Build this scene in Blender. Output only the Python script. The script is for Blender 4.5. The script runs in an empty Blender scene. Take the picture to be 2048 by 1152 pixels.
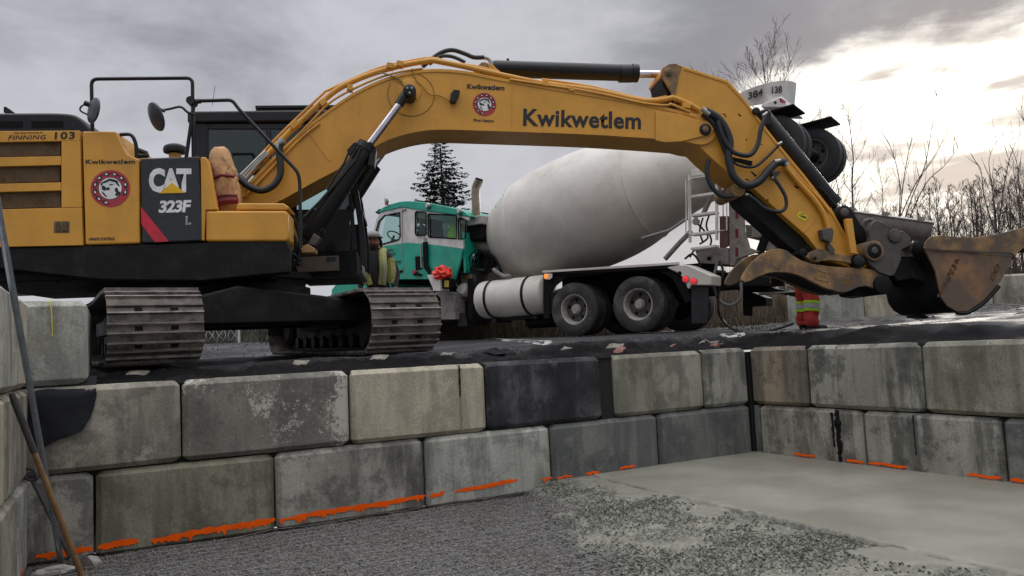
import bpy, bmesh, math, random
import numpy as np
from mathutils import Vector, Matrix, noise as mn
random.seed(7)
rng = np.random.default_rng(7)
SC = bpy.context.scene
COL = SC.collection
PI = math.pi
rad = math.radians

# ---------------------------------------------------------------- camera
CAMP = Vector((-7.44, -7.74, 1.65))
YAW, PIT, ROL, FPX = .476, .0755, -.048, 1552.0
FW = Vector((math.sin(YAW)*math.cos(PIT), math.cos(YAW)*math.cos(PIT), math.sin(PIT)))
_R = Vector((math.cos(YAW), -math.sin(YAW), 0)); _U = _R.cross(FW)
RT = _R*math.cos(ROL)+_U*math.sin(ROL); UP = _U*math.cos(ROL)-_R*math.sin(ROL)
cd = bpy.data.cameras.new('camera'); cam = bpy.data.objects.new('camera', cd); COL.objects.link(cam)
cd.sensor_width = 36; cd.lens = FPX/2048*36; cd.clip_start = .05; cd.clip_end = 2000
M3 = Matrix((RT, UP, -FW)).transposed(); M = M3.to_4x4(); M.translation = CAMP
cam.matrix_world = M; SC.camera = cam

def ray(u, v):
    """direction, in the place, of what the photograph shows at (u, v): used to survey real positions"""
    return FW + RT*((u-1024)/FPX) - UP*((v-576)/FPX)
def at_depth(u, v, d): return CAMP + ray(u, v)*d
def on_z(u, v, z):
    r = ray(u, v); return CAMP + r*((z-CAMP.z)/r.z)

# ---------------------------------------------------------------- world, sun, exposure
vs = SC.view_settings
vs.view_transform = 'Standard'; vs.look = 'None'; vs.gamma = 1; vs.use_curve_mapping = False; vs.exposure = 0.3
SC.display_settings.display_device = 'sRGB'
SUN = ray(1900, 215).normalized()
W = bpy.data.worlds.new('World'); SC.world = W; W.use_nodes = True
def world():
    nt = W.node_tree; N = nt.nodes; L = nt.links; N.clear()
    def nd(t, **k):
        n = N.new(t)
        for a, b in k.items(): setattr(n, a, b)
        return n
    def mth(op, a, b=None, c=None, clamp=False):
        n = nd('ShaderNodeMath', operation=op, use_clamp=clamp)
        for i, x in enumerate((a, b, c)):
            if x is None: continue
            if isinstance(x, (int, float)): n.inputs[i].default_value = x
            else: L.new(x, n.inputs[i])
        return n.outputs[0]
    def ss(x, a, b):
        n = nd('ShaderNodeMapRange', interpolation_type='SMOOTHSTEP')
        L.new(x, n.inputs[0]); n.inputs[1].default_value = a; n.inputs[2].default_value = b
        return n.outputs[0]
    def mix(f, a, b):
        n = nd('ShaderNodeMix', data_type='RGBA')
        for s, x in ((n.inputs[0], f), (n.inputs[6], a), (n.inputs[7], b)):
            if isinstance(x, tuple): s.default_value = (*x, 1)
            elif isinstance(x, (int, float)): s.default_value = x
            else: L.new(x, s)
        return n.outputs[2]
    tc = nd('ShaderNodeTexCoord'); g = tc.outputs['Generated']
    def noise(scale, det=5, sx=1, sy=1, sz=1, rough=.55, dist=0):
        mp = nd('ShaderNodeMapping'); L.new(g, mp.inputs[0]); mp.inputs['Scale'].default_value = (sx, sy, sz)
        n = nd('ShaderNodeTexNoise'); L.new(mp.outputs[0], n.inputs['Vector'])
        n.inputs['Scale'].default_value = scale; n.inputs['Detail'].default_value = det
        n.inputs['Roughness'].default_value = rough; n.inputs['Distortion'].default_value = dist
        return n.outputs[0]
    sep = nd('ShaderNodeSeparateXYZ'); L.new(g, sep.inputs[0]); z = sep.outputs[2]
    dt = nd('ShaderNodeVectorMath', operation='DOT_PRODUCT'); L.new(g, dt.inputs[0]); dt.inputs[1].default_value = SUN
    sd = dt.outputs['Value']
    sky = nd('ShaderNodeTexSky', sky_type='NISHITA', sun_disc=False)
    sky.sun_elevation = math.asin(SUN.z); sky.sun_rotation = math.atan2(SUN.x, SUN.y); sky.air_density = 1.5; sky.dust_density = 3
    # cloud deck: cool grey with soft billows, warmer and brighter towards the veiled sun
    n1 = noise(1.7, 5, 1, 1, 2.6, .5, .25); n2 = noise(4.4, 6, 1, 1, 2.2, .58, .35); n3 = noise(11, 5, 1, 1, 1.8, .6, .3)
    def lobe(v, a, b):
        d = nd('ShaderNodeVectorMath', operation='DOT_PRODUCT'); L.new(g, d.inputs[0]); d.inputs[1].default_value = v.normalized(); return ss(d.outputs['Value'], a, b)
    nn = mth('ADD', mth('ADD', mth('MULTIPLY', n1, .40), mth('MULTIPLY', n2, .42)), mth('MULTIPLY', n3, .18))
    nn = mth('ADD', nn, mth('MULTIPLY', lobe(ray(960, 10), .955, .999), .09))
    nn = mth('SUBTRACT', nn, mth('MULTIPLY', lobe(ray(1650, -40), .93, .995), .13))
    grey = mix(ss(nn, .33, .67), (2.0, 2.1, 2.5), (4.7, 4.75, 5.15))
    # azimuth from the veiled sun; the cloud deck ends in a ragged edge some 18 degrees up, brighter gap below
    hv = nd('ShaderNodeVectorMath', operation='MULTIPLY'); L.new(g, hv.inputs[0]); hv.inputs[1].default_value = (1, 1, 0)
    hn = nd('ShaderNodeVectorMath', operation='NORMALIZE'); L.new(hv.outputs[0], hn.inputs[0])
    sx, sy = SUN.x/math.hypot(SUN.x, SUN.y), SUN.y/math.hypot(SUN.x, SUN.y)
    hd = nd('ShaderNodeVectorMath', operation='DOT_PRODUCT'); L.new(hn.outputs[0], hd.inputs[0]); hd.inputs[1].default_value = (sx, sy, 0)
    azm = ss(mth('ADD', hd.outputs['Value'], mth('MULTIPLY', mth('SUBTRACT', n2, .5), .06)), .958, .992)
    zz_ = mth('ADD', mth('ADD', z, mth('MULTIPLY', mth('SUBTRACT', n2, .5), -.16)), mth('MULTIPLY', mth('SUBTRACT', n3, .5), -.07))
    low = mth('SUBTRACT', 1, ss(zz_, .265, .325))
    gap = mix(ss(n2, .36, .60), (8.2, 7.9, 7.4), (12.5, 12.1, 11.2))
    rim = mth('SUBTRACT', ss(z, .15, .26), .35)
    gap = mix(mth('MULTIPLY', mth('SUBTRACT', 1, ss(z, .03, .20)), .55), gap, (6.4, 6.1, 6.0))
    streak = ss(mth('ADD', noise(3.6, 5, 1, 1, 5.5, .55, .3), mth('MULTIPLY', mth('MULTIPLY', ss(z, .10, .16), mth('SUBTRACT', 1, ss(z, .20, .25))), .10)), .53, .64)
    gap = mix(mth('MULTIPLY', streak, .9), gap, (3.9, 3.75, 3.9))
    c = mix(mth('MULTIPLY', azm, low), grey, gap)
    hz = mth('SUBTRACT', 1, ss(z, 0.0, .26))
    c = mix(mth('MULTIPLY', mth('MULTIPLY', hz, .6), mth('SUBTRACT', 1, azm)), c, (5.3, 5.3, 5.6))
    # a thick overcast is brightest overhead
    c = mix(ss(z, .45, .95), c, (18, 18, 18.6))
    c = mix(.972, sky.outputs[0], c)
    bg = nd('ShaderNodeBackground'); L.new(c, bg.inputs[0]); bg.inputs[1].default_value = .1
    out = nd('ShaderNodeOutputWorld'); L.new(bg.outputs[0], out.inputs[0])
world()
sl = bpy.data.lights.new('sun', 'SUN'); sl.energy = .9; sl.angle = rad(14); sl.color = (1, .93, .84)
so = bpy.data.objects.new('sun', sl); COL.objects.link(so)
so.rotation_euler = SUN.to_track_quat('Z', 'Y').to_euler()

# ---------------------------------------------------------------- helpers: materials
def lin(r, g=None, b=None):
    if g is None: r, g, b = r
    f = lambda c: (c/255/12.92) if c/255 <= .04045 else ((c/255+.055)/1.055)**2.4
    return (f(r), f(g), f(b))
MATS = {}
class NT:
    def __init__(s, name):
        s.m = bpy.data.materials.new(name); s.m.use_nodes = True; s.t = s.m.node_tree
        s.N = s.t.nodes; s.L = s.t.links; s.b = s.N['Principled BSDF']
        s.geo = s.N.new('ShaderNodeNewGeometry'); s.tc = s.N.new('ShaderNodeTexCoord')
    def put(s, sock, x):
        if isinstance(x, (tuple, list)): sock.default_value = (*x, 1) if len(x) == 3 and len(sock.default_value) == 4 else x
        elif isinstance(x, (int, float)): sock.default_value = (x, x, x, 1) if sock.type == 'RGBA' else x
        else: s.L.new(x, sock)
    def math(s, op, a, b=0.0, clamp=False):
        n = s.N.new('ShaderNodeMath'); n.operation = op; n.use_clamp = clamp
        s.put(n.inputs[0], a); s.put(n.inputs[1], b); return n.outputs[0]
    def ss(s, x, a, b, lo=0.0, hi=1.0):
        n = s.N.new('ShaderNodeMapRange'); n.interpolation_type = 'SMOOTHSTEP'; s.put(n.inputs[0], x)
        n.inputs[1].default_value = a; n.inputs[2].default_value = b; n.inputs[3].default_value = lo; n.inputs[4].default_value = hi
        return n.outputs[0]
    def mix(s, f, a, b, mode='MIX'):
        n = s.N.new('ShaderNodeMix'); n.data_type = 'RGBA'; n.blend_type = mode
        s.put(n.inputs[0], f); s.put(n.inputs[6], a); s.put(n.inputs[7], b); return n.outputs[2]
    def noise(s, scale, det=4, stretch=(1, 1, 1), off=(0, 0, 0), rough=.55, coord=None, dist=0.0):
        mp = s.N.new('ShaderNodeMapping'); s.L.new(coord or s.geo.outputs['Position'], mp.inputs[0])
        mp.inputs['Scale'].default_value = stretch; mp.inputs['Location'].default_value = off
        n = s.N.new('ShaderNodeTexNoise'); s.L.new(mp.outputs[0], n.inputs['Vector'])
        n.inputs['Scale'].default_value = scale; n.inputs['Detail'].default_value = det; n.inputs['Roughness'].default_value = rough
        n.inputs['Distortion'].default_value = dist
        return n.outputs[0]
    def vor(s, scale, feature='F1', coord=None, out=0):
        n = s.N.new('ShaderNodeTexVoronoi'); n.feature = feature; s.L.new(coord or s.geo.outputs['Position'], n.inputs['Vector'])
        n.inputs['Scale'].default_value = scale; return n.outputs[out]
    def bump(s, h, strength=.3, dist=.01, prev=None):
        n = s.N.new('ShaderNodeBump'); n.inputs['Strength'].default_value = strength; n.inputs['Distance'].default_value = dist
        s.put(n.inputs['Height'], h)
        if prev: s.L.new(prev, n.inputs['Normal'])
        s.L.new(n.outputs[0], s.b.inputs['Normal']); return n.outputs[0]
    def set(s, **k):
        for a, x in k.items():
            s.put(s.b.inputs[{'color': 'Base Color', 'rough': 'Roughness', 'metal': 'Metallic', 'spec': 'Specular IOR Level', 'trans': 'Transmission Weight', 'coat': 'Coat Weight', 'alpha': 'Alpha', 'emit': 'Emission Color', 'emits': 'Emission Strength'}[a]], x)
def mat(name, col, rough=.5, metal=0., dirt=None, dirtamt=.35, scale=3., bump=.0, bscale=60, spec=.5, coat=0., streak=False, var=.12, lo=.45, hi=.7):
    if name in MATS: return MATS[name]
    n = NT(name); c = col
    v = n.noise(scale*2.3, 4, off=(3, 1, 7))
    c = n.mix(n.ss(v, .3, .7), tuple(x*(1-var) for x in col), tuple(min(1, x*(1+var)) for x in col))
    r = rough
    if dirt:
        st = (1, 1, .22) if streak else (1, 1, 1)
        d = n.noise(scale, 8, st, rough=.62); f = n.math('MULTIPLY', n.ss(d, lo, hi), dirtamt)
        d2 = n.ss(n.noise(scale*9, 4), .55, .75); f = n.math('ADD', f, n.math('MULTIPLY', d2, dirtamt*.35), True)
        c = n.mix(f, c, dirt); r = n.math('ADD', rough, n.math('MULTIPLY', f, .35), True)
    n.set(color=c, rough=r, metal=metal, spec=spec, coat=coat)
    if bump: n.bump(n.noise(bscale, 5), bump, .01)
    MATS[name] = n.m; return n.m
YEL = (.67, .325, .042)
M_yel = mat('machine_yellow_paint', YEL, .38, dirt=(.16, .085, .035), dirtamt=.24, scale=1.5, streak=True, var=.06, bump=.03, bscale=4)
M_yelw = mat('worn_muddy_yellow_paint', (.37, .21, .075), .6, dirt=(.115, .088, .068), dirtamt=.95, scale=2.6, bump=.35, bscale=25, lo=.34, hi=.60)
M_rust = mat('bucket_scraped_rusty_paint', (.30, .15, .06), .6, dirt=(.13, .098, .075), dirtamt=.95, scale=1.9, bump=.35, bscale=20, lo=.33, hi=.58)
M_blk = mat('black_machine_paint', (.007, .0075, .0095), .38, dirt=(.03, .03, .032), dirtamt=.3, scale=3, spec=.4)
M_blkd = mat('black_grimy_steel', (.006, .006, .0065), .6, dirt=(.034, .031, .029), dirtamt=.75, scale=3.0, bump=.4, bscale=30, spec=.25, lo=.48, hi=.7)
M_dark = mat('dark_recess_steel', (.006, .006, .007), .8, spec=.2)
M_steel = mat('worn_track_steel', (.075, .066, .06), .5, .3, dirt=(.20, .17, .145), dirtamt=1.0, scale=5.5, bump=.8, bscale=30, lo=.44, hi=.60)
M_grey = mat('muddy_grey_steel', (.10, .088, .078), .6, .2, dirt=(.05, .042, .036), dirtamt=.7, scale=5, bump=.4, bscale=30)
M_chrome = mat('polished_cylinder_rod', (.6, .56, .6), .16, 1.)
M_zinc = mat('zinc_fitting', (.4, .4, .38), .4, .8)
M_hose = mat('black_hydraulic_hose', (.018, .02, .024), .5, bump=.2, bscale=120)
M_sticker = mat('black_vinyl_lettering', (.012, .012, .014), .45)
M_white = mat('white_vinyl', (.75, .75, .74), .4)
M_red = mat('red_vinyl', (.55, .02, .045), .4)
M_emred = mat('emblem_red', (.42, .035, .05), .45)
M_decyel = mat('decal_yellow', (.75, .42, .01), .4)
M_warn = mat('warning_sticker_yellow', (.72, .6, .02), .5, dirt=(.1, .08, .04), dirtamt=.3, scale=20)
M_mesh = mat('brown_grille_mesh', (.10, .055, .02), .7, dirt=(.05, .03, .012), dirtamt=.7, scale=6)
M_panel = mat('black_side_panel', (.018, .021, .026), .35, dirt=(.12, .12, .12), dirtamt=.12, scale=14)
M_mirror = mat('mirror_back_grey', (.045, .05, .06), .35)
M_burlap = mat('crumpled_brown_paper_cover', (.62, .36, .17), .8, dirt=(.26, .08, .04), dirtamt=.6, scale=7, bump=1.0, bscale=14)
M_strap = mat('dark_red_strap', (.17, .01, .02), .7, bump=.5, bscale=60)
M_cream = mat('dusty_white_drum_paint', (.68, .65, .60), .5, dirt=(.42, .39, .34), dirtamt=.55, scale=1.1, var=.04, lo=.40, hi=.72, bump=.03, bscale=3)
M_twhite = mat('truck_white_paint', (.70, .68, .65), .4, dirt=(.30, .26, .22), dirtamt=.4, scale=2.5, streak=True)
M_teal = mat('truck_teal_paint', (.005, .38, .255), .32, dirt=(.02, .16, .12), dirtamt=.3, scale=2, streak=True, coat=.3)
M_tgrey = mat('dusty_grey_frame', (.27, .25, .235), .6, dirt=(.13, .11, .1), dirtamt=.6, scale=5)
M_alu = mat('dull_aluminium', (.45, .44, .42), .38, .7, dirt=(.25, .22, .18), dirtamt=.4, scale=4)
M_tyre = mat('dusty_tyre_rubber', (.032, .032, .034), .85, dirt=(.14, .135, .13), dirtamt=.7, scale=3.5, bump=.3, bscale=40)
M_tyrec = mat('clean_tyre_rubber', (.016, .017, .02), .7, dirt=(.06, .06, .065), dirtamt=.4, scale=5, bump=.2, bscale=40)
M_rim = mat('dusty_wheel_rim', (.40, .375, .35), .55, .2, dirt=(.16, .14, .12), dirtamt=.6, scale=6)
M_rimd = mat('dark_rim_dish', (.07, .066, .062), .6, dirt=(.2, .18, .17), dirtamt=.4, scale=12)
M_orange = mat('spray_paint_orange', (1.0, .115, .006), .9, var=.12, spec=.1)
M_orsoft = mat('orange_red_plastic', (.85, .05, .03), .5)
M_galv = mat('galvanised_pipe', (.34, .38, .43), .3, .85, dirt=(.2, .2, .2), dirtamt=.4, scale=8)
M_wood = mat('worn_wooden_handle', (.24, .135, .055), .65, dirt=(.09, .055, .03), dirtamt=.7, scale=9, bump=.4, bscale=60)
M_tape = mat('grey_handle_grip', (.045, .042, .042), .75, dirt=(.1, .09, .08), dirtamt=.5, scale=20, bump=.4, bscale=60)
M_felt = mat('black_geotextile', (.008, .009, .012), .9, dirt=(.02, .024, .032), dirtamt=.8, scale=5, bump=.4, bscale=14)
M_stone = mat('pale_limestone', (.36, .345, .32), .85, dirt=(.2, .19, .17), dirtamt=.6, scale=12, bump=.6, bscale=30)
M_bark = mat('bare_twig_bark', (.065, .05, .042), .9, var=.3)
M_barkd = mat('dark_thicket_bark', (.05, .036, .028), .9, var=.3)
M_fir = mat('conifer_needles', (.022, .036, .026), .8, var=.4)
M_skin = mat('skin', (.45, .22, .15), .6)
M_beard = mat('brown_beard', (.06, .03, .018), .9)
M_hood = mat('charcoal_hoodie_cloth', (.022, .022, .026), .9, bump=.4, bscale=30)
M_vest = mat('dull_yellow_hi_vis_cloth', (.35, .36, .12), .8, dirt=(.1, .1, .05), dirtamt=.6, scale=9)
M_lime = mat('lime_hi_vis_cloth', (.30, .62, .01), .8)
M_reflect = mat('silver_reflective_tape', (.30, .31, .30), .45)
M_redcloth = mat('red_work_trousers', (.36, .028, .022), .85, dirt=(.16, .03, .025), dirtamt=.6, scale=6, bump=.7, bscale=14)
M_boot = mat('black_boot_leather', (.02, .018, .018), .6)
M_hat = mat('grey_hard_hat', (.17, .17, .18), .35)
M_amber = mat('amber_lens', (.75, .16, .01), .25); M_redl = mat('red_lens', (.5, .01, .012), .2)
def lamp_mat(name, c, s):
    n = NT(name); n.set(color=c, rough=.3, emit=c, emits=s); return n.m
M_redlit = lamp_mat('lit_red_tail_lamp', (.8, .03, .05), .45); M_amblit = lamp_mat('lit_amber_marker_lamp', (1, .2, .02), 1.1)
def glass_mat(name, tint, a=.45):
    n = NT(name)
    tr = n.N.new('ShaderNodeBsdfTransparent'); tr.inputs[0].default_value = (*tint, 1)
    gl = n.N.new('ShaderNodeBsdfGlossy'); gl.inputs['Roughness'].default_value = .04; gl.inputs[0].default_value = (.8, .85, .85, 1)
    fr_ = n.N.new('ShaderNodeLayerWeight'); fr_.inputs[0].default_value = .3
    mx = n.N.new('ShaderNodeMixShader'); n.L.new(n.math('ADD', n.math('MULTIPLY', n.math('POWER', fr_.outputs['Facing'], 3.0), .5), .05), mx.inputs[0]); n.L.new(tr.outputs[0], mx.inputs[1]); n.L.new(gl.outputs[0], mx.inputs[2])
    n.L.new(mx.outputs[0], n.N['Material Output'].inputs[0]); return n.m
M_glass = glass_mat('tinted_cab_glass', (.86, .95, .95)); M_tglass = glass_mat('truck_window_glass', (.84, .93, .91))
M_lens = mat('clear_lamp_lens', (.6, .6, .6), .15, .6)

def concrete(name, base, stain, light, seed, moss=0., dark_amt=.6, spot=0.):
    n = NT(name); o = (seed*3.1, seed*1.7, seed*.9)
    big = n.noise(1.5, 6, (1, 1, .8), o, .6)
    st = n.noise(3.6, 6, (1, 1, .17), (o[1], o[0], 2), .62)
    c = n.mix(n.ss(big, .35, .68), base, light)
    c = n.mix(n.math('MULTIPLY', n.ss(st, .45, .60), dark_amt), c, stain)
    blotch = n.noise(2.6, 9, off=(o[2], 4, o[0]), rough=.72)
    c = n.mix(n.math('MULTIPLY', n.ss(blotch, .49, .60), dark_amt*.75), c, tuple(x*.72 for x in stain))
    run = n.noise(9, 5, (1, 1, .05), (o[0], o[2], 5), .7); c = n.mix(n.math('MULTIPLY', n.ss(run, .56, .68), dark_amt*.3), c, tuple(x*.55 for x in stain))
    lt = n.noise(3.3, 9, (1, 1, .7), (o[1], o[1], 3), .75); c = n.mix(n.math('MULTIPLY', n.ss(lt, .56, .68), .55), c, tuple(min(.6, x*1.25) for x in light))
    if moss:
        ms = n.noise(1.8, 6, (1, 1, .35), (o[1], 9, o[2]), .65)
        c = n.mix(n.math('MULTIPLY', n.ss(ms, .45, .7), moss), c, (.085, .095, .035))
    fine = n.noise(48, 5, rough=.7)
    c = n.mix(.5, c, n.mix(n.ss(fine, .32, .68), (.5, .5, .5), (1.1, 1.1, 1.1)), 'MULTIPLY')
    # pits and worn pale flecks
    if spot:
        sp = n.ss(n.math('ADD', n.math('MULTIPLY', n.noise(26, 9, off=o, rough=.85), .55), n.math('MULTIPLY', n.noise(2.3, 4, (1, 1, .55), (7.3, o[0], 1)), .75)), .675, .71)
        c = n.mix(n.math('MULTIPLY', sp, spot), c, (.52, .5, .44))
    pit = n.vor(19); pm = n.ss(pit, .05, .17, 1, 0); pm = n.math('MULTIPLY', pm, n.ss(n.noise(4, 4, off=o), .47, .58))
    c = n.mix(n.math('MULTIPLY', pm, .7), c, (.03, .03, .03))
    n.set(color=c, rough=n.ss(st, .4, .7, .88, .6), spec=.35)
    h = n.math('ADD', n.math('MULTIPLY', fine, .35), n.math('MULTIPLY', n.noise(9, 6, rough=.7), .8))
    h = n.math('SUBTRACT', h, n.math('MULTIPLY', pm, .8))
    n.bump(h, .55, .006)
    return n.m

# ---------------------------------------------------------------- helpers: meshes and objects
class MB:
    """collects vertices and faces of one mesh"""
    def __init__(s): s.v = []; s.f = []; s.mi = []; s.cur = 0
    def add(s, vs, fs):
        o = len(s.v); s.v += [tuple(p) for p in vs]; s.f += [tuple(i+o for i in f) for f in fs]; s.mi += [s.cur]*len(fs); return s
    def box(s, c, d, R=None):
        x, y, z = d[0]/2, d[1]/2, d[2]/2
        P = [Vector(p) for p in ((-x, -y, -z), (x, -y, -z), (x, y, -z), (-x, y, -z), (-x, -y, z), (x, -y, z), (x, y, z), (-x, y, z))]
        if R: P = [R @ p for p in P]
        c = Vector(c)
        return s.add([p+c for p in P], [(0, 3, 2, 1), (4, 5, 6, 7), (0, 1, 5, 4), (1, 2, 6, 5), (2, 3, 7, 6), (3, 0, 4, 7)])
    def bb(s, x0, x1, y0, y1, z0, z1): return s.box(((x0+x1)/2, (y0+y1)/2, (z0+z1)/2), (abs(x1-x0), abs(y1-y0), abs(z1-z0)))
    def prism(s, poly, y0, y1):
        """poly: (x, z) outline, extruded along y"""
        a = sum(p[0]*q[1]-q[0]*p[1] for p, q in zip(poly, poly[1:]+poly[:1]))
        if (a > 0) == (y1 > y0): poly = poly[::-1]
        n = len(poly); V_ = [(p[0], y0, p[1]) for p in poly]+[(p[0], y1, p[1]) for p in poly]
        F_ = [tuple(range(n))[::-1], tuple(range(n, 2*n))]+[(i, (i+1) % n, n+(i+1) % n, n+i) for i in range(n)]
        return s.add(V_, F_)
    def slab(s, poly, z0, z1):
        """poly: (x, y) outline, extruded up"""
        n = len(poly); V_ = [(p[0], p[1], z0) for p in poly]+[(p[0], p[1], z1) for p in poly]
        return s.add(V_, [tuple(range(n))[::-1], tuple(range(n, 2*n))]+[(i, (i+1) % n, n+(i+1) % n, n+i) for i in range(n)])
    def tube(s, pts, r, n=8, caps=True, closed=False):
        pts = [Vector(p) for p in pts]; m = len(pts); rs = r if isinstance(r, (list, tuple)) else [r]*m
        t0 = (pts[1]-pts[0]).normalized(); up = Vector((0, 0, 1)) if abs(t0.z) < .9 else Vector((1, 0, 0))
        a = t0.cross(up).normalized(); V_ = []
        for i, p in enumerate(pts):
            t = (pts[min(i+1, m-1)]-pts[max(i-1, 0)])
            if t.length < 1e-9: t = t0
            t.normalize(); a = (a-t*a.dot(t)).normalized(); b = t.cross(a)
            for k in range(n):
                q = 2*PI*k/n; V_.append(p+(a*math.cos(q)+b*math.sin(q))*rs[i])
        F_ = [(i*n+k, i*n+(k+1) % n, (i+1)*n+(k+1) % n, (i+1)*n+k) for i in range(m-1) for k in range(n)]
        if caps: F_ += [tuple(range(n))[::-1], tuple((m-1)*n+k for k in range(n))]
        return s.add(V_, F_)
    def lathe(s, prof, c, axis, n=24, caps=True):
        """prof: (t along axis, radius)"""
        c = Vector(c); t = Vector(axis).normalized(); up = Vector((0, 0, 1)) if abs(t.z) < .9 else Vector((1, 0, 0))
        a = t.cross(up).normalized(); b = t.cross(a); V_ = []
        for (h, r) in prof:
            for k in range(n):
                q = 2*PI*k/n; V_.append(c+t*h+(a*math.cos(q)+b*math.sin(q))*max(r, 1e-4))
        m = len(prof); F_ = [(i*n+k, (i+1)*n+k, (i+1)*n+(k+1) % n, i*n+(k+1) % n) for i in range(m-1) for k in range(n)]
        if caps: F_ += [tuple(range(n)), tuple((m-1)*n+k for k in range(n))[::-1]]
        return s.add(V_, F_)
    def cyl(s, p0, p1, r, n=20):
        p0 = Vector(p0); p1 = Vector(p1); return s.lathe([(0, r), ((p1-p0).length, r)], p0, p1-p0, n)
    def ico(s, c, r, jit=.25, squash=(1, 1, 1), sub=1):
        bm = bmesh.new(); bmesh.ops.create_icosphere(bm, subdivisions=sub, radius=1)
        c = Vector(c); vs_ = []
        for v in bm.verts:
            k = r*(1+random.uniform(-jit, jit)); vs_.append(c+Vector((v.co.x*squash[0], v.co.y*squash[1], v.co.z*squash[2]))*k)
        fs_ = [tuple(v.index for v in f.verts) for f in bm.faces]; bm.free(); return s.add(vs_, fs_)
    def mesh(s, name, mats, ang=35, fix=True):
        me = bpy.data.meshes.new(name); me.from_pydata(s.v, [], s.f)
        for m_ in (mats if isinstance(mats, (list, tuple)) else [mats]): me.materials.append(m_)
        if any(s.mi): me.polygons.foreach_set('material_index', s.mi)
        me.validate(); me.update()
        if fix and len(s.v) < 60000:
            bm = bmesh.new(); bm.from_mesh(me); bmesh.ops.recalc_face_normals(bm, faces=bm.faces); bm.to_mesh(me); bm.free()
        me.shade_smooth()
        if ang < 180: me.set_sharp_from_angle(angle=rad(ang))
        return me
def link(name, me, parent=None, **props):
    o = bpy.data.objects.new(name, me); COL.objects.link(o)
    if parent: o.parent = parent
    for k, x in props.items(): o[k] = x
    return o
def obj(name, mb, m, parent=None, bev=0., ang=35, fix=True, seg=2, **props):
    o = link(name, mb.mesh(name, m, ang, fix), parent, **props)
    if bev:
        b = o.modifiers.new('bevel', 'BEVEL'); b.width = bev; b.segments = seg; b.limit_method = 'ANGLE'; b.angle_limit = rad(40); b.harden_normals = True
    return o
def root(name, label, cat, loc=(0, 0, 0), rz=0., group=None):
    o = bpy.data.objects.new(name, None); COL.objects.link(o); o.location = loc; o.rotation_euler = (0, 0, rz)
    o.empty_display_size = .2; o['label'] = label; o['category'] = cat
    if group: o['group'] = group
    return o
def tag(o, label, cat, group=None):
    o['label'] = label; o['category'] = cat
    if group: o['group'] = group
    return o
class Fr:
    """a machine's own axes; px() gives the (x, z) in its plane y of what the photograph shows at (u, v)"""
    def __init__(s, o, deg):
        s.o = Vector(o); s.a = rad(deg); s.X = Vector((math.cos(s.a), math.sin(s.a), 0)); s.Y = Vector((-math.sin(s.a), math.cos(s.a), 0))
    def px(s, u, v, y):
        d = ray(u, v); t = (y-(CAMP-s.o).dot(s.Y))/d.dot(s.Y); p = CAMP+d*t-s.o
        return (p.dot(s.X), p.z)
    def P(s, pts, y): return [s.px(u, v, y) for u, v in pts]
    def P3(s, pts, y):
        out = []
        for q in pts:
            yy = q[2] if len(q) > 2 else y; x, z = s.px(q[0], q[1], yy); out.append(Vector((x, yy, z)))
        return out
def Zm(ox, oy, s): return lambda *pts: [(ox+p[0]/s, oy+p[1]/s, *p[2:]) for p in pts]
def smooth(pts, k=5, closed=False):
    """Catmull-Rom through the points"""
    pts = [Vector(p) for p in pts]; n = len(pts); out = []
    rngi = range(n if closed else n-1)
    for i in rngi:
        g = (lambda j: pts[j % n]) if closed else (lambda j: pts[max(0, min(n-1, j))])
        a, b, c, d = g(i-1), g(i), g(i+1), g(i+2)
        for q in range(k):
            t = q/k; out.append(.5*((2*b)+(c-a)*t+(2*a-5*b+4*c-d)*t*t+(3*b-a-3*c+d)*t**3))
    if not closed: out.append(pts[-1])
    return out
def sm2(pts, k=4): return [(p.x, p.y) for p in smooth([(a, b, 0) for a, b in pts], k)]
def text_mesh(s, bold=.02, sp=1.0):
    cu = bpy.data.curves.new('lettering', 'FONT'); cu.body = s; cu.size = 1; cu.offset = bold; cu.space_character = sp; cu.resolution_u = 3
    o = bpy.data.objects.new('lettering', cu); COL.objects.link(o)
    dg = bpy.context.evaluated_depsgraph_get(); me = bpy.data.meshes.new_from_object(o.evaluated_get(dg))
    bpy.data.objects.remove(o); bpy.data.curves.remove(cu); return me
def lettering(s, fr, box, y, m, parent, side=-1, bold=.02, shear=0., sp=1.0, off=.004, flip=False):
    """flat print on plane y: box = bottom-left, bottom-right, top-left as seen in the photograph"""
    me = text_mesh(s, bold, sp); xs = [v.co.x for v in me.vertices]; ys = [v.co.y for v in me.vertices]
    x0, x1, y0, y1 = min(xs), max(xs), min(ys), max(ys); yy = y+side*off
    p00, p10, p01 = [Vector((*fr.px(u, v, yy), 0)) for u, v in box]
    for v in me.vertices:
        a = (v.co.x-x0)/(x1-x0); b = (v.co.y-y0)/(y1-y0); a += shear*b
        q = p00+(p10-p00)*a+(p01-p00)*b; v.co = (q.x, yy, q.y)
    me.materials.clear(); me.materials.append(m); return link('lettering', me, parent)
def decal(name, fr, poly, y, m, parent, side=-1, off=.004, th=.002, **k):
    mb = MB().prism(fr.P(poly, y+side*off), y+side*off, y+side*(off-th)); return obj(name, mb, m, parent, fix=True, **k)

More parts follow.
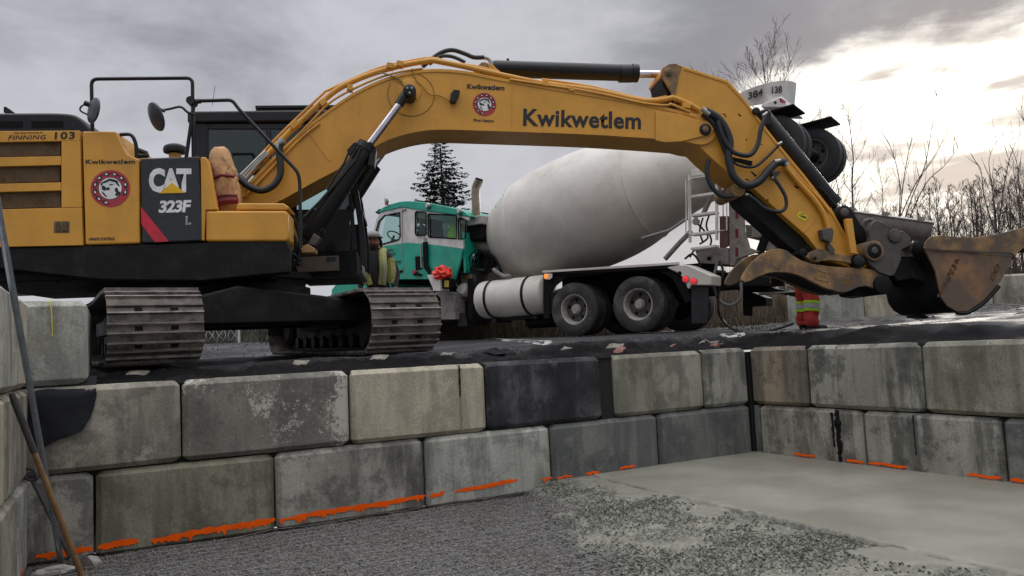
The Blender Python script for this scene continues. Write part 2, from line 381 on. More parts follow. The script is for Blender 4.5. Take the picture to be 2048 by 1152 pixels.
# numpy value noise for terrain
_T = rng.random((256, 256))
def vnoise(x, y):
    xi = np.floor(x).astype(int); yi = np.floor(y).astype(int); fx = x-xi; fy = y-yi
    fx = fx*fx*(3-2*fx); fy = fy*fy*(3-2*fy); g = lambda a, b: _T[a & 255, b & 255]
    return (g(xi, yi)*(1-fx)+g(xi+1, yi)*fx)*(1-fy)+(g(xi, yi+1)*(1-fx)+g(xi+1, yi+1)*fx)*fy
def fbm(x, y, o=4):
    s = 0; a = .5
    for i in range(o): s = s+a*vnoise(x+i*17.3, y+i*5.1); x = x*2.03; y = y*2.03; a *= .5
    return s
def sstep(x, a, b):
    t = np.clip((x-a)/(b-a), 0, 1); return t*t*(3-2*t)
# ================================================================= THE SETTING
CTRL = np.array([(-7.5, .8, 1.585), (-4.5, .7, 1.61), (-5.5, 5.2, 1.68), (-8, 5.5, 1.68), (1.9, 5.2, 1.80), (.3, 3.8, 1.76), (-.6, 9.8, 1.86), (-3.5, 4.7, 1.72), (1.35, .1, 1.66),
                 (2.9, 1.3, 1.70), (5.9, 2.9, 1.90), (10.7, 3.1, 2.08), (-5.7, 8.5, 2.0), (-9, 12, 2.05), (0, 15, 2.15), (1, -5, 1.60), (5, -4, 1.68), (9, -4, 1.9), (14, 9, 2.15), (-12, .8, 1.58), (-12, -6, 1.58)])
def ground_z(x, y):
    x = np.asarray(x, float); y = np.asarray(y, float)
    d2 = (x[..., None]-CTRL[:, 0])**2+(y[..., None]-CTRL[:, 1])**2
    w = 1/(d2+.6)**1.6
    z = (w*CTRL[:, 2]).sum(-1)/w.sum(-1)
    far = sstep(np.hypot(x, y), 16, 40); return z*(1-far)+2.15*far
def gz(x, y): return float(ground_z(np.array([x]), np.array([y]))[0])
A2 = .048                                  # the right wall stands a little off square
W2X, W2Y = math.sin(A2), -math.cos(A2)
WX3 = -8.09
HB = .748
def edge_dist(x, y):
    """how far behind the pit's wall faces"""
    e1 = y; e2 = (x - 0)*math.cos(A2) - (-y)*math.sin(A2); e3 = WX3 - x
    return np.maximum(np.maximum(e1, e2), e3)
def deck_z(x, y):
    h = ground_z(x, y); e = edge_dist(x, y)
    n = fbm(x*2.2+9, y*2.2+3, 4); t = sstep(e+(n-.5)*.45, .02, .62)
    z = 1.475+(h-1.475)*t
    rough = (1-sstep(e, .5, 1.3))
    z = z+rough*((fbm(x*6, y*6, 4)-.47)*.10+(fbm(x*25, y*25, 2)-.36)*.018)*sstep(e, .0, .12)
    z = z+(1-rough)*(fbm(x*.8+4, y*.8, 3)-.45)*.03*sstep(np.hypot(x-2, y-4), 0, 6)
    dirt = sstep(x, 3.2, 5)*sstep(e, 1.2, 2.2); z = z+dirt*((fbm(x*3, y*3, 4)-.45)*.09)
    return np.where(e < .07, np.minimum(z, 1.46), z)
def grid(name, xs, ys, zf, m, drop=None, **props):
    X, Y = np.meshgrid(xs, ys, indexing='xy'); Z = zf(X, Y); nx, ny = len(xs), len(ys)
    co = np.stack([X, Y, Z], -1).reshape(-1, 3)
    i = np.arange((nx-1)*(ny-1)); r = i//(nx-1); c = i % (nx-1); a = r*nx+c
    F_ = np.stack([a, a+1, a+nx+1, a+nx], 1)
    if drop is not None:
        cx = co[F_].mean(1); F_ = F_[~drop(cx[:, 0], cx[:, 1])]
    me = bpy.data.meshes.new(name); me.vertices.add(len(co)); me.vertices.foreach_set('co', co.ravel())
    me.loops.add(len(F_)*4); me.loops.foreach_set('vertex_index', F_.ravel()); me.polygons.add(len(F_))
    me.polygons.foreach_set('loop_start', np.arange(0, len(F_)*4, 4)); me.update(calc_edges=True); me.validate()
    me.materials.append(m); me.shade_smooth(); return link(name, me, **props)
def asphalt():
    n = NT('worn_asphalt_and_dirt'); P = n.geo.outputs['Position']
    sp = n.N.new('ShaderNodeSeparateXYZ'); n.L.new(P, sp.inputs[0]); x, y = sp.outputs[0], sp.outputs[1]
    f = n.noise(90, 4, rough=.7); mid = n.noise(1.6, 6, (1, 1, 1), (3, 3, 3), .6); st = n.noise(1.1, 6, (.5, 2.4, 1), (1, 2, 3), .6)
    c = n.mix(n.ss(f, .35, .7), (.009, .009, .010), (.028, .028, .031))
    at = n.N.new('ShaderNodeAttribute'); at.attribute_name = 'berm'; bm2 = at.outputs['Fac']; dust = n.math('MULTIPLY', n.math('MULTIPLY', n.ss(st, .5, .72), .55), n.math('SUBTRACT', 1.0, bm2)); c = n.mix(dust, c, (.085, .085, .09))
    wob = n.math('MULTIPLY', n.math('SUBTRACT', mid, .5), 3.0)
    c = n.mix(n.math('MULTIPLY', bm2, .8), c, (.006, .006, .0065)); far = n.ss(n.math('ADD', x, wob), 3.0, 5.4); far2 = n.ss(n.math('ADD', y, wob), 7.5, 12)
    lo = n.math('MULTIPLY', far, n.ss(n.math('ADD', y, n.math('MULTIPLY', wob, .3)), .9, 1.7)); dirt = n.math('MAXIMUM', lo, far2)
    dc = n.mix(n.ss(n.noise(5, 7, rough=.7), .4, .62), (.055, .053, .052), (.14, .134, .13)); dc = n.mix(n.ss(f, .5, .7), dc, (.05, .047, .045))
    c = n.mix(n.math('MULTIPLY', dirt, .95), c, dc)
    rgh = n.math('ADD', n.ss(mid, .38, .62, .52, .80), n.math('MULTIPLY', dirt, .5), True)
    n.set(color=c, rough=rgh, spec=n.math('MULTIPLY', n.math('SUBTRACT', .38, n.math('MULTIPLY', dirt, .33)), n.math('SUBTRACT', 1.0, n.math('MULTIPLY', bm2, .85))))
    n.bump(n.math('ADD', n.math('MULTIPLY', f, .6), n.noise(25, 4)), .4, .006); return n.m
M_asph = asphalt()
def frange(a, b, s): return list(np.arange(a, b, s))
def grow(a, b, s0, k):
    out = [a]; s = s0
    while out[-1] < b: out.append(out[-1]+s); s *= k
    return out
xs_near = frange(-9.5, 5, .035)
left = [-v for v in grow(9.55, 500, .1, 1.25)][::-1]
inpit = lambda x, y: edge_dist(x, y) < .035
g1 = grid('asphalt_ground', np.array(left+xs_near+grow(5, 600, .1, 1.12)), np.array(frange(-.05, 1.6, .03)+grow(1.6, 700, .06, 1.08)), deck_z, M_asph, inpit, kind='structure')
g2 = grid('ground_behind_right_wall', np.array(frange(-.05, 1.3, .035)+grow(1.3, 600, .08, 1.15)), np.array([-v for v in grow(.05, 300, .035, 1.022)][::-1]), deck_z, M_asph, inpit, kind='structure')
g3 = grid('ground_behind_left_wall', np.array([-v for v in grow(8.05, 500, .06, 1.2)][::-1]), np.array([-v for v in grow(.05, 300, .08, 1.12)][::-1]), lambda x, y: np.minimum(deck_z(x, y), 1.47), M_asph, inpit, kind='structure')

for g_ in (g1, g2, g3):
    co = np.empty(len(g_.data.vertices)*3, np.float32); g_.data.vertices.foreach_get('co', co); co = co.reshape(-1, 3)
    a_ = g_.data.attributes.new('berm', 'FLOAT', 'POINT'); a_.data.foreach_set('value', (1-sstep(edge_dist(co[:, 0], co[:, 1])+(fbm(co[:, 0]*2.2, co[:, 1]*2.2, 4)-.47)*.6, .45, .7)).astype(np.float32))
# pit floor: smooth wet slab, rough fresh concrete, bare gravel
def rough_mask(x, y):
    """1 where fresh unfloated concrete lies"""
    n = (fbm(x*1.3+3, y*1.3+8, 4)-.47)*1.5
    # from the strip by the slab out to the ragged front of the pour
    fx = -3.35-.33*np.clip(-y, 0, 9)-.02*y
    return sstep(x-fx+n, -.28, .22)
EDGE_X = -2.53
def pit_z(x, y):
    m = rough_mask(x, y)
    grav = .012+(fbm(x*1.1, y*1.1, 3)-.47)*.03+(fbm(x*38, y*38, 2)-.4)*.022
    clod = np.abs(fbm(x*7+3, y*7+1, 5)-.47)*.26+(fbm(x*22, y*22, 3)-.42)*.11
    dip = sstep(fbm(x*.9+7, y*1.2+2, 3), .42, .6)
    body = .075+clod*(.45+.75*dip)-.025*dip
    z = grav*(1-m)+(np.maximum(grav, body))*m
    e = EDGE_X+(fbm(x*0+3, y*1.5, 3)-.47)*.10
    s = sstep(x, e-.04, e+.02)
    nb = fbm(x*2.1+5, y*1.7+2, 4)-.47; near = sstep(x+nb*1.6, e-.17, e-.04)*(1-s); z = z*(1-near*.92)+(.124)*near*.92
    groove = np.exp(-((x-e+.03)/.02)**2)*.035*sstep(fbm(x*2, y*6, 2), .3, .42)
    flat = .133+(fbm(x*1.2, y*1.2, 3)-.47)*.006
    z = z*(1-s)+flat*s-groove
    wall = sstep(y, -.55, -.05)*sstep(x, -3.3, -2.9); z = z*(1-wall)+np.maximum(z, .128)*wall
    return z
def pit_mat():
    n = NT('fresh_concrete_and_gravel')
    at = n.N.new('ShaderNodeAttribute'); at.attribute_name = 'pour'; m = at.outputs['Fac']
    a2 = n.N.new('ShaderNodeAttribute'); a2.attribute_name = 'slab'; s = a2.outputs['Fac']
    f = n.noise(70, 5, rough=.75); g = n.noise(22, 5, rough=.7); v = n.vor(38, out=1)
    gr = n.mix(n.ss(g, .35, .68), (.028, .028, .028), (.20, .195, .185)); gr = n.mix(.35, gr, n.mix(n.ss(v, 0.0, 1.0), (.3, .3, .3), (1.2, 1.2, 1.2)), 'MULTIPLY')
    rust = n.ss(n.noise(1.3, 5, off=(4, 2, 1)), .55, .72); gr = n.mix(n.math('MULTIPLY', rust, .16), gr, (.24, .13, .09))
    pz = n.N.new('ShaderNodeSeparateXYZ'); n.L.new(n.geo.outputs['Position'], pz.inputs[0])
    rc = n.mix(n.ss(n.noise(12, 6, rough=.72), .36, .62), (.15, .15, .12), (.255, .253, .205))
    crumb = n.math('MULTIPLY', n.ss(n.noise(34, 6, rough=.75), .44, .56), n.ss(n.noise(1.7, 7, (1, 1.3, 1), (5, 1, 0), .68), .42, .56)); rc = n.mix(n.math('MULTIPLY', crumb, .92), rc, (.028, .029, .027))
    sm = n.mix(n.ss(n.noise(.9, 5, (1, 1, 1), (8, 3, 0), .55), .35, .65), (.205, .203, .165), (.275, .27, .222)); sm = n.mix(n.math('MULTIPLY', n.ss(n.noise(30, 5, rough=.7), .45, .7), .25), sm, (.19, .185, .155))
    tw = n.noise(2.2, 5, (.35, 2.6, 1), (2, 2, 2), .6); sm = n.mix(n.math('MULTIPLY', n.ss(tw, .58, .66), .16), sm, (.16, .16, .14))
    c = n.mix(m, gr, rc); c = n.mix(s, c, sm); a3 = n.N.new('ShaderNodeAttribute'); a3.attribute_name = 'groove'; c = n.mix(n.math('MULTIPLY', a3.outputs['Fac'], .9), c, (.04, .04, .037))
    n.set(color=c, rough=n.mix(s, .75, n.ss(n.noise(1.4, 4), .35, .65, .33, .5)), spec=.45)
    h = n.math('MULTIPLY', n.math('ADD', f, g), n.math('SUBTRACT', 1.0, n.math('MULTIPLY', s, .86)))
    n.bump(h, .6, .008); return n.m
def attr(o, name, vals):
    a = o.data.attributes.new(name, 'FLOAT', 'POINT'); a.data.foreach_set('value', np.asarray(vals, np.float32))
xs = np.array(grow(-10.5, -8.6, .3, 1)+frange(-8.15, -2.3, .02)+frange(-2.3, 1.2, .06)); ys = np.array([-v for v in grow(5.3, 16, .05, 1.2)][::-1]+frange(-5.25, .2, .02))
pit = grid('pit_floor', xs, ys, pit_z, pit_mat(), None, kind='structure')
co = np.empty(len(pit.data.vertices)*3, np.float32); pit.data.vertices.foreach_get('co', co); co = co.reshape(-1, 3)
_gx = EDGE_X+(fbm(co[:, 0]*0+3, co[:, 1]*1.5, 3)-.47)*.10-.03
attr(pit, 'groove', np.exp(-((co[:, 0]-_gx)/.017)**2)*sstep(fbm(co[:, 0]*2, co[:, 1]*7, 3), .34, .46))
attr(pit, 'pour', rough_mask(co[:, 0], co[:, 1])*sstep(co[:, 2], .02, .07)); attr(pit, 'slab', np.maximum(sstep(co[:, 0], EDGE_X-.05, EDGE_X+.03), sstep(co[:, 0]+(fbm(co[:, 0]*2.1+5, co[:, 1]*1.7+2, 4)-.47)*1.6, EDGE_X-.17, EDGE_X-.04)*.85)*sstep(co[:, 2], .085, .12))

# loose stones over the bare part of the pit floor (nobody could count them)
def stones(name, n_, area, zf, rmin, rmax, m, keep=None, sink=.3, seed=3):
    r = np.random.default_rng(seed)
    base = np.array([(0, 0, 1), (.9, 0, .1), (.2, .85, -.1), (-.8, .4, .15), (-.6, -.75, 0), (.4, -.8, .1), (0, 0, -.8)])
    fc = np.array([(0, 1, 2), (0, 2, 3), (0, 3, 4), (0, 4, 5), (0, 5, 1), (6, 2, 1), (6, 3, 2), (6, 4, 3), (6, 5, 4), (6, 1, 5)])
    x = r.uniform(area[0], area[1], n_); y = r.uniform(area[2], area[3], n_)
    if keep is not None: k = keep(x, y, r); x = x[k]; y = y[k]
    n_ = len(x); z = zf(x, y); s = rmin+(rmax-rmin)*r.random(n_)**2.5
    q = r.normal(size=(n_, 3, 3)); q, _ = np.linalg.qr(q)
    v = base[None]*(1+r.uniform(-.3, .3, (n_, 7, 1)))*np.array([1, .85, .7]); v = np.einsum('nij,nkj->nki', q, v)*s[:, None, None]
    v[..., 2] *= .8; v += np.stack([x, y, z+s*(.5-sink)], 1)[:, None]
    F_ = (fc[None]+np.arange(n_)[:, None, None]*7).reshape(-1, 3)
    me = bpy.data.meshes.new(name); me.vertices.add(n_*7); me.vertices.foreach_set('co', v.astype(np.float32).ravel())
    me.loops.add(F_.size); me.loops.foreach_set('vertex_index', F_.ravel().astype(np.int32)); me.polygons.add(len(F_))
    me.polygons.foreach_set('loop_start', np.arange(0, F_.size, 3, dtype=np.int32)); me.update(calc_edges=True)
    me.materials.append(m); return link(name, me, kind='stuff')
def stone_mat(name, a, b, rough=.7):
    n = NT(name); r = n.geo.outputs['Random Per Island']
    n.set(color=n.mix(n.ss(n.noise(60, 3), .3, .7), n.mix(r, a, b), n.mix(n.math('FRACT', n.math('MULTIPLY', r, 7.7)), b, a)), rough=rough); return n.m
M_grav = stone_mat('crushed_grey_gravel', (.022, .021, .021), (.30, .285, .265)); M_wetc = stone_mat('cement_coated_aggregate', (.022, .023, .021), (.20, .198, .165))
M_crumb = stone_mat('asphalt_crumbs', (.004, .004, .005), (.022, .022, .024), .6)
gv = stones('gravel', 85000, (-8.1, -3.2, -5.5, .0), pit_z, .004, .017, M_grav, lambda x, y, r: rough_mask(x, y) < .55+.4*r.random(len(x)))
tag(gv, 'loose grey crushed gravel under the wire mesh at the pit bottom', 'gravel')
ag = stones('fresh_concrete_clods', 95000, (-6.5, -2.56, -5.6, -.02), pit_z, .004, .017, M_wetc, lambda x, y, r: (rough_mask(x, y) > .5) & (fbm(x*1.9+1, y*1.9, 4) > .36+.22*r.random(len(x))) & (x+(fbm(x*2.1+5, y*1.7+2, 4)-.47)*1.6 < EDGE_X-.07))
tag(ag, 'lumpy unfloated wet concrete beside the smooth slab', 'wet concrete')
cr = stones('asphalt_crumbs', 24000, (-9.0, 6, .06, 1.0), deck_z, .003, .010, M_crumb, lambda x, y, r: edge_dist(x, y) < .75+.3*r.random(len(x)))
tag(cr, 'loose black asphalt crumbs spilled along the top of the block wall', 'asphalt crumbs')
cr2 = stones('dirt_clods', 9000, (2.5, 16, .8, 9), deck_z, .008, .035, M_grav, lambda x, y, r: fbm(x*1.2, y*1.2, 3) > .44, seed=8)
tag(cr2, 'scattered grey stones and dirt on the yard behind the bucket', 'stones')
cr3 = stones('debris', 500, (-8, -4.0, 5.4, 8.6), deck_z, .008, .03, M_crumb, seed=9)
tag(cr3, 'dark clods on the pale ground in front of the wire fence', 'clods')

# welded wire mesh on chairs over the gravel
def wire_mesh():
    m = mat('rusty_reinforcing_wire', (.25, .24, .23), .5, .2, dirt=(.15, .09, .06), dirtamt=.9, scale=2.2)
    r = root('reinforcing_mesh', 'welded steel wire grid lying over the gravel in front of the wall', 'wire mesh')
    def lay(a, b, ph):
        a = Vector(a); b = Vector(b); L_ = (b-a).length; n = max(3, int(L_/.3)); pts = []
        for i in range(n+1):
            p = a.lerp(b, i/n); pts.append((p.x+random.uniform(-.004, .004), p.y+random.uniform(-.004, .004), .062+ph+.012*math.sin(i*1.3+p.x*3+p.y*2)+random.uniform(-.003, .003)))
        obj('wire', MB().tube(pts,   .0024, 4), m, r, ang=180, fix=False)
    for layer, (ang, sx, ph) in enumerate(((rad(3), 0, 0),)):
        c, s = math.cos(ang), math.sin(ang)
        def T(x, y): return (-6+c*(x+6)-s*(y+1), -1+s*(x+6)+c*(y+1), 0)
        k = 0
        for i in range(19):
            y = -2.95+sx+i*.155
            if y > -.12: break
            x1 = -3.55+.33*y*.9+random.uniform(-.1, .25); lay(T(-8.0 if layer == 0 else -7.6, y), T(x1 if layer == 0 else x1-.5, y+random.uniform(-.03, .03)), ph)
        for i in range(31):
            x = -7.95+sx+i*.155; y0 = -3.1; y1 = -.12
            if x > -4.6: y0 = max(y0, (x+3.75)/.30 if False else -3.1)
            if x > -3.9: break
            lay(T(x+random.uniform(-.02, .02), -3.1), T(x+random.uniform(-.02, .02), -.14 if layer == 0 else -.5), ph+.004)
wire_mesh()

# ---------------------------------------------------------------- block walls
CON = [concrete('concrete_warm_grey', (0.289, 0.267, 0.213), (0.123, 0.115, 0.097), (0.433, 0.405, 0.330), 1),
       concrete('concrete_speckled', (0.181, 0.173, 0.144), (0.109, 0.103, 0.091), (0.274, 0.260, 0.220), 2, spot=.85),
       concrete('concrete_light_tan', (0.449, 0.405, 0.302), (0.231, 0.209, 0.158), (0.549, 0.505, 0.385), 3, dark_amt=.45),
       concrete('concrete_black_stained', (0.027, 0.026, 0.032), (0.014, 0.014, 0.017), (0.142, 0.145, 0.152), 4, dark_amt=.8),
       concrete('concrete_olive', (0.246, 0.238, 0.186), (0.109, 0.106, 0.086), (0.347, 0.340, 0.275), 5, moss=.35),
       concrete('concrete_mossy', (0.253, 0.246, 0.180), (0.109, 0.103, 0.076), (0.333, 0.318, 0.241), 6, moss=.7),
       concrete('concrete_blotchy', (0.289, 0.282, 0.241), (0.093, 0.090, 0.082), (0.433, 0.418, 0.364), 7, moss=.15, dark_amt=.8),
       concrete('concrete_cool_light', (0.391, 0.390, 0.343), (0.174, 0.173, 0.151), (0.521, 0.513, 0.453), 8, dark_amt=.6),
       concrete('concrete_dark_slate', (0.151, 0.159, 0.144), (0.080, 0.082, 0.086), (0.216, 0.224, 0.198), 9, dark_amt=.6),
       concrete('concrete_streaky', (0.260, 0.253, 0.213), (0.101, 0.099, 0.086), (0.391, 0.382, 0.330), 10, dark_amt=.9),
       concrete('concrete_pitted', (0.289, 0.267, 0.220), (0.086, 0.079, 0.073), (0.418, 0.390, 0.323), 11, dark_amt=.7, spot=.3),
       concrete('concrete_brown_stain', (0.216, 0.188, 0.144), (0.109, 0.093, 0.076), (0.347, 0.289, 0.206), 12, dark_amt=.8)]
M_joint = mat('grimy_joint_filler', (.012, .012, .011), .9)
def block_mesh(L, D=.74, H=HB-.010, c=.045, notch=None, seed=0, side_notch=False):
    """precast block, front face at y=0 towards -y, x from 0 to L; chamfered, slightly uneven; notch = V groove in the face"""
    r = random.Random(seed); j = lambda a=.004: r.uniform(-a, a)
    out = [(c, 0), ]
    xs_ = [L*k/4 for k in (1, 2, 3)]
    for x in xs_: out.append((x, j(.003)))
    if notch:
        out = [p for p in out if abs(p[0]-notch) > .06]+[(notch-.018, 0), (notch, .022), (notch+.018, 0)]; out.sort()
    out.append((L-c, 0)); out += [(L, c), (L, D-c), (L-c, D), (c, D), (0, D-c), (0, c)]
    n = len(out); V_ = []; cx = L/2; cy = D/2
    for z, ins in ((0, c), (c, 0), (H*.5, 0), (H-c, 0), (H, c)):
        for (x, y) in out:
            V_.append((cx+(x-cx)*(1-2*ins/L)+j(.0025), cy+(y-cy)*(1-2*ins/D)+j(.0025), z+j(.0025)))
    F_ = [tuple(range(n))[::-1], tuple(4*n+k for k in range(n))]
    for q in range(4): F_ += [(q*n+k, q*n+(k+1) % n, (q+1)*n+(k+1) % n, (q+1)*n+k) for k in range(n)]
    mb = MB(); mb.add(V_, F_); return mb
def block(parent, p, rz, L, m, label=None, notch=None, seed=0, D=.74, H=HB-.010, **k):
    o = obj('concrete_block', block_mesh(L-.016, D=D, H=H, notch=notch, seed=seed), CON[m] if isinstance(m, int) else m, parent, bev=.007, ang=30)
    o.location = (p[0]+.006*math.cos(rz), p[1]+.006*math.sin(rz), p[2]+.003); o.rotation_euler = (random.uniform(-.004, .004), random.uniform(-.003, .003), rz)
    if label: o['label'] = label
    return o
def paint_line(parent, a, b, z0, z1, th0=.03, seed=1, y=-.0055, drips=.03):
    """ragged sprayed line on a block's face, in the block's own x and z"""
    r = random.Random(seed); n = max(6, int(abs(b-a)/.018)); top = []; bot = []
    for i in range(n+1):
        t = i/n; x = a+(b-a)*t; z = z0+(z1-z0)*t+.004*math.sin(t*9+seed)
        w = th0*1.12*(.35+.55*min(1, t*6, (1-t)*8))*(.75+.5*math.sin(t*23+seed)**2); dr = r.random()**9*drips*.9
        top.append((x, y, z+w*.5+r.uniform(-.003, .004))); bot.append((x, y, z-w*.5-r.uniform(0, .008)-dr))
    V_ = top+bot; V2 = [(p[0], p[1]+.0012, p[2]) for p in V_]; m_ = n+1; k = len(V_)
    F_ = [(i, i+1, m_+i+1, m_+i) for i in range(n)]+[(k+i, k+m_+i, k+m_+i+1, k+i+1) for i in range(n)]
    F_ += [(i, k+i, k+i+1, i+1) for i in range(n)]+[(m_+i, m_+i+1, k+m_+i+1, k+m_+i) for i in range(n)]
    return obj('paint_line', MB().add(V_+V2, F_), M_orange, parent, ang=20)
def streak(parent, x, w, z0, z1, seed=1, m=None, y=-.003):
    """black bitumen run with ragged sides on a block's face"""
    r = random.Random(seed); n = 22; A = []; B_ = []
    for i in range(n+1):
        t = i/n; z = z1+(z0-z1)*t; ww = w*(.35+.5*r.random()+.3*math.sin(t*7+seed)**2)*(1-t*.35); o_ = r.uniform(-.25, .25)*w
        A.append((x-ww/2+o_*.4, y, z)); B_.append((x+ww/2+o_*.4, y, z))
    k = n+1; V_ = A+B_; V2 = [(p[0], p[1]+.003, p[2]) for p in V_]; q = len(V_)
    F_ = [(i, i+1, k+i+1, k+i) for i in range(n)]+[(q+i, q+k+i, q+k+i+1, q+i+1) for i in range(n)]+[(i, q+i, q+i+1, i+1) for i in range(n)]+[(k+i, k+i+1, q+k+i+1, q+k+i) for i in range(n)]
    return obj('tar_streak', MB().add(V_+V2, F_), m or M_dark, parent, ang=180)
w1 = root('back_retaining_wall', 'long two course retaining wall of big precast concrete blocks below the excavator', 'block wall')
U1 = [(0, .756, 9, None), (.756, 2.138, 4, None), (2.304, 3.821, 3, None), (3.821, 5.334, 2, 1.19), (5.334, 6.893, 1, None), (6.893, 8.45, 0, None)]
for i, (a, b, m, nt) in enumerate(U1):
    o = block(w1, (-b, 0, HB), 0, b-a, m, notch=nt, seed=i+1)
    if m == 3: o['label'] = 'block stained nearly black'
    if m == 2: o['label'] = 'pale tan block'; streak(o, 1.19, .022, .40, .735, 4)
    if m == 1: o['label'] = 'block covered in pale speckles'
L1 = [(0, 1.52, 8), (1.52, 3.04, 8), (3.04, 4.56, 7), (4.56, 6.08, 6), (6.08, 7.6, 5), (7.6, 8.5, 6)]
LB = []
for i, (a, b, m) in enumerate(L1): LB.append(block(w1, (-b, 0, 0), 0, b-a, m, seed=20+i))
LB[4]['label'] = 'mossy green block'
pl = lambda i, x0, x1, z0, z1, **k: paint_line(LB[i], x0+L1[i][1], x1+L1[i][1], z0, z1, **k)
pl(5, -8.04, -7.62, .095, .10, th0=.035, seed=2); pl(4, -7.585, -7.27, .10, .115, th0=.045, seed=3); pl(4, -7.17, -6.10, .095, .13, th0=.045, seed=4, drips=.05)
pl(3, -6.06, -4.58, .115, .145, th0=.04, seed=5, drips=.05); pl(2, -4.54, -4.37, .14, .155, th0=.03, seed=6); pl(2, -4.25, -3.5, .15, .185, th0=.035, seed=7, drips=.008)
pl(2, -3.2, -3.06, .15, .155, th0=.02, seed=8); pl(1, -3.0, -2.8, .15, .15, th0=.018, seed=9); pl(1, -2.62, -2.44, .15, .155, th0=.02, seed=10); pl(1, -2.15, -1.93, .155, .165, th0=.022, seed=11)
# rubble core seen through the wide joint and the corner joint
obj('joint_fill', MB().bb(-2.31, -2.13, .06, .7, .02, 1.47).bb(-8.4, .7, .09, .6, HB-.05, HB+.05), M_joint, w1)

w2 = root('right_retaining_wall', 'two course concrete block wall closing the pit on the right', 'block wall', rz=-(PI/2-A2))
w2.rotation_euler.z = math.atan2(W2Y, W2X)
# local x runs along the wall towards the camera, the face looks to local -y
U2 = [(.0, .91, 11, None), (.91, 2.38, 9, .43), (2.38, 3.90, 4, None), (3.90, 5.42, 10, None), (5.42, 6.94, 6, None)]
for i, (a, b, m, nt) in enumerate(U2): block(w2, (a, 0, HB), 0, b-a, m, notch=nt, seed=40+i)
L2 = [(.10, 1.62, 10), (1.62, 3.14, 9), (3.14, 4.66, 8), (4.66, 6.18, 6)]; RB = []
for i, (a, b, m) in enumerate(L2): RB.append(block(w2, (a, 0, 0), 0, b-a, m, seed=50+i))
RB[0]['label'] = 'pitted block with black tar running down it'
streak(RB[0], 1.20, .10, .12, .73, 3); streak(RB[0], 1.13, .05, .30, .70, 7); streak(RB[1], .62, .03, .3, .72, 8, m=MATS['grimy_joint_filler'])
for j, x0, x1 in ((0, .62-.1, .95-.1), (0, 1.38-.1, 1.60-.1), (1, 1.66-1.62, 2.13-1.62), (1, 2.76-1.62, 3.10-1.62), (2, .04, .17)):
    paint_line(RB[j], x0, x1, .165, .162, th0=.024, seed=60+int(x0*30), drips=.004)
obj('corner_infill', MB().bb(.004, .098, .035, .6, 0, .735), CON[8], w2, bev=.01); obj('joint_fill', MB().bb(0, 6.9, .09, .6, HB-.05, HB+.05), M_joint, w2)

w3 = root('left_retaining_wall', 'tall concrete block wall at the left picture edge running towards the camera', 'block wall', loc=(WX3, 0, 0))
w3.rotation_euler.z = PI/2
# local x = world +y (0 at the corner, negative towards the camera), face (local -y) looks to world +x
for c_, js in enumerate(((0, -.75, -2.27, -3.79, -5.3), (0, -1.52, -3.04, -4.56, -6.08), (0, -.68, -2.2, -3.72, -5.2))):
    for i in range(4):
        block(w3, (js[i+1], 0, c_*HB), 0, js[i]-js[i+1], (7, 0, 2)[(c_+i) % 3], seed=70+c_*5+i)
obj('joint_fill', MB().bb(-5.3, -.05, .1, .6, .1, 2.2), M_joint, w3)
paint_line(w3.children[0], .05, .3, .03, .10, th0=.03, seed=77)

ob = obj('concrete_block', block_mesh(.62, D=1.5, H=.735, c=.05, seed=90), CON[7], None, bev=.008)
ob.location = (-8.27, .03, 1.505); tag(ob, 'single grey concrete block set endwise on the wall beside the excavator track', 'concrete block')
yl = obj('string', MB().tube([(-7.93, 1.3, 2.25), (-7.935, .6, 2.25), (-7.93, .1, 2.248), (-7.925, .03, 2.22), (-7.915, .018, 2.12), (-7.91, .018, 1.98), (-7.912, .018, 1.93)], .004, 6), mat('yellow_string', (.65, .6, .05), .7), None)
tag(yl, 'thin yellow string line hanging over the endwise concrete block', 'string')
# low wall of loose blocks across the yard
fw = root('far_block_wall', 'low row of pale concrete blocks on the far side of the yard', 'block wall')
p0 = on_z(1560, 625, 1.98); a_ = at_depth(1600, 624, 17.5); b_ = at_depth(2090, 603, 17.8)
a_.z = b_.z = 0; dv = (b_-a_); LW = dv.length; dv.normalize(); rz_ = math.atan2(dv.y, dv.x); k = 0; t = 0.
while t < LW+5:
    q = a_+dv*t; block(fw, (q.x, q.y, gz(q.x, q.y)-.05), rz_, 1.52, (7, 2, 7, 0)[k % 4], seed=100+k); k += 1; t += 1.52
# ================================================================= EXCAVATOR
EO = (-5.785, 2.9, 1.66)
E_ = Fr(EO, -20)
EX = root('crawler_excavator', 'big yellow and black crawler excavator with its boom stretched to the right', 'excavator', EO, rad(-20))
YS = -1.42                                   # the plane of the house's right side
def epoly(name, pts, y0, y1, m, bev=.012, parent=EX, **k):
    return obj(name, MB().prism(E_.P(pts, y0), y0, y1), m, parent, bev=bev, **k)
z1 = Zm(0, 120, 2.504); z2 = Zm(360, 180, 2.504); z4 = Zm(640, 60, 2.926); z5 = Zm(1280, 100, 3.032); z6 = Zm(1340, 320, 3.03); z7 = Zm(1430, 400, 3.314)

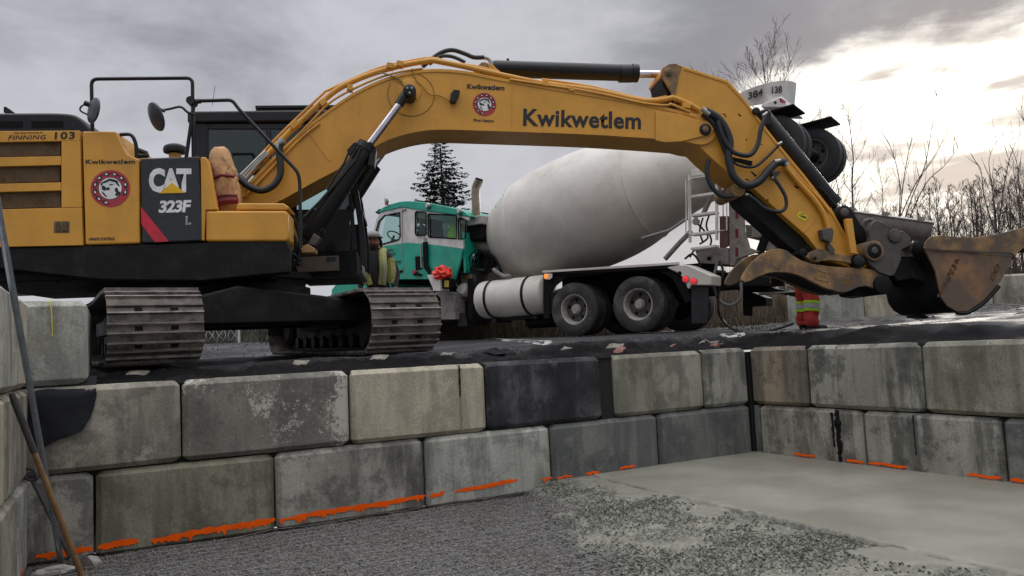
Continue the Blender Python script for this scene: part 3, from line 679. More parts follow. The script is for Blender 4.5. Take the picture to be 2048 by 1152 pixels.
# --- undercarriage: axes turned with the pit wall
uc_rot = rad(20+5)
def to_uc(mb_fn):
    return mb_fn
UC = Matrix.Translation((0, 0, 0)) @ Matrix.Rotation(uc_rot, 4, 'Z') @ Matrix.Rotation(rad(1.0), 4, 'X')
def uc(o): o.matrix_local = UC @ o.matrix_local; return o
TR, TS, TW = .345, 1.85, .86                 # wheel radius, half length between wheel centres, shoe width
TX = (-1.485, 1.15); TYF = -.06
def stadium(s):
    """point and tangent angle along the track's loop, s in 0..1, in (y, z)"""
    L1_ = 2*TS; L2_ = PI*TR; tot = 2*L1_+2*L2_; d = (s % 1)*tot
    if d < L1_: y = -TS+d; return y, -TR, 0.
    d -= L1_
    if d < L2_: a = -PI/2+d/TR; return TS+TR*math.cos(a), TR*math.sin(a), d/TR
    d -= L2_
    if d < L1_: y = TS-d; return y, TR-.035*math.sin(PI*d/L1_)**2, PI
    d -= L1_
    a = PI/2+d/TR; return -TS+TR*math.cos(a), TR*math.sin(a), PI+d/TR
NSH = 54
M_mud = mat('dried_grey_mud', (.125, .11, .095), .9, dirt=(.06, .052, .045), dirtamt=.8, scale=9, bump=.5, bscale=60)
M_tipst = mat('polished_grouser_edge', (.24, .22, .20), .45, .4, dirt=(.12, .10, .09), dirtamt=.8, scale=7)
def shoe_mesh():
    b = MB(); p = (4*TS+2*PI*TR)/NSH; w = TW/2
    # in shoe axes: x across, y along the chain, z outwards is -z of the loop's inside
    prof = [(-.5*p+.004, .0), (-.5*p+.004, .014), (-.40*p, .016), (-.36*p, .046), (-.28*p, .046), (-.24*p, .016), (.08*p, .014), (.12*p, .04), (.20*p, .04), (.24*p, .014), (.5*p+.012, .012), (.5*p+.012, 0)]
    n = len(prof)
    V_ = [(-w, y, z) for y, z in prof]+[(w, y, z) for y, z in prof]
    b.add(V_, [tuple(range(n)), tuple(range(n, 2*n))[::-1]]+[(i, n+i, n+(i+1) % n, (i+1) % n) for i in range(n)])
    b.mi = [1 if i in (2+3, 2+8) else 0 for i in range(len(b.f))]
    for x in (-.16, .16):
        b.cur = 2; b.bb(x-.035, x+.035, -.2*p, .03*p, .012, .019)
    return b.mesh('track_shoe', [M_steel, M_tipst, M_dark], 30)
SHOE = shoe_mesh()
def chain_mesh():
    b = MB(); p = (4*TS+2*PI*TR)/NSH
    for x in (-.1, .1): b.bb(x-.03, x+.03, -.5*p, .5*p, -.1, .0)
    return b.mesh('track_link', M_blkd)
LINKM = chain_mesh()
for ti, tx in enumerate(TX):
    cz = TR+.055
    fr_ = MB(); fr_.bb(tx-.17, tx+.17, -1.55, 1.45, cz-.17, cz+.14).bb(tx-.30, tx+.30, -.9, .9, cz-.05, cz+.12)
    fr_.prism([(-.1, .1)]*0 or [(tx-.22, cz+.145), (tx+.22, cz+.145), (tx+.18, cz+.22), (tx-.18, cz+.22)], -1.2, 1.2)
    uc(obj('track_frame', fr_, M_blkd, EX, bev=.01, label='near crawler frame' if ti == 0 else 'far crawler frame'))
    for y in (-TS, TS):
        whl = MB(); whl.lathe([(-.22, .1), (-.22, TR-.16), (-.17, TR-.10), (-.05, TR-.09), (-.05, TR-.02), (.05, TR-.02), (.05, TR-.09), (.17, TR-.10), (.22, TR-.16), (.22, .1)], (tx, y, cz), (1, 0, 0), 28)
        uc(obj('idler_wheel', whl, M_blkd, EX))
    for k in range(8): uc(obj('track_roller', MB().cyl((tx-.2, -1.35+k*.385, cz-.22), (tx+.2, -1.35+k*.385, cz-.22), .085, 14), M_blkd, EX))
    for y in (-.6, .7): uc(obj('carrier_roller', MB().cyl((tx-.14, y, cz+.25), (tx+.14, y, cz+.25), .045, 12), M_blkd, EX))
    for k in range(NSH):
        y, z, a = stadium(k/NSH)
        for nm, me in (('track_shoe', SHOE), ('track_link', LINKM)):
            if nm == 'track_link': continue
            o = link(nm, me, EX)
            o.matrix_local = UC @ Matrix.Translation((tx+random.uniform(-.004, .004), y+TYF, z+cz)) @ Matrix.Rotation(a, 4, 'X') @ Matrix.Rotation(PI, 4, 'X')
    rm = random.Random(40+ti); mud = MB()
    for q in range(420):
        k = rm.choice(range(17, 30)); y, z, a = stadium((k+rm.choice((-.12, .0, .33, .45, .5)))/NSH); xo = max(-TW*.46, min(TW*.46, rm.gauss(.02, .16))); R_ = Matrix.Rotation(a, 3, 'X')
        s_ = rm.uniform(.008, .026); o_ = len(mud.v); mud.ico((0, 0, 0), s_, .35, (1.7, .8, .45)); ctr = Vector((tx+xo, y+TYF, z+cz))+R_ @ Vector((0, 0, -.022))
        mud.v[o_:] = [tuple(R_ @ Vector(v)+ctr) for v in mud.v[o_:]]
    uc(obj('mud', mud, M_mud, EX, fix=False, ang=180, kind='stuff'))
    lk = MB(); p = (4*TS+2*PI*TR)/NSH
    for k in range(NSH):
        y, z, a = stadium(k/NSH); R_ = Matrix.Rotation(a, 3, 'X')
        for x in (-.1, .1): lk.box(Vector((tx+x, y+TYF, z+cz))+R_ @ Vector((0, 0, .055)), (.05, p*1.02, .10), R_)
    uc(obj('track_chain', lk, M_blkd, EX, kind='stuff'))
cb = MB().bb(-1.15, 1.15, -.75, .75, .44, .70).bb(-.9, .9, -1.25, -.7, .40, .72).bb(-.9, .9, .7, 1.2, .40, .72)
cb.prism([(-1.25, .42), (1.25, .42), (1.25, .58), (.5, .74), (-.5, .86), (-1.25, .66)], -1.30, -1.05)
uc(obj('carbody', cb, M_blkd, EX, bev=.03))
obj('swing_bearing', MB().lathe([(0, .72), (.12, .72), (.12, .66), (.22, .66), (.22, .74), (.3, .74)], (0, 0, .78), (0, 0, 1), 48), M_blkd, EX)

# --- turntable deck and skirts
SK = [(-260, 502), (0, 495), (160, 492), (400, 485), (572, 480), (580, 500), (578, 545), (400, 562), (200, 560), (0, 538), (-260, 540)]
epoly('side_skirt', SK, YS+.02, YS+.20, M_blkd, .02)
obj('turntable_frame', MB().bb(-3.0, .42, -1.25, 1.2, .98, 1.28).bb(-1.2, .4, -.9, .9, .95, 1.0), M_blkd, EX, bev=.02)
# counterweight beyond the left picture edge
x0, _ = E_.px(-250, 400, YS)
cwp = [(x0-.05, YS+.35), (x0-.28, -.7), (x0-.36, 0), (x0-.28, .7), (x0-.05, 1.0), (x0+.55, 1.05), (x0+.55, YS+.05)]
obj('counterweight', MB().slab(cwp, 1.02, 2.35), M_yel, EX, bev=.06)
obj('underbody_hoses', MB().tube([E_.px(20, 560, -1.1)[0:1]+(-1.1,)+E_.px(20, 560, -1.1)[1:]] and [Vector((E_.px(u, v, -1.2)[0], -1.2, E_.px(u, v, -1.2)[1])) for u, v in ((20, 555), (35, 535), (60, 530), (95, 540), (120, 560))], .05, 8), M_blkd, EX)
# --- house panels
def yellow_panel(name, pts, y0=YS, t=.10, **k): return epoly(name, pts, y0, y0+t, k.pop('m', M_yel), k.pop('bev', .022), **k)
lv = [((-250, 290), (121, 282.5), (120, 311), (-250, 318)), ((-250, 340), (120, 331), (119, 363), (-250, 372)), ((-250, 392), (121, 382.5), (121, 414), (-250, 424))]
# rear door is a frame of strips round its three grille openings
strips = [[(-255, 268), (0, 262), (160, 261), (160, 281.5), (-255, 289)], [(-255, 319), (122, 312), (122, 330), (-255, 339)], [(-255, 373), (122, 364.5), (122, 381), (-255, 391)],
          [(-255, 425), (122, 415.5), (163, 415), (166, 490.5), (0, 494), (-255, 500)], [(122.5, 282), (160.5, 281.8), (163, 414.5), (122.5, 415)]]
mb = MB()
for s_ in strips: mb.prism(E_.P(s_, YS), YS, YS+.06)
rd = obj('rear_door', mb, M_yel, EX, bev=.006, label='yellow engine door with three brown grilles')
for q in lv: obj('grille', MB().prism(E_.P(q, YS+.035), YS+.035, YS+.055), M_mesh, rd)
la = z1((268, 806), (348, 806), (348, 866), (268, 866)); obj('latch', MB().prism(E_.P(la, YS-.003), YS-.003, YS+.02), M_yelw, rd, bev=.004)
obj('latch_handle', MB().prism(E_.P(z1((278, 812), (300, 812), (300, 858), (278, 858)), YS-.012), YS-.012, YS).prism(E_.P(z1((312, 812), (336, 812), (336, 858), (312, 858)), YS-.012), YS-.012, YS), M_mesh, rd, bev=.002)
pts = [(163.5, 262), (232, 262)]+z1((592, 376), (615, 430), (640, 470), (680, 490), (696, 495))+[(279, 486.5), (170, 490)]
sd_ = yellow_panel('side_panel', pts, label='yellow panel with round red emblem')
bp = yellow_panel('badge_panel', [(280, 316), (398, 312), (405, 482), (283, 486.5)], m=M_panel, label='black panel with big white letters')
decal('red_stripe', E_, z1((706, 735), (845, 908), (775, 912), (708, 822)), YS, M_red, bp)
yellow_panel('trim_panel', z1((1003, 485), (1030, 485), (1045, 510), (1088, 750), (1030, 753), (1022, 905), (1008, 905)), label='narrow slanted yellow trim')
tb = yellow_panel('toolbox', [(411, 421), (572, 421), (577, 428), (577, 480), (571, 483), (411, 483)], t=.62, bev=.03, label='yellow storage box at the front corner')
obj('lid', MB().prism(E_.P([(474, 406), (566, 406), (578, 413), (577, 420), (472, 420)], YS+.05), YS+.05, YS+.55), M_yel, tb, bev=.02)
# bodywork behind the panels, down to the deck
hb = MB(); a0 = E_.px(-250, 500, YS)[0]; a1, zt = E_.px(160, 262, YS); zb = 1.32
hb.bb(a0, a1, YS+.11, 1.0, zb, zt-.01)
px2, zt2 = E_.px(278, 316, YS); px3, _z = E_.px(405, 316, YS)
hb.bb(a1, px2-.25, YS+.11, .95, zb, zt-.02).bb(px2-.27, px3-.02, YS+.11, .2, zb, zt2-.01)
obj('engine_house', hb, M_blk, EX, bev=.02)
px4, _z = E_.px(232, 262, YS); obj('top_panel', MB().prism([(a1+.003, zt-.005), (px4, zt-.005), (px4+.12, zt-.3), (a1+.003, zt-.3)], YS+.105, -.1), M_yel, EX, bev=.015)
# engine hood
hood_y = -1.15
hp = sm2([(x, z) for x, z in E_.P(z1((-640, 300), (-200, 268), (150, 262), (330, 265), (395, 285), (440, 325), (465, 352)), hood_y)], 4)
zlow = zt-.03; hp2 = hp+[(hp[-1][0], zlow), (hp[0][0], zlow)]
hd = obj('engine_hood', MB().prism(hp2, hood_y, .9), M_blk, EX, bev=.05, seg=3)
for q in (((0, 306), (112, 306), (112, 340), (0, 342)), ((155, 306), (315, 304), (318, 338), (158, 341)), ((-170, 306), (-60, 306), (-60, 342), (-170, 342))):
    obj('hood_vent', MB().prism(E_.P(z1(*q), hood_y-.004), hood_y-.004, hood_y+.02), M_dark, hd)
obj('exhaust_stub', MB().prism(E_.P(z1((18, 262), (18, 235), (28, 233), (68, 262)), -.4), -.4, -.3), M_blk, EX)
pc = [Vector((*E_.px(349, 303, -.9), 0))]; cx_, cz_ = E_.px(350, 298, -.95)
obj('precleaner', MB().lathe([(-.12, .06), (-.06, .07)], (cx_, -.95, cz_), (0, 0, 1), 20).lathe([(-.05, .08), (-.045, .13), (0, .135), (.03, .12), (.055, .07), (.06, .0)], (cx_, -.95, cz_), (0, 0, 1), 24), M_blk, EX, label='round black dome cap')
obj('filler_neck', MB().lathe([(-.2, .07), (-.06, .07)], (cx_, -.95, cz_), (0, 0, 1), 20), M_yel, EX)
hz = MB()
for pts in (((625, 415), (640, 435), (650, 470)), ((640, 455), (690, 450), (730, 465), (738, 485)), ((648, 470), (700, 480), (740, 478))):
    hz.tube(E_.P3(z1(*pts), -.9), .03, 8)
obj('engine_hoses', hz, M_blk, EX)
# --- rails and mirrors
def etube(name, pts, y, r, m=M_blk, parent=EX, n=8, k=4, sm=True, **kw):
    P_ = E_.P3(pts, y); return obj(name, MB().tube(smooth(P_, k) if sm else P_, r, n), m, parent, ang=60, **kw)
def bendpath(pts, y, rr=.07):
    """straight runs with rounded corners"""
    P_ = E_.P3(pts, y); out = [P_[0]]
    for a, b, c in zip(P_, P_[1:], P_[2:]):
        u = (a-b); w = (c-b); d = min(rr, u.length*.45, w.length*.45); u.normalize(); w.normalize()
        for t in (0, .25, .5, .75, 1): out.append((b+u*d)*(1-t)**2+b*2*t*(1-t)+(b+w*d)*t*t)
    return out+[P_[-1]]
def rail(pts, y, r=.02, m=M_blk, nm='handrail'): return obj(nm, MB().tube(bendpath(pts, y), r, 10), m, EX, ang=60)
rail([(185, 268), (183, 158), (385, 156), (387, 318)], YS+.05, .021)
rail(z2((30, 345), (72, 55), (262, 50), (290, 90), (590, 410), (600, 460), (604, 790)), YS+.02, .021)
rail(z1((600, 374), (660, 370), (682, 420), (684, 490)), YS+.1, .021)
obj('rail_clamp', MB().cyl((*E_.px(384, 204, YS+.05)[:1], YS-.02, E_.px(384, 204, YS+.05)[1]), (*E_.px(384, 204, YS+.05)[:1], YS+.12, E_.px(384, 204, YS+.05)[1]), .05, 14).tube(E_.P3([(384, 204), (402, 202)], YS+.04), .03, 8), M_blk, EX)
def mirror(c, y, w, h, tilt, turn):
    x, z = E_.px(*c, y); mb = MB(); mb.lathe([(-.035, .03), (-.03, h*.6), (-.008, h*.97), (.008, h), (.014, h*.96), (.015, .02)], (0, 0, 0), (0, 1, 0), 32)
    R_ = Matrix.Rotation(tilt, 3, 'Y') @ Matrix.Rotation(turn, 3, 'Z')
    mb.v = [tuple(R_ @ Vector(p)+Vector((x, y, z))) for p in mb.v]; return obj('mirror', mb, M_mirror, EX)
mirror((187, 221), YS-.08, .1, .15, rad(8), rad(-47)); mirror((312, 233.5), YS-.15, .1, .165, rad(-27), rad(-55))
etube('mirror_arm', z1((430, 220), (405, 235), (404, 255), (440, 275), (455, 290)), YS-.03, .010); etube('mirror_arm', z1((425, 215), (458, 228)), YS-.02, .03, sm=False)
etube('mirror_arm', z1((790, 255), (850, 245), (905, 235), (940, 262), (975, 272)), YS-.05, .014); etube('mirror_arm', z1((775, 220), (800, 245), (825, 258)), YS-.1, .016, sm=False)
etube('antenna', [(425, 210), (430, 172)], .3, .004, sm=False)

# --- cab on the far side
CY0, CY1 = .36, 1.36
cab = MB()
def cabp(pts, y0=CY0, y1=CY0+.05): cab.prism(E_.P(pts, CY0), y0, y1)
cp = dict(roofl=(382, 222), roofr=(722, 236))
xl, zr = E_.px(383, 236, CY0); xr, _ = E_.px(712, 236, CY0); zf = E_.px(600, 548, CY0)[1]
# roof, guard and top lamp bar
roof = MB(); rz0 = E_.px(500, 246, CY0)[1]; rz1 = E_.px(500, 222, CY0)[1]
roof.bb(xl-.05, xr+.06, CY0-.04, CY1+.04, rz0, rz1); obj('cab_roof', roof, M_blk, EX, bev=.035)
gx0, gz0 = E_.px(511, 224, CY0+.1); gx1, gz1 = E_.px(690, 210, CY0+.1)
obj('roof_guard', MB().bb(gx0, gx1, CY0+.1, CY1-.1, rz1+.003, gz1-.05).bb(gx0, gx1, CY0+.08, CY0+.14, gz1-.047, gz1), M_blk, EX, bev=.01)
side = [  # near-side frame pieces, seen below
    z2((58, 160), (140, 170), (140, 480), (60, 480)), z2((140, 168), (860, 168), (860, 195), (140, 195)), z2((245, 310), (262, 310), (262, 420), (245, 420)),
    z2((430, 195), (455, 195), (455, 620), (430, 620)), z2((500, 480), (592, 480), (560, 940), (500, 940)), z2((560, 598), (850, 598), (850, 940), (560, 940)), z2((60, 480), (430, 480), (430, 700), (60, 700))]
for q in side: cabp(q)
obj('cab_frame', cab, M_blk, EX, bev=.008)
# curved front pillars and windscreen
fp = z2((800, 240), (838, 300), (872, 400), (893, 500), (915, 640), (932, 780), (935, 895), (905, 870), (893, 700), (868, 520), (845, 430), (812, 330), (775, 250))
obj('front_pillar', MB().prism(E_.P(fp, CY0-.01), CY0-.01, CY0+.06), M_blk, EX, bev=.008)
obj('front_pillar', MB().prism(E_.P(fp, CY0-.01), CY1-.06, CY1), M_blk, EX, bev=.008)
obj('front_pillar', MB().prism(E_.P(z2((842, 520), (862, 520), (885, 800), (862, 800)), CY0), CY0, CY0+.03), M_blk, EX)
obj('front_crossbar', MB().prism(E_.P(z2((900, 600), (914, 600), (918, 625), (904, 625)), CY0), CY0, CY1).prism(E_.P(z2((845, 590), (870, 590), (872, 610), (847, 610)), CY0), CY0, CY0+.04), M_blk, EX)
xw0 = E_.px(575, 300, CY0)[0]
def zz(v): return E_.px(560, v, CY0)[1]
far = MB(); far.bb(xl, xr-.05, CY1-.05, CY1, zf, zz(430)).bb(xl, xr-.12, CY1-.05, CY1, zz(318), rz0).bb(xl, xl+.09, CY1-.05, CY1, zf, rz0).bb(xl+1.08, xl+1.15, CY1-.05, CY1, zf, rz0).bb(xl, xl+.06, CY0, CY1, zf, rz0).bb(xl, xr+.02, CY0, CY1, zf-.06, zf-.004).bb(xl+.45, xl+.5, CY1-.05, CY1, zf, rz0)
obj('cab_far_side', far, M_blk, EX, bev=.01)
gl_ = MB(); gl_.prism(E_.P(z2((140, 195), (430, 195), (430, 480), (140, 480)), CY0+.02), CY0+.02, CY0+.026); gl_.prism(E_.P(z2((455, 195), (800, 195), (860, 440), (850, 598), (455, 598)), CY0+.02), CY0+.02, CY0+.026)
obj('side_window', gl_, M_glass, EX)
obj('door_window', MB().bb(xl+.1, xr-.12, CY1-.03, CY1-.024, zz(430), zz(318)), M_glass, EX)
sx = xl+.85
obj('driver_seat', MB().bb(sx-.5, sx+.0, .62, 1.12, zf+.35, zf+.52).box((sx-.52, .87, zf+.95), (.14, .5, .9), Matrix.Rotation(rad(-12), 3, 'Y')).box((sx-.62, .87, zf+1.45), (.10, .28, .24)), M_dark, EX, bev=.05)
obj('joystick', MB().tube([(sx+.15, 1.15, zf+.3), (sx+.18, 1.14, zf+.8)], .02, 8).bb(sx+.12, sx+.22, 1.08, 1.2, zf+.78, zf+.92).tube([(sx+.45, .9, zf), (sx+.4, .9, zf+.75)], .02, 8), M_dark, EX, bev=.01)
tp = epoly('step_panel', z2((560, 838), (795, 828), (797, 905), (590, 915)), CY0-.06, CY0-.02, mat('brown_dusty_panel', (.13, .10, .075), .6, dirt=(.06, .05, .04), dirtamt=.6))
obj('panel_label', MB().prism(E_.P(z2((733, 838), (780, 836), (781, 858), (734, 860)), CY0-.064), CY0-.064, CY0-.058), M_panel, tp)
cbd = E_.px(755, 788) if False else None
obj('tie_down_eye', MB().lathe([(-.02, .06), (.02, .06)], (*E_.px(*z2((755, 788))[0], CY0-.02)[:1], CY0-.03, E_.px(*z2((755, 788))[0], CY0-.02)[1]), (0, 1, 0), 6), M_blkd, EX)
obj('cab_base', MB().prism(E_.P([(575, 500), (712, 500), (715, 556), (600, 560), (575, 545)], CY0-.02), CY0+.0, CY1), M_blkd, EX, bev=.01)
st = MB()
for q in (((545, 770), (590, 770), (575, 800), (545, 815)), ((605, 785), (640, 770), (678, 795), (675, 815), (600, 815)), ((545, 640), (575, 660), (585, 760), (548, 765))):
    st.prism(E_.P(z2(*q), -1.0), -1.0, -.75)
obj('front_brackets', st, M_yelw, EX, bev=.01)
obj('front_valve_block', MB().prism(E_.P(z2((640, 770), (670, 715), (705, 740), (675, 780)), -.7), -.7, -.55), M_grey, EX, bev=.01)
hs = MB()
for pts, r in ((((548, 700), (575, 740), (580, 790), (570, 830), (560, 850)), .02), (((530, 590), (560, 620), (585, 680), (600, 760), (590, 820)), .022), (((560, 820), (600, 850), (560, 880), (545, 900)), .03), (((600, 800), (590, 850), (600, 880)), .03)):
    hs.tube(smooth(E_.P3(z2(*pts), -1.0), 4), r, 7)
obj('front_hoses', hs, M_blkd, EX)

# --- boom
BY = -.34
top = sm2([(478, 398), (500, 362), (560, 300), (600, 264), (640, 231), (700, 189), (760, 159), (815, 143), (868, 137), (930, 141), (985, 152), (1080, 169), (1200, 189), (1310, 209), (1392, 228)], 4)
tip = sm2([(1392, 228), (1420, 240), (1433, 258), (1428, 278), (1405, 290), (1370, 283)], 3)
bot = sm2([(1370, 283), (1300, 277.5), (1180, 270), (1050, 265), (960, 262), (880, 260), (830, 265), (780, 279), (735, 302), (690, 332), (640, 358), (600, 380), (560, 402), (500, 432), (470, 430)], 4)
bm_ = obj('boom', MB().prism(E_.P(top+tip[1:]+bot[1:], BY), BY, -BY), M_yel, EX, bev=.012, ang=25)
# proud weld lips along both edges of the near plate, and doubling plate at the tip
def strip(pts, w, y, t, nm, m=M_yel, parent=bm_):
    P_ = E_.P3(pts, y); mb = MB()
    for a, b in zip(P_, P_[1:]):
        d = (b-a).normalized(); nrm = Vector((-d.z, 0, d.x))*w/2
        mb.prism([((a+nrm).x, (a+nrm).z), ((b+nrm).x, (b+nrm).z), ((b-nrm).x, (b-nrm).z), ((a-nrm).x, (a-nrm).z)], y, y+t)
    return obj(nm, mb, m, parent)
strip([(u, v+4) for u, v in top[3:]], .035, BY-.012, .011, 'edge_lip'); strip([(u, v-3) for u, v in bot[1:-8]], .03, BY-.012, .011, 'edge_lip')
obj('tip_plate', MB().prism(E_.P(z5((95, 368), (150, 378), (240, 385), (350, 430), (430, 430), (455, 470), (430, 510), (350, 530), (250, 555), (150, 560), (95, 548)), BY-.03), BY-.03, BY-.002), M_yel, bm_, bev=.008)
obj('root_seam', MB().prism(E_.P(z2((632, 198), (640, 196), (757, 350), (748, 360)), BY-.008), BY-.008, BY-.001), M_yel, bm_)
obj('plate_seam', MB().prism(E_.P([(1023, 172), (1025, 172), (1025, 262), (1023, 262)], BY-.006), BY-.006, BY-.001).prism(E_.P([(1310, 216), (1311.5, 216), (1311.5, 275), (1310, 275)], BY-.006), BY-.006, BY-.001), M_yel, bm_)
def pin(c, y0, y1, r, m=M_blk, parent=EX, nm='pin', n=24):
    x, z = E_.px(*c, y0); return obj(nm, MB().lathe([(0, r*.7), (.01, r*.95), (.02, r), (abs(y1-y0), r)], (x, y0, z), (0, 1, 0), n), m, parent)
pin((819, 180), BY-.30, -BY+.3, .085); pin((819, 180), BY-.02, BY, .17, M_yel, nm='pin_boss'); 
for q in ((-.028, .03), (.03, .03), (.0, -.035)):
    x, z = E_.px(819, 180, BY-.31); obj('bolt', MB().cyl((x+q[0], BY-.312, z+q[1]), (x+q[0], BY-.296, z+q[1]), .014, 8), M_zinc, EX)
pin((1412, 258), BY-.06, -BY+.06, .085, M_blk); pin((1412, 258), BY-.075, BY-.05, .05, M_yelw, n=6, nm='pin_nut')
# work lamp on the boom, dangling wires
lx = z4((760, 420), (765, 370), (785, 345), (822, 350), (815, 375), (795, 425))
obj('work_lamp', MB().prism(E_.P(lx, BY-.10), BY-.10, BY-.01), M_blk, EX, bev=.015)
wr = mat('ochre_wire', (.30, .17, .03), .6)
for pts in (((540, 225), (560, 290), (600, 330), (640, 375), (700, 385), (740, 405), (770, 420)), ((490, 325), (440, 280), (380, 255), (330, 255)), ((330, 262), (350, 250), (440, 275), (485, 305))):
    etube('wire', z4(*pts), BY-.03, .008, wr, bm_)
x, z = E_.px(822, 187, BY-.03); ringp = [(x+.31*math.cos(q*PI/12), BY-.004, z+.30*math.sin(q*PI/12)) for q in range(-14, 8)]
obj('wire', MB().tube(ringp, .006, 5), wr, bm_)
# steel pipes along the boom's top edge
def pipe(pts, y, r, m=M_yel, nm='hydraulic_pipe', parent=bm_): return etube(nm, pts, y, r, m, parent, k=3)
pipe([(478, 372), (520, 325), (575, 268), (612, 233)]+z4((0, 430), (100, 350), (200, 297), (330, 248), (480, 208), (640, 180), (700, 186), (850, 215), (1000, 250), (1300, 312), (1600, 352), (1900, 416), (2048, 400))+z5((200, 290), (290, 325), (360, 365)), BY+.03, .040)
pipe([(474, 362), (540, 290), (590, 240)]+z4((20, 372), (50, 352), (300, 238), (480, 190), (650, 163), (760, 190), (900, 210), (1050, 245)), BY+.1, .018)
pipe([(484, 385), (560, 307), (620, 246)]+z4((40, 440), (150, 368), (330, 285), (470, 245), (600, 225)), BY-.005, .016)
pipe([(490, 394), (540, 340), (600, 278), (640, 246)], BY-.02, .014)
pipe(z4((1110, 290), (1300, 318), (1600, 365), (1900, 430), (2040, 440))+z5((180, 325), (300, 375)), BY-.02, .018)
pipe(z4((1300, 290), (1600, 335), (1900, 405), (2040, 385))+z5((170, 280), (260, 290), (345, 340)), BY+.12, .022)
for u, v, s_ in ((590, 250, 10), (646, 205, 7), (780, 132, 7), (800, 128, 7), (1090, 168, 6), (1143, 178, 6), (1372, 212, 9), (528, 318, 8), (700, 176, 6)):
    x, z = E_.px(u, v, BY); obj('pipe_clamp', MB().box((x, BY+.03, z), (s_*.0125, .13, .075), Matrix.Rotation(rad(-40 if u < 700 else 8), 3, 'Y')), M_yel, bm_, bev=.006)
# root hose loop and fittings
etube('hydraulic_hose', z2((262, 410), (300, 445), (350, 485), (410, 503), (465, 480), (500, 430), (503, 370), (497, 320), (500, 270)), BY-.12, .045, M_hose)
etube('hose_fitting', z2((492, 305), (498, 270), (512, 245)), BY-.12, .045, M_zinc, sm=False); etube('hose_fitting', z2((515, 250), (510, 262)), BY-.12, .055, M_zinc, sm=False)
hs2 = MB()
for d in (0, 7, 14): hs2.tube(E_.P3(z2((300+d*2, 430+d), (380+d, 350+d), (430+d, 305+d)), BY-.06), .018, 6)
obj('hydraulic_hose', hs2, M_zinc, EX); obj('foot_bracket', MB().prism(E_.P(z2((290, 480), (305, 478), (330, 515), (320, 540), (300, 525)), BY-.05), BY-.05, BY), M_yel, EX, bev=.004)

# --- cylinders
def ecyl(name, c0, c1, y, r, m=M_blk, parent=EX, n=24, ends=True):
    a, b = E_.P3([c0, c1], y); L_ = (b-a).length; t = .09
    pr = [(0, r), (L_, r)] if not ends else [(0, r*.9), (.02, r), (L_-t, r), (L_-t, r*1.12), (L_, r*1.12), (L_, r*.8)]
    return obj(name, MB().lathe(pr, a, b-a, n), m, parent)
for yb in (BY-.21, -BY+.21):
    near = yb < 0
    lb = ecyl('boom_cylinder', z2((640, 745))[0], z2((945, 275))[0], BY-.21, .122) if near else None
    if not near:
        a, b = E_.P3(z2((640, 745), (945, 275)), BY-.21); a.y = b.y = yb; L_ = (b-a).length; obj('boom_cylinder', MB().lathe([(0, .1), (.02, .122), (L_, .122)], a, b-a, 20), M_blk, EX)
        a, b = E_.P3([z2((945, 275))[0], (819, 180)], BY-.21); a.y = b.y = yb; obj('cylinder_rod', MB().cyl(a, b, .052), M_chrome, EX)
    else:
        ecyl('cylinder_rod', z2((940, 283))[0], (812, 192), yb, .050, M_chrome, ends=False)
        a = z2((1095, 75), (1140, 10)); ecyl('rod_end', a[0], a[1], yb, .062, M_blk, ends=False)
hx = MB(); hx.tube(E_.P3(z2((885, 262), (850, 300), (820, 370), (770, 440), (735, 500)), BY-.34), .016, 6).tube(E_.P3(z2((620, 640), (700, 560), (770, 480), (880, 350), (905, 290)), BY-.335), .022, 6)
hx.prism(E_.P(z2((925, 265), (960, 265), (985, 300), (975, 385), (940, 380), (950, 330)), BY-.25), BY-.3, BY-.1)
hx.prism(E_.P(z2((835, 300), (870, 262), (890, 265), (880, 290), (850, 330)), BY-.36), BY-.36, BY-.30); obj('cylinder_lines', hx, M_blk, EX, bev=.006)
obj('cylinder_foot', MB().prism(E_.P(z2((600, 690), (690, 640), (720, 700), (650, 790), (590, 800)), BY-.3), BY-.3, BY-.02), M_blkd, EX, bev=.02)
# arm cylinder over the boom
ac = ecyl('arm_cylinder', (986, 137.5), (1275, 146.5), .0, .118); ecyl('cylinder_rod', (1270, 148), (1332, 148.5), .0, .055, M_chrome, ends=False)
a, b = E_.P3([(1238, 147), (1262, 147)], 0); obj('cylinder_head', MB().lathe([(0, .13), ((b-a).length, .13)], a, b-a, 24), M_blk, EX)
pin((968, 133), -.2, .2, .07, M_yelw); obj('cylinder_lug', MB().prism(E_.P(z4((930, 200), (965, 185), (1010, 200), (1060, 250), (900, 235)), -.16), -.16, .16), M_yel, EX, bev=.01)
x, z = E_.px(1016, 126, 0); obj('bleed_valve', MB().cyl((x, 0, z-.02), (x, 0, z+.06), .02, 10), M_blk, EX)
etube('hydraulic_hose', z4((600, 215), (660, 165), (720, 128), (780, 118), (850, 140), (900, 160), (960, 160)), -.1, .032, M_hose); etube('hose_fitting', z4((955, 160), (985, 168), (1000, 190), (1000, 215)), -.1, .03, M_zinc)
etube('hydraulic_hose', z4((640, 200), (700, 158), (750, 152), (800, 165), (850, 190)), -.2, .026, M_hose)

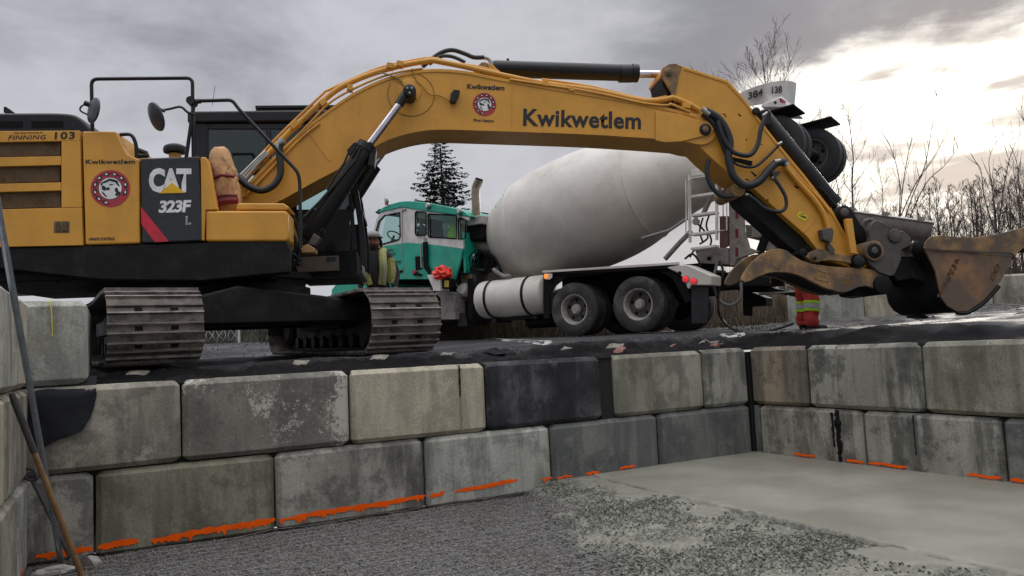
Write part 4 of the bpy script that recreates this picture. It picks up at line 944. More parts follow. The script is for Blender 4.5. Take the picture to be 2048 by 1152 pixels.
# --- stick (arm)
SY = -.29
stk = [(1321, 150), (1325, 136), (1338, 128), (1352, 127), (1367, 132), (1455, 160), (1462, 166), (1491, 199), (1514, 231), (1560, 290), (1610, 350), (1669, 426), (1692, 469), (1706, 505), (1730, 503), (1741, 518), (1733, 535), (1716, 540), (1660, 522), (1635, 500), (1613, 472), (1560, 425), (1511, 381), (1465, 353), (1418, 312), (1396, 290), (1388, 262), (1370, 215), (1340, 180)]
sk = obj('stick', MB().prism(E_.P(stk, SY), SY, -SY), M_yel, EX, bev=.012, ang=25)
obj('stick_head_plate', MB().prism(E_.P([(1321, 150), (1325, 136), (1338, 128), (1352, 127), (1364, 133), (1358, 150), (1352, 185), (1352, 215)]+[(1340, 180)], SY-.02), SY-.02, SY-.002), M_yelw, sk, bev=.006)
strip([(1369, 137), (1454, 164), (1489, 202), (1512, 234), (1558, 293), (1608, 353), (1666, 429), (1688, 470)], .03, SY-.012, .011, 'edge_lip', parent=sk)
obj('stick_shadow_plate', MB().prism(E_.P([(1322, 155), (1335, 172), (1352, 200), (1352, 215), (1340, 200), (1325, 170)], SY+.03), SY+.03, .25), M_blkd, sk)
pin((1338, 143), SY-.05, -SY+.05, .06, M_yelw, n=16); pin((1338, 143), SY-.06, SY-.045, .03, M_yelw, n=8)
pin((1514, 221), SY-.06, -SY+.06, .055, M_blk)
x, z = E_.px(1412, 258, SY)
obj('wear_collar', MB().lathe([(0, .15), (.04, .15), (.04, .11)], (x, SY-.04, z), (0, 1, 0), 24), M_blk, EX)
# bucket cylinder along the back of the stick
def par(pts, y0, y1, m, nm, bev=.01, parent=EX): return obj(nm, MB().prism(E_.P(pts, y0), y0, y1), m, parent, bev=bev)
ecyl('bucket_cylinder', (1523, 228), (1668, 408), -.05, .115); ecyl('cylinder_rod', (1660, 400), (1688, 434), -.05, .055, M_chrome, ends=False)
par(z5((725, 370), (770, 355), (800, 385), (785, 460), (740, 420)), -.2, .1, M_blk, 'cylinder_lug')
etube('cylinder_lines', z5((1080, 830), (1130, 880), (1160, 920), (1190, 950)), -.2, .03, M_blkd, sm=False)
pin((1691, 424), -.38, .38, .10, M_blkd); pin((1691, 424), -.42, -.37, .06, M_grey)
# thumb cylinder under the stick
ecyl('thumb_cylinder', (1478, 379), (1612, 498), .0, .165); 
par(z6((380, 185), (480, 165), (700, 330), (850, 470), (910, 545), (850, 590), (760, 560), (600, 420), (430, 270)), -.17, .17, M_blkd, 'cylinder_guard', .03)
pin((1478, 379), SY-.04, -SY+.04, .10, M_yelw); pin((1478, 379), SY-.06, SY-.035, .055, M_yelw, n=6)
pin((1608, 505), SY-.04, -SY+.04, .06, M_blkd)
etube('hydraulic_pipe', z5((870, 695), (960, 800), (1050, 900), (1105, 980), (1130, 1040), (1142, 1090)), SY-.05, .038, M_yel, sk)
etube('hydraulic_pipe', z5((905, 710), (1000, 810), (1090, 905), (1150, 980)), SY-.03, .016, M_yel, sk)
for pts, r, d in ((((400, 370), (470, 410), (520, 480), (545, 560), (535, 640), (545, 700), (570, 770), (640, 822), (720, 798), (780, 730), (830, 685), (885, 682)), .056, .12),
                  (((470, 430), (500, 520), (545, 600), (600, 633), (670, 635), (715, 570), (733, 480), (762, 400)), .034, .16),
                  (((430, 430), (520, 560), (560, 670), (620, 705), (700, 705), (780, 640), (850, 568)), .02, .10),
                  (((415, 665), (405, 740), (425, 810), (465, 865), (510, 888), (560, 885)), .034, .06),
                  (((812, 775), (850, 830), (882, 890), (885, 950), (845, 980), (765, 962), (700, 910), (655, 880)), .026, .16),
                  (((380, 385), (450, 450), (490, 540), (530, 640)), .04, .08)):
    etube('hydraulic_hose', z5(*pts), SY-d, r, M_hose)
for a, b in (((375, 355), (420, 390)), ((815, 680), (850, 672)), ((745, 400), (772, 380)), ((880, 682), (893, 700)), ((800, 770), (818, 800)), ((640, 875), (670, 885)), ((835, 575), (860, 560)), ((690, 905), (712, 920))):
    etube('hose_fitting', z5(a, b), SY-.14, .038 if a[0] in (375, 815, 880) else .022, M_zinc, sm=False)
par(z5((800, 740), (850, 730), (850, 750), (815, 780)), SY-.1, SY, M_grey, 'hose_bracket', .004)
par(z6((920, 420), (980, 408), (995, 430), (985, 490), (975, 500), (930, 480)), SY-.13, SY-.01, M_grey, 'pipe_manifold'); par(z6((960, 490), (1000, 540), (1000, 570), (975, 570), (955, 530)), SY-.08, SY, M_grey, 'pipe_manifold')
ws = decal('warning_sticker', E_, z5((965, 972), (1018, 1008), (1003, 1042), (950, 1012)), SY, M_warn, sk, off=.006)
decal('warning_symbol', E_, z5((965, 1000), (990, 988), (985, 1018)), SY-.003, M_sticker, sk, off=.006); decal('warning_symbol', E_, z5((990, 1005), (1008, 1012), (1004, 1022), (988, 1014)), SY-.003, M_sticker, sk, off=.006); decal('warning_symbol', E_, z5((970, 1001), (986, 992), (982, 1010)), SY-.006, M_warn, sk, off=.006)
par(z6((810, 438), (815, 442), (900, 340), (895, 336)), SY-.008, SY-.001, M_yel, 'weld_seam', 0, sk)
scr = MB()
for (a, b, w) in (((596, 385), (612, 402), 3), ((515, 400), (524, 402), 3), ((640, 545), (650, 542), 3), ((675, 735), (705, 765), 4), ((640, 780), (660, 790), 3), ((935, 820), (960, 838), 4), ((770, 905), (780, 912), 4), ((500, 385), (520, 392), 2), ((730, 570), (742, 572), 2), ((560, 655), (680, 690), 11)):
    (u0, v0), (u1, v1) = z5(a, b); x0_, z0_ = E_.px(u0, v0, SY-.003); x1_, z1_ = E_.px(u1, v1, SY-.003); d = Vector((x1_-x0_, z1_-z0_)); nrm = Vector((-d.y, d.x)).normalized()*w*.0035
    scr.prism([(x0_+nrm.x*.4, z0_+nrm.y*.4), (x1_+nrm.x, z1_+nrm.y), (x1_-nrm.x, z1_-nrm.y), (x0_-nrm.x, z0_-nrm.y)], SY-.003, SY-.001)
obj('grease_marks', scr, M_dark, sk, kind='stuff')

# --- linkage, coupler
par(z7((862, 125), (912, 122), (945, 358), (903, 354)), -.42, -.36, M_yel, 'side_link'); par(z7((862, 125), (912, 122), (945, 358), (903, 354)), .36, .42, M_yel, 'side_link')
par(z7((845, 60), (905, 50), (960, 150), (1040, 240), (1040, 330), (1000, 320), (930, 230)), -.18, .18, M_blkd, 'power_link', .02)
pin((1720, 522), -.44, .44, .085, M_blk)
coup = z7((1030, 240), (1020, 200), (1040, 150), (1075, 130), (1120, 150), (1165, 172), (1185, 205), (1250, 205), (1300, 250), (1300, 300), (1240, 330), (1235, 400), (1190, 500), (1150, 505), (1090, 480), (1040, 440), (1010, 400), (1005, 350), (1015, 300))
for y0 in (-.40, .30): par(coup, y0, y0+.10, M_grey, 'coupler_plate', .015)
par(z7((1060, 230), (1150, 220), (1180, 400), (1150, 480), (1060, 420)), -.30, .30, M_blkd, 'coupler_core')
x, z = E_.px(*z7((1075, 165))[0], -.3); obj('lifting_eye', MB().tube([(x+.11*math.cos(q*PI/8), -.12, z+.10*math.sin(q*PI/8)) for q in range(17)], .035, 8), M_grey, EX)
pin(z7((1062, 335))[0], -.46, .46, .145, M_yelw); pin(z7((1062, 335))[0], -.475, -.455, .11, M_blkd); pin(z7((1062, 335))[0], -.49, -.47, .05, M_grey)
pin(z7((1200, 235))[0], -.44, .44, .10, M_grey)
obj('coupler_hook', MB().prism(E_.P(z7((1245, 330), (1280, 290), (1380, 270), (1420, 285), (1395, 330), (1320, 380), (1250, 380)), -.35), -.35, .35), M_grey, EX, bev=.02)

# --- thumb
TH = z7((180, 532), (185, 505), (212, 455), (255, 405), (315, 355), (370, 328), (430, 322), (475, 333), (520, 368), (575, 402), (640, 422), (760, 440), (860, 447), (980, 450), (1080, 466), (1140, 495), (1166, 530), (1166, 570), (1140, 608), (1110, 615), (1080, 600), (1035, 578), (1000, 571), (950, 578), (900, 600), (865, 612), (820, 610), (740, 588), (650, 545), (560, 500), (490, 482), (420, 478), (355, 484), (290, 508), (240, 535), (200, 546))
par([(*p,) for p in TH], -.36, -.29, M_yelw, 'thumb_plate', .01).name = 'thumb_plate'
th0 = E_.P(TH, -.36); obj('thumb_plate', MB().prism(th0, .22, .29), M_yelw, EX, bev=.01)
web = z7((370, 352), (560, 430), (760, 465), (1040, 480), (1090, 560), (1040, 590), (980, 585), (900, 615), (820, 600), (640, 530), (540, 488), (430, 470), (360, 480))
obj('thumb_web', MB().prism(E_.P(web, -.36), -.288, .218), M_blkd, EX, bev=.01)
T2 = z7((395, 335), (440, 380), (420, 460), (385, 450), (385, 385)); 
par(z7((378, 372), (393, 350), (430, 352), (443, 385), (428, 462), (395, 452), (375, 400)), -.365, -.36, M_yelw, 'thumb_patch', .002)
pr = MB()
for a, b, c, d in (((672, 455), (765, 482), (760, 490), (668, 463)), ((672, 455), (680, 458), (672, 530), (664, 522)), ((757, 480), (765, 482), (752, 545), (744, 540)), ((664, 522), (752, 545), (750, 537), (668, 514))): pr.prism(E_.P(z7(a, b, c, d), -.368), -.368, -.36)
for cx0, cz0 in ((690, 490), (715, 495), (735, 500)): pr.prism(E_.P(z7((cx0-8, cz0-12), (cx0+8, cz0-8), (cx0+6, cz0+16), (cx0-9, cz0+12)), -.366), -.366, -.36)
obj('thumb_badge', pr, M_yelw, EX)
par(z7((832, 545), (850, 520), (895, 522), (912, 545), (895, 568), (850, 565)), -.363, -.36, mat('recess_brown', (.15, .085, .03), .8), 'thumb_recess', 0)
pin(z7((1122, 562))[0], -.42, .42, .135, M_blkd); 
obj('thumb_boss', MB().prism(E_.P(z7((900, 600), (960, 580), (1040, 590), (1060, 625), (1000, 642), (930, 632)), -.2), -.2, .2), M_blkd, EX, bev=.02)
TL = z7((605, 378), (640, 340), (690, 322), (740, 335), (780, 352), (870, 363), (945, 372), (968, 405), (935, 428), (860, 412), (760, 400), (690, 408), (640, 402))
par(TL, -.36, -.31, M_yelw, 'thumb_link'); obj('thumb_link', MB().prism(E_.P(TL, -.36), .31, .36), M_yelw, EX, bev=.01)
pin(z7((680, 372))[0], -.40, .40, .085, M_yelw); pin(z7((665, 385))[0], -.402, -.395, .03, M_dark); pin(z7((960, 402))[0], -.42, .42, .10, M_blkd)

# --- bucket: shell bent to the side plate's curve, open at the top
BKY0, BKY1 = -.62, .62
sidep = z7((1392, 326), (1440, 330), (1700, 345), (1968, 368), (1966, 410), (1930, 480), (1878, 560), (1800, 650), (1730, 702), (1660, 738), (1600, 738), (1540, 702), (1500, 645), (1482, 560), (1462, 470), (1422, 388))
shell = z7((1400, 262), (1385, 330), (1420, 388), (1462, 470), (1482, 560), (1500, 645), (1540, 702), (1600, 738), (1660, 738), (1730, 702), (1800, 650), (1878, 560), (1930, 480), (1970, 410), (2030, 330), (2110, 210))
so_ = E_.P(shell, BKY0); so_ = sm2(so_, 3); cen = Vector(E_.P(z7((1700, 470)), BKY0)[0])
si_ = [tuple(Vector(p)+(cen-Vector(p)).normalized()*.035) for p in so_]
mb = MB(); n = len(so_)
V_ = [(p[0], y, p[1]) for y in (BKY0+.03, BKY1-.03) for p in so_]+[(p[0], y, p[1]) for y in (BKY0+.03, BKY1-.03) for p in si_]
F_ = []
for i in range(n-1): F_ += [(i, i+1, n+i+1, n+i), (2*n+i, 3*n+i, 3*n+i+1, 2*n+i+1), (i, 2*n+i, 2*n+i+1, i+1), (n+i, n+i+1, 3*n+i+1, 3*n+i)]
F_ += [(0, n, 3*n, 2*n), (n-1, 3*n-1, 4*n-1, 2*n-1)]
bk = obj('bucket_shell', mb.add(V_, F_), M_blkd, EX, ang=50)
sp_ = sm2(sidep, 1); 
for y in (BKY0, BKY1-.03): obj('bucket_side', MB().prism(E_.P(sidep, BKY0), y, y+.03), M_rust, EX, bev=.006, label='scraped orange bucket side plate' if y < 0 else 'far bucket side plate')
band = z7((1388, 322), (1398, 275), (1430, 245), (1500, 232), (1600, 246), (1720, 248), (1850, 232), (1960, 205), (2060, 180), (2130, 165), (2130, 250), (2040, 322), (1990, 368), (1960, 352), (1700, 342), (1440, 326))
for y in (BKY0-.035, BKY1+.002): obj('side_cutter', MB().prism(E_.P(band, BKY0-.035), y, y+.033), M_yelw, EX, bev=.006)
obj('cutting_edge', MB().prism(E_.P(z7((2040, 322), (2130, 215), (2150, 225), (2060, 345)), BKY0), BKY0-.03, BKY1+.03), M_grey, EX)
for k in range(5):
    y = BKY0+.05+k*.27; a = E_.P(z7((2095, 260), (2150, 170), (2185, 150), (2165, 225), (2120, 290)), BKY0); obj('bucket_tooth', MB().prism(a, y, y+.09), M_grey, EX, bev=.01)
torq = E_.P(z7((1255, 300), (1300, 275), (1400, 268), (1420, 300), (1390, 345), (1290, 370), (1250, 350)), BKY0+.1)
obj('bucket_ear', MB().prism(torq, -.35, -.27), M_grey, EX, bev=.01); obj('bucket_ear', MB().prism(torq, .27, .35), M_grey, EX, bev=.01)
ear = E_.P(z7((1150, 480), (1250, 360), (1400, 340), (1500, 560), (1460, 600), (1300, 520), (1200, 540)), -.28)
for y in (-.33, .25): obj('bucket_ear', MB().prism(ear, y, y+.08), M_blkd, EX, bev=.015)
obj('wear_strap', MB().prism(E_.P(z7((1500, 740), (1560, 745), (1600, 765), (1580, 775), (1500, 765)), BKY0), -.05, .15), M_blkd, EX)
edge = E_.P3(z7((1880, 572), (1800, 662), (1732, 716), (1662, 750), (1600, 748)), BKY0-.01); obj('heel_plate', MB().tube(smooth(edge, 4), .03, 6), M_blkd, EX)
mk = MB()
for (u, v, a, b) in ((1868, 448, 16, 24), (1845, 500, 18, 26)):
    x, z = E_.px(*z7((u, v))[0], BKY0-.004); mk.tube([(x+.032*math.cos(q*PI/6)*a/17, BKY0-.003, z+.055*math.sin(q*PI/6+.5)) for q in range(13)], .010, 5)
obj('weld_mark', mk, mat('brown_scuff', (.12, .06, .03), .8), EX)
ar = MB(); random.seed(5)
for k in range(34):
    t = k/34; u = 1610-120*t+random.uniform(-14, 14); v = 395+240*t+random.uniform(-8, 8); x, z = E_.px(*z7((u, v))[0], BKY0-.003)
    ar.prism([(x+random.uniform(.01, .035)*math.cos(q), z+random.uniform(.01, .03)*math.sin(q)) for q in (0, 1.1, 2.2, 3.2, 4.2, 5.3)], BKY0-.0035, BKY0-.001)
obj('scuff_marks', ar, mat('brown_scuff', (.12, .06, .03), .8), EX, kind='stuff')

# --- lettering and emblems
lettering('CAT', E_, ((297.5, 385), (383, 385), (297.5, 336)), YS, M_white, bp, bold=.05, sp=.86)
decal('badge_triangle', E_, z1((796, 668), (862, 614), (926, 665)), YS-.003, M_decyel, bp, off=.006)
lettering('323F', E_, z1((793, 766), (950, 762), (797, 704)), YS, M_white, bp, bold=.04, sp=.9, shear=.03)
lettering('L', E_, z1((931, 824), (956, 823), (931, 782)), YS, M_white, bp, bold=.03); lettering('L', E_, z1((934, 821), (953, 820), (934, 785)), YS-.003, M_panel, bp, bold=-.005)
lettering('Kwikwetlem', E_, ((171, 328), (270, 327.5), (171, 319)), YS, M_sticker, sd_, bold=.03, sp=1.08)
lettering('GRADE CONTROL', E_, ((177, 481), (229, 480.5), (178, 475)), YS, M_sticker, sd_, bold=.03, shear=.02)
lettering('103', E_, ((109, 279), (149, 278), (110, 264)), YS, M_sticker, rd, bold=.03, sp=1.15)
lettering('FINNING', E_, ((16, 279.5), (90, 278.5), (17, 270.5)), YS, M_sticker, rd, bold=.01, shear=.03, sp=1.1)
lettering('SOLD AND SERVICED BY', E_, ((28, 267.5), (86, 266.5), (28, 264.5)), YS, M_mesh, rd)
lettering('Kwikwetlem', E_, ((1046, 252), (1282, 259), (1047, 217)), BY, M_sticker, bm_, bold=.028, sp=1.05)
lettering('Kwikwetlem', E_, z4((860, 345), (1079, 354), (861, 314)), BY, M_sticker, bm_, bold=.035)
lettering('First Nation', E_, z4((898, 536), (1017, 541), (899, 518)), BY, M_sticker, bm_, bold=.03)
def emblem(c, r, y, parent, seed=1):
    x, z = E_.px(*c, y); x1, _ = E_.px(c[0]+r, c[1], y); R_ = abs(x1-x); rr = random.Random(seed)
    disc = lambda cx, cz, a, b, rot=0, n=28: [(cx+a*math.cos(q)*math.cos(rot)-b*math.sin(q)*math.sin(rot), cz+a*math.cos(q)*math.sin(rot)+b*math.sin(q)*math.cos(rot)) for q in (2*PI*k/n for k in range(n))]
    e = obj('emblem', MB().prism(disc(x, z, R_, R_, 0, 48), y-.004, y-.001), M_emred, parent, label='round red emblem with a white centre')
    ow = MB(); bl = MB(); dots = MB()
    for k in range(12):                                   # ring of black figures with white eyes
        a = 2*PI*k/12+.2; rad_ = R_*.79
        if k in (9, 10): continue
        bl.prism(disc(x+rad_*math.cos(a), z+rad_*math.sin(a), R_*.17, R_*.105, a+PI/2+rr.uniform(-.5, .5), 12), y-.006, y-.004)
        dots.prism(disc(x+rad_*math.cos(a+.04), z+rad_*math.sin(a+.04), R_*.075, R_*.045, a+PI/2, 10), y-.008, y-.006)
        bl.prism(disc(x+rad_*1.06*math.cos(a+.25), z+rad_*1.06*math.sin(a+.25), R_*.05, R_*.03, a, 8), y-.006, y-.004)
    obj('emblem_figures', bl, M_sticker, e)
    bl2 = MB().prism(disc(x, z, R_*.61, R_*.61, 0, 36), y-.0065, y-.005); obj('emblem_outline', bl2, M_sticker, e)
    ow.prism(disc(x, z, R_*.58, R_*.58, 0, 36), y-.008, y-.0066); obj('emblem_centre', ow, M_white, e); obj('emblem_eyes', dots, M_white, e)
    ink = MB()
    for (dx, dz, a, b, rt) in ((.15, .42, .28, .07, -.3), (-.2, .38, .22, .06, .4), (.36, .25, .2, .05, -1.0), (.32, -.1, .09, .14, .2), (-.32, .02, .1, .15, .5), (-.12, -.02, .1, .08, .2), (.38, -.3, .16, .09, .7), (-.3, -.32, .2, .04, -.9), (.05, .2, .12, .03, .2), (-.42, .25, .05, .1, -.4)):
        ink.prism(disc(x+dx*R_, z+dz*R_, a*R_, b*R_, rt, 14), y-.0098, y-.0082)
    obj('emblem_ink', ink, M_sticker, e)
emblem((221, 377), 39.5, YS, sd_, 3); emblem((969, 209), 23.5, BY, bm_, 5)

# --- wrapped seat-like bundle strapped beside the boom foot
bz = z2((150, 590), (135, 340), (137, 300), (160, 278), (205, 268), (228, 285), (240, 330), (262, 400), (275, 470), (288, 520), (292, 590), (240, 600), (190, 602))
byy = -1.12
P_ = E_.P(bz, byy); c_ = Vector((sum(p[0] for p in P_)/len(P_), byy+.17, sum(p[1] for p in P_)/len(P_)))
bmx = bmesh.new(); bmesh.ops.create_icosphere(bmx, subdivisions=4, radius=1)
lp = [Vector((p[0]-c_.x, p[1]-c_.z)) for p in P_]
def rad_at(a):
    d = Vector((math.cos(a), math.sin(a))); best = .2
    for p, q in zip(lp, lp[1:]+lp[:1]):
        e_ = q-p; den = d.x*e_.y-d.y*e_.x
        if abs(den) < 1e-9: continue
        t = (p.x*e_.y-p.y*e_.x)/den; s_ = (p.x*d.y-p.y*d.x)/den
        if t > 0 and -.001 <= s_ <= 1.001: best = t
    return best
for v in bmx.verts:
    a = math.atan2(v.co.z, v.co.x); h = math.hypot(v.co.x, v.co.z); k = rad_at(a)*min(1, h*1.08)
    nn_ = mn.noise(v.co*3.5)*.035+mn.noise(v.co*8)*.018
    v.co = c_+Vector((math.cos(a)*(k+nn_), v.co.y*.17+nn_, math.sin(a)*(k+nn_)))-Vector((EO[0]*0, 0, 0))
me = bpy.data.meshes.new('bundle_cover'); bmx.to_mesh(me); bmx.free(); me.materials.append(M_burlap); me.shade_smooth()
BD = root('strapped_bundle', 'crumpled brown bundle tied with dark red straps standing on the excavator beside the boom foot', 'bundle', EO, rad(-20))
link('cover', me, BD)
for pts, r in ((((165, 440), (200, 428), (240, 430), (272, 434)), .02), (((148, 370), (160, 440), (172, 520), (188, 585)), .028), (((180, 568), (230, 556), (290, 554)), .042), (((186, 535), (230, 528), (286, 530)), .016)):
    obj('strap', MB().tube(smooth(E_.P3(z2(*pts), byy-.005), 4), r, 6), M_strap, BD)
# ================================================================= CONCRETE MIXER TRUCK
TA = 117
_p = at_depth(1213, 669, 14.7); _Y = Vector((-math.sin(rad(TA)), math.cos(rad(TA)), 0)); TO = _p-_Y*1.22
T_ = Fr(TO, TA)
TK = root('concrete_mixer_truck', 'teal and white concrete mixer truck with a huge dusty drum parked behind the excavator', 'mixer truck', TO, rad(TA))
z3 = Zm(720, 330, 3.113); z8 = Zm(860, 480, 3.303)
def tpoly(name, pts, y0, y1, m, bev=.008, parent=TK, **k): return obj(name, MB().prism(T_.P(pts, y0), y0, y1), m, parent, bev=bev, **k)
def ttube(name, pts, y, r, m, parent=TK, k=4, n=8): return obj(name, MB().tube(smooth(T_.P3(pts, y), k) if k else T_.P3(pts, y), r, n), m, parent, ang=60)
def tyre_mb(w, r=.52, c=(0, 0, 0), ri=.285):
    h = w/2; return MB().lathe([(-h*.8, ri), (-h*.95, ri+.04), (-h, r-.12), (-h*.93, r-.035), (-h*.78, r), (h*.78, r), (h*.93, r-.035), (h, r-.12), (h*.95, ri+.04), (h*.8, ri)], c, (0, 1, 0), 48, caps=False)
def rim_mb(w, side, c=(0, 0, 0), ri=.287, dish=.13):
    h = w/2; s = side; b = MB()
    b.lathe([(-h, ri), (h*.8, ri)] if False else [(h*.86, ri+.012), (h*.80, ri-.012), (h*.4, ri-.03), (h*.8-dish, ri-.045), (h*.8-dish, .12), (h*.8-dish+.05, .105), (h*.8-dish+.075, .09), (h*.8-dish+.11, .075), (h*.8-dish+.115, .005)], (0, 0, 0), (0, s, 0), 40, caps=False)
    b.mi = [1 if 3 <= i//40 <= 4 else 0 for i in range(len(b.f))]; b.v = [tuple(Vector(p)+Vector(c)) for p in b.v]; return b
def wheel(x, y, z, side, parent=TK, w=.27, dual=True, m=M_tyre, name='wheel', r=.52):
    wh = obj(name, tyre_mb(w, r, (x, y, z)), m, parent, ang=40)
    obj('rim', rim_mb(w, side, (x, y, z)), [M_rim if name == 'wheel' else M_rimd, M_rimd], wh, ang=40)
    f = y+side*(w/2*.8-.13); hb_ = MB()
    for k in range(10):
        a = 2*PI*k/10; cx_, cz_ = x+.085*math.cos(a), z+.085*math.sin(a); hb_.cyl((cx_, f+side*.02, cz_), (cx_, f+side*.085, cz_), .012, 6)
    obj('wheel_nuts', hb_, M_rim, wh, kind='stuff')
    hl = MB()
    for k in range(5):
        a = 2*PI*k/5+.3; cx_, cz_ = x+.185*math.cos(a), z+.185*math.sin(a); hl.cyl((cx_, f-.02*side, cz_), (cx_, f+side*.006, cz_), .032, 12)
    obj('rim_holes', hl, M_dark, wh, kind='stuff')
    if dual: obj(name, tyre_mb(w, r, (x, y-side*(w+.06), z)), m, parent, ang=40)
    return wh
for x in (.69, -.69):
    wheel(x, 1.10, .525, 1); wheel(x, -1.10, .525, -1, m=M_tyrec)
wheel(5.45, 1.08, .525, 1, dual=False, m=M_tyrec); wheel(5.45, -1.08, .525, -1, dual=False, m=M_tyrec)
for x in (.69, -.69, 5.45): obj('axle', MB().cyl((x, -1, .525), (x, -.13, .525), .09, 12).lathe([(-.2, .08), (-.12, .22), (.12, .22), (.2, .08)], (x, 0, .525), (0, 1, 0), 16).cyl((x, .13, .525), (x, 1, .525), .09, 12), M_blkd, TK)
obj('chassis_frame', MB().bb(-2.9, 7.9, .36, .46, .74, 1.02).bb(-2.9, 7.9, -.46, -.36, .74, 1.02).bb(-.3, .3, -.36, .36, .7, .95).bb(3.0, 3.2, -.36, .36, .74, 1.0).bb(-2.7, -2.5, -.36, .36, .74, 1.0), M_blkd, TK, bev=.01)
# rear mudguard: pale top strip, black apron, sloped corner
tpoly('mudguard_strip', z8((740, 203), (1640, 145), (1642, 162), (742, 217)), 1.26, 1.20, M_cream, .004)
tpoly('mudguard_strip', z8((742, 217), (1640, 163), (1560, 190), (900, 225)), 1.245, .55, M_dark, .004)
tpoly('mudguard_apron', z8((748, 220), (1560, 176), (1640, 215), (1700, 300), (1725, 400), (1690, 420), (1600, 250), (1500, 200), (1200, 215), (1100, 230), (900, 245), (830, 300), (790, 360), (790, 520), (750, 520)), 1.20, 1.16, M_dark, .002)
tpoly('fender_corner', z8((1555, 180), (1640, 162), (1700, 165), (1860, 235), (1858, 300), (1722, 300), (1715, 322), (1700, 322), (1680, 262), (1640, 220)), 1.25, .78, M_cream, .02)
for c, m_ in (((1690, 258), M_redlit), ((1742, 272), M_redlit)):
    x, z = T_.px(*z8(c)[0], 1.255); obj('tail_lamp', MB().lathe([(0, .058), (.02, .055), (.035, .02)], (x, 1.25, z), (0, 1, 0), 20), m_, TK); obj('lamp_bezel', MB().lathe([(0, .07), (.012, .068)], (x, 1.249, z), (0, 1, 0), 20), M_tgrey, TK)
x, z = T_.px(*z8((1648, 220))[0], 1.255); obj('round_reflector', MB().lathe([(0, .04), (.01, .038)], (x, 1.25, z), (0, 1, 0), 16), M_dark, TK)
tpoly('marker_bracket', z8((752, 222), (808, 222), (806, 250), (790, 262), (756, 260)), 1.262, 1.25, M_cream, .004)
x, z = T_.px(*z8((767, 241))[0], 1.265); obj('marker_lamp', MB().lathe([(0, .045), (.02, .043), (.03, .01)], (x, 1.262, z), (0, 1, 0), 16), M_amblit, TK)
tpoly('mud_flap', z8((1722, 302), (1838, 300), (1840, 470), (1830, 550), (1728, 555)), 1.20, 1.18, M_tyrec, .01)
tpoly('mud_flap', z8((1725, 302), (1840, 300), (1840, 540), (1728, 545)), -.9, -.92, M_tyrec, .01)
obj('sky_block_guard', MB().bb(-1.95, 1.36, .50, .53, .60, 1.235), M_dark, TK); obj('mudguard_strip', MB().bb(-1.5, 1.35, -1.25, -.6, 1.16, 1.19), M_blkd, TK)  # first: dark sheet added to block the sky showing between apron and tyres
# long round tank with two straps
ty = .86; a, b = T_.P3(z8((288, 375), (748, 362)), ty+.3); a.y = b.y = ty; rr = .405; L_ = (b-a).length
a.z = b.z = (a.z+b.z)/2-.02
tk = obj('water_tank', MB().lathe([(0, .05), (.005, rr*.55), (.03, rr*.85), (.07, rr*.97), (.12, rr), (L_-.12, rr), (L_-.07, rr*.97), (L_-.03, rr*.85), (L_, .05)], a, b-a, 48), M_cream, TK)
for t in (.2, .74):
    p = a+(b-a)*t; obj('tank_strap', MB().lathe([(-.03, rr+.006), (-.03, rr+.014), (-.01, rr+.02), (.01, rr+.02), (.03, rr+.014), (.03, rr+.006)], p, b-a, 40, caps=False), M_blkd, tk)
obj('tank_bracket', MB().bb(1.5, 2.9, .45, .9, .42, .50).bb(1.65, 1.75, .5, 1.1, .40, .46).bb(2.7, 2.8, .5, 1.1, .38, .46), M_blkd, TK)
obj('air_tank', MB().lathe([(0, .02), (.02, .12), (.06, .14), (.74, .14), (.78, .12), (.8, .02)], (1.5, .5, .36), (1, 0, 0), 20), M_blkd, TK)
# --- drum
F0 = Vector((3.22, 0, 2.23)); ax_ = Vector((-1, 0, .184)).normalized()
_st = [(0, .607), (.15, .803), (.5, .958), (1.0, 1.165), (1.8, 1.245), (2.6, 1.25), (3.4, 1.13), (4.4, .80), (5.3, .62)]
def _rad(t): 
    q = [Vector((a, b, 0)) for a, b in _st]; c = smooth(q, 8); return float(np.interp(t, [p.x for p in c], [p.y for p in c]))
prof = [(-.02, .02), (-.02, .50), (0, .607)]
for k in range(1, 54):
    t = k*.1; prof.append((t, _rad(t)))
    if k in (9, 23, 37): prof += [(t+.004, _rad(t)+.007), (t+.028, _rad(t)+.007), (t+.032, _rad(t))]
prof += [(5.32, .68), (5.5, .68), (5.52, .5)]
dr = obj('mixer_drum', MB().lathe(prof, F0, ax_, 96, caps=True), M_cream, TK, ang=30)
obj('drum_drive', MB().lathe([(-.5, .22), (-.45, .3), (-.1, .34), (.02, .45)], F0, ax_, 24), M_tgrey, TK)
# hatch outline of green dots on the front shoulder
hd_ = MB(); up_ = Vector((0, 0, 1))-ax_*ax_.z; up_.normalize(); sd2 = ax_.cross(up_)
for k in range(16):
    a = k/16*2*PI; t = .62+.17*math.cos(a); th = rad(52)+.30*math.sin(a); r_ = np.interp(t, [p[0] for p in prof], [p[1] for p in prof])
    ysg = 1 if sd2.y > 0 else -1; q = F0+ax_*t+(up_*math.sin(th)+sd2*ysg*math.cos(th))*(r_+.004); hd_.ico(q, .013, 0)
obj('hatch_bolts', hd_, M_teal, dr, kind='stuff')
obj('front_pedestal', MB().prism([(3.25, 1.02), (4.0, 1.02), (3.85, 1.9), (3.55, 2.05)], -.42, .42).bb(3.2, 3.3, -.6, .6, 1.02, 1.5), M_tgrey, TK, bev=.02)
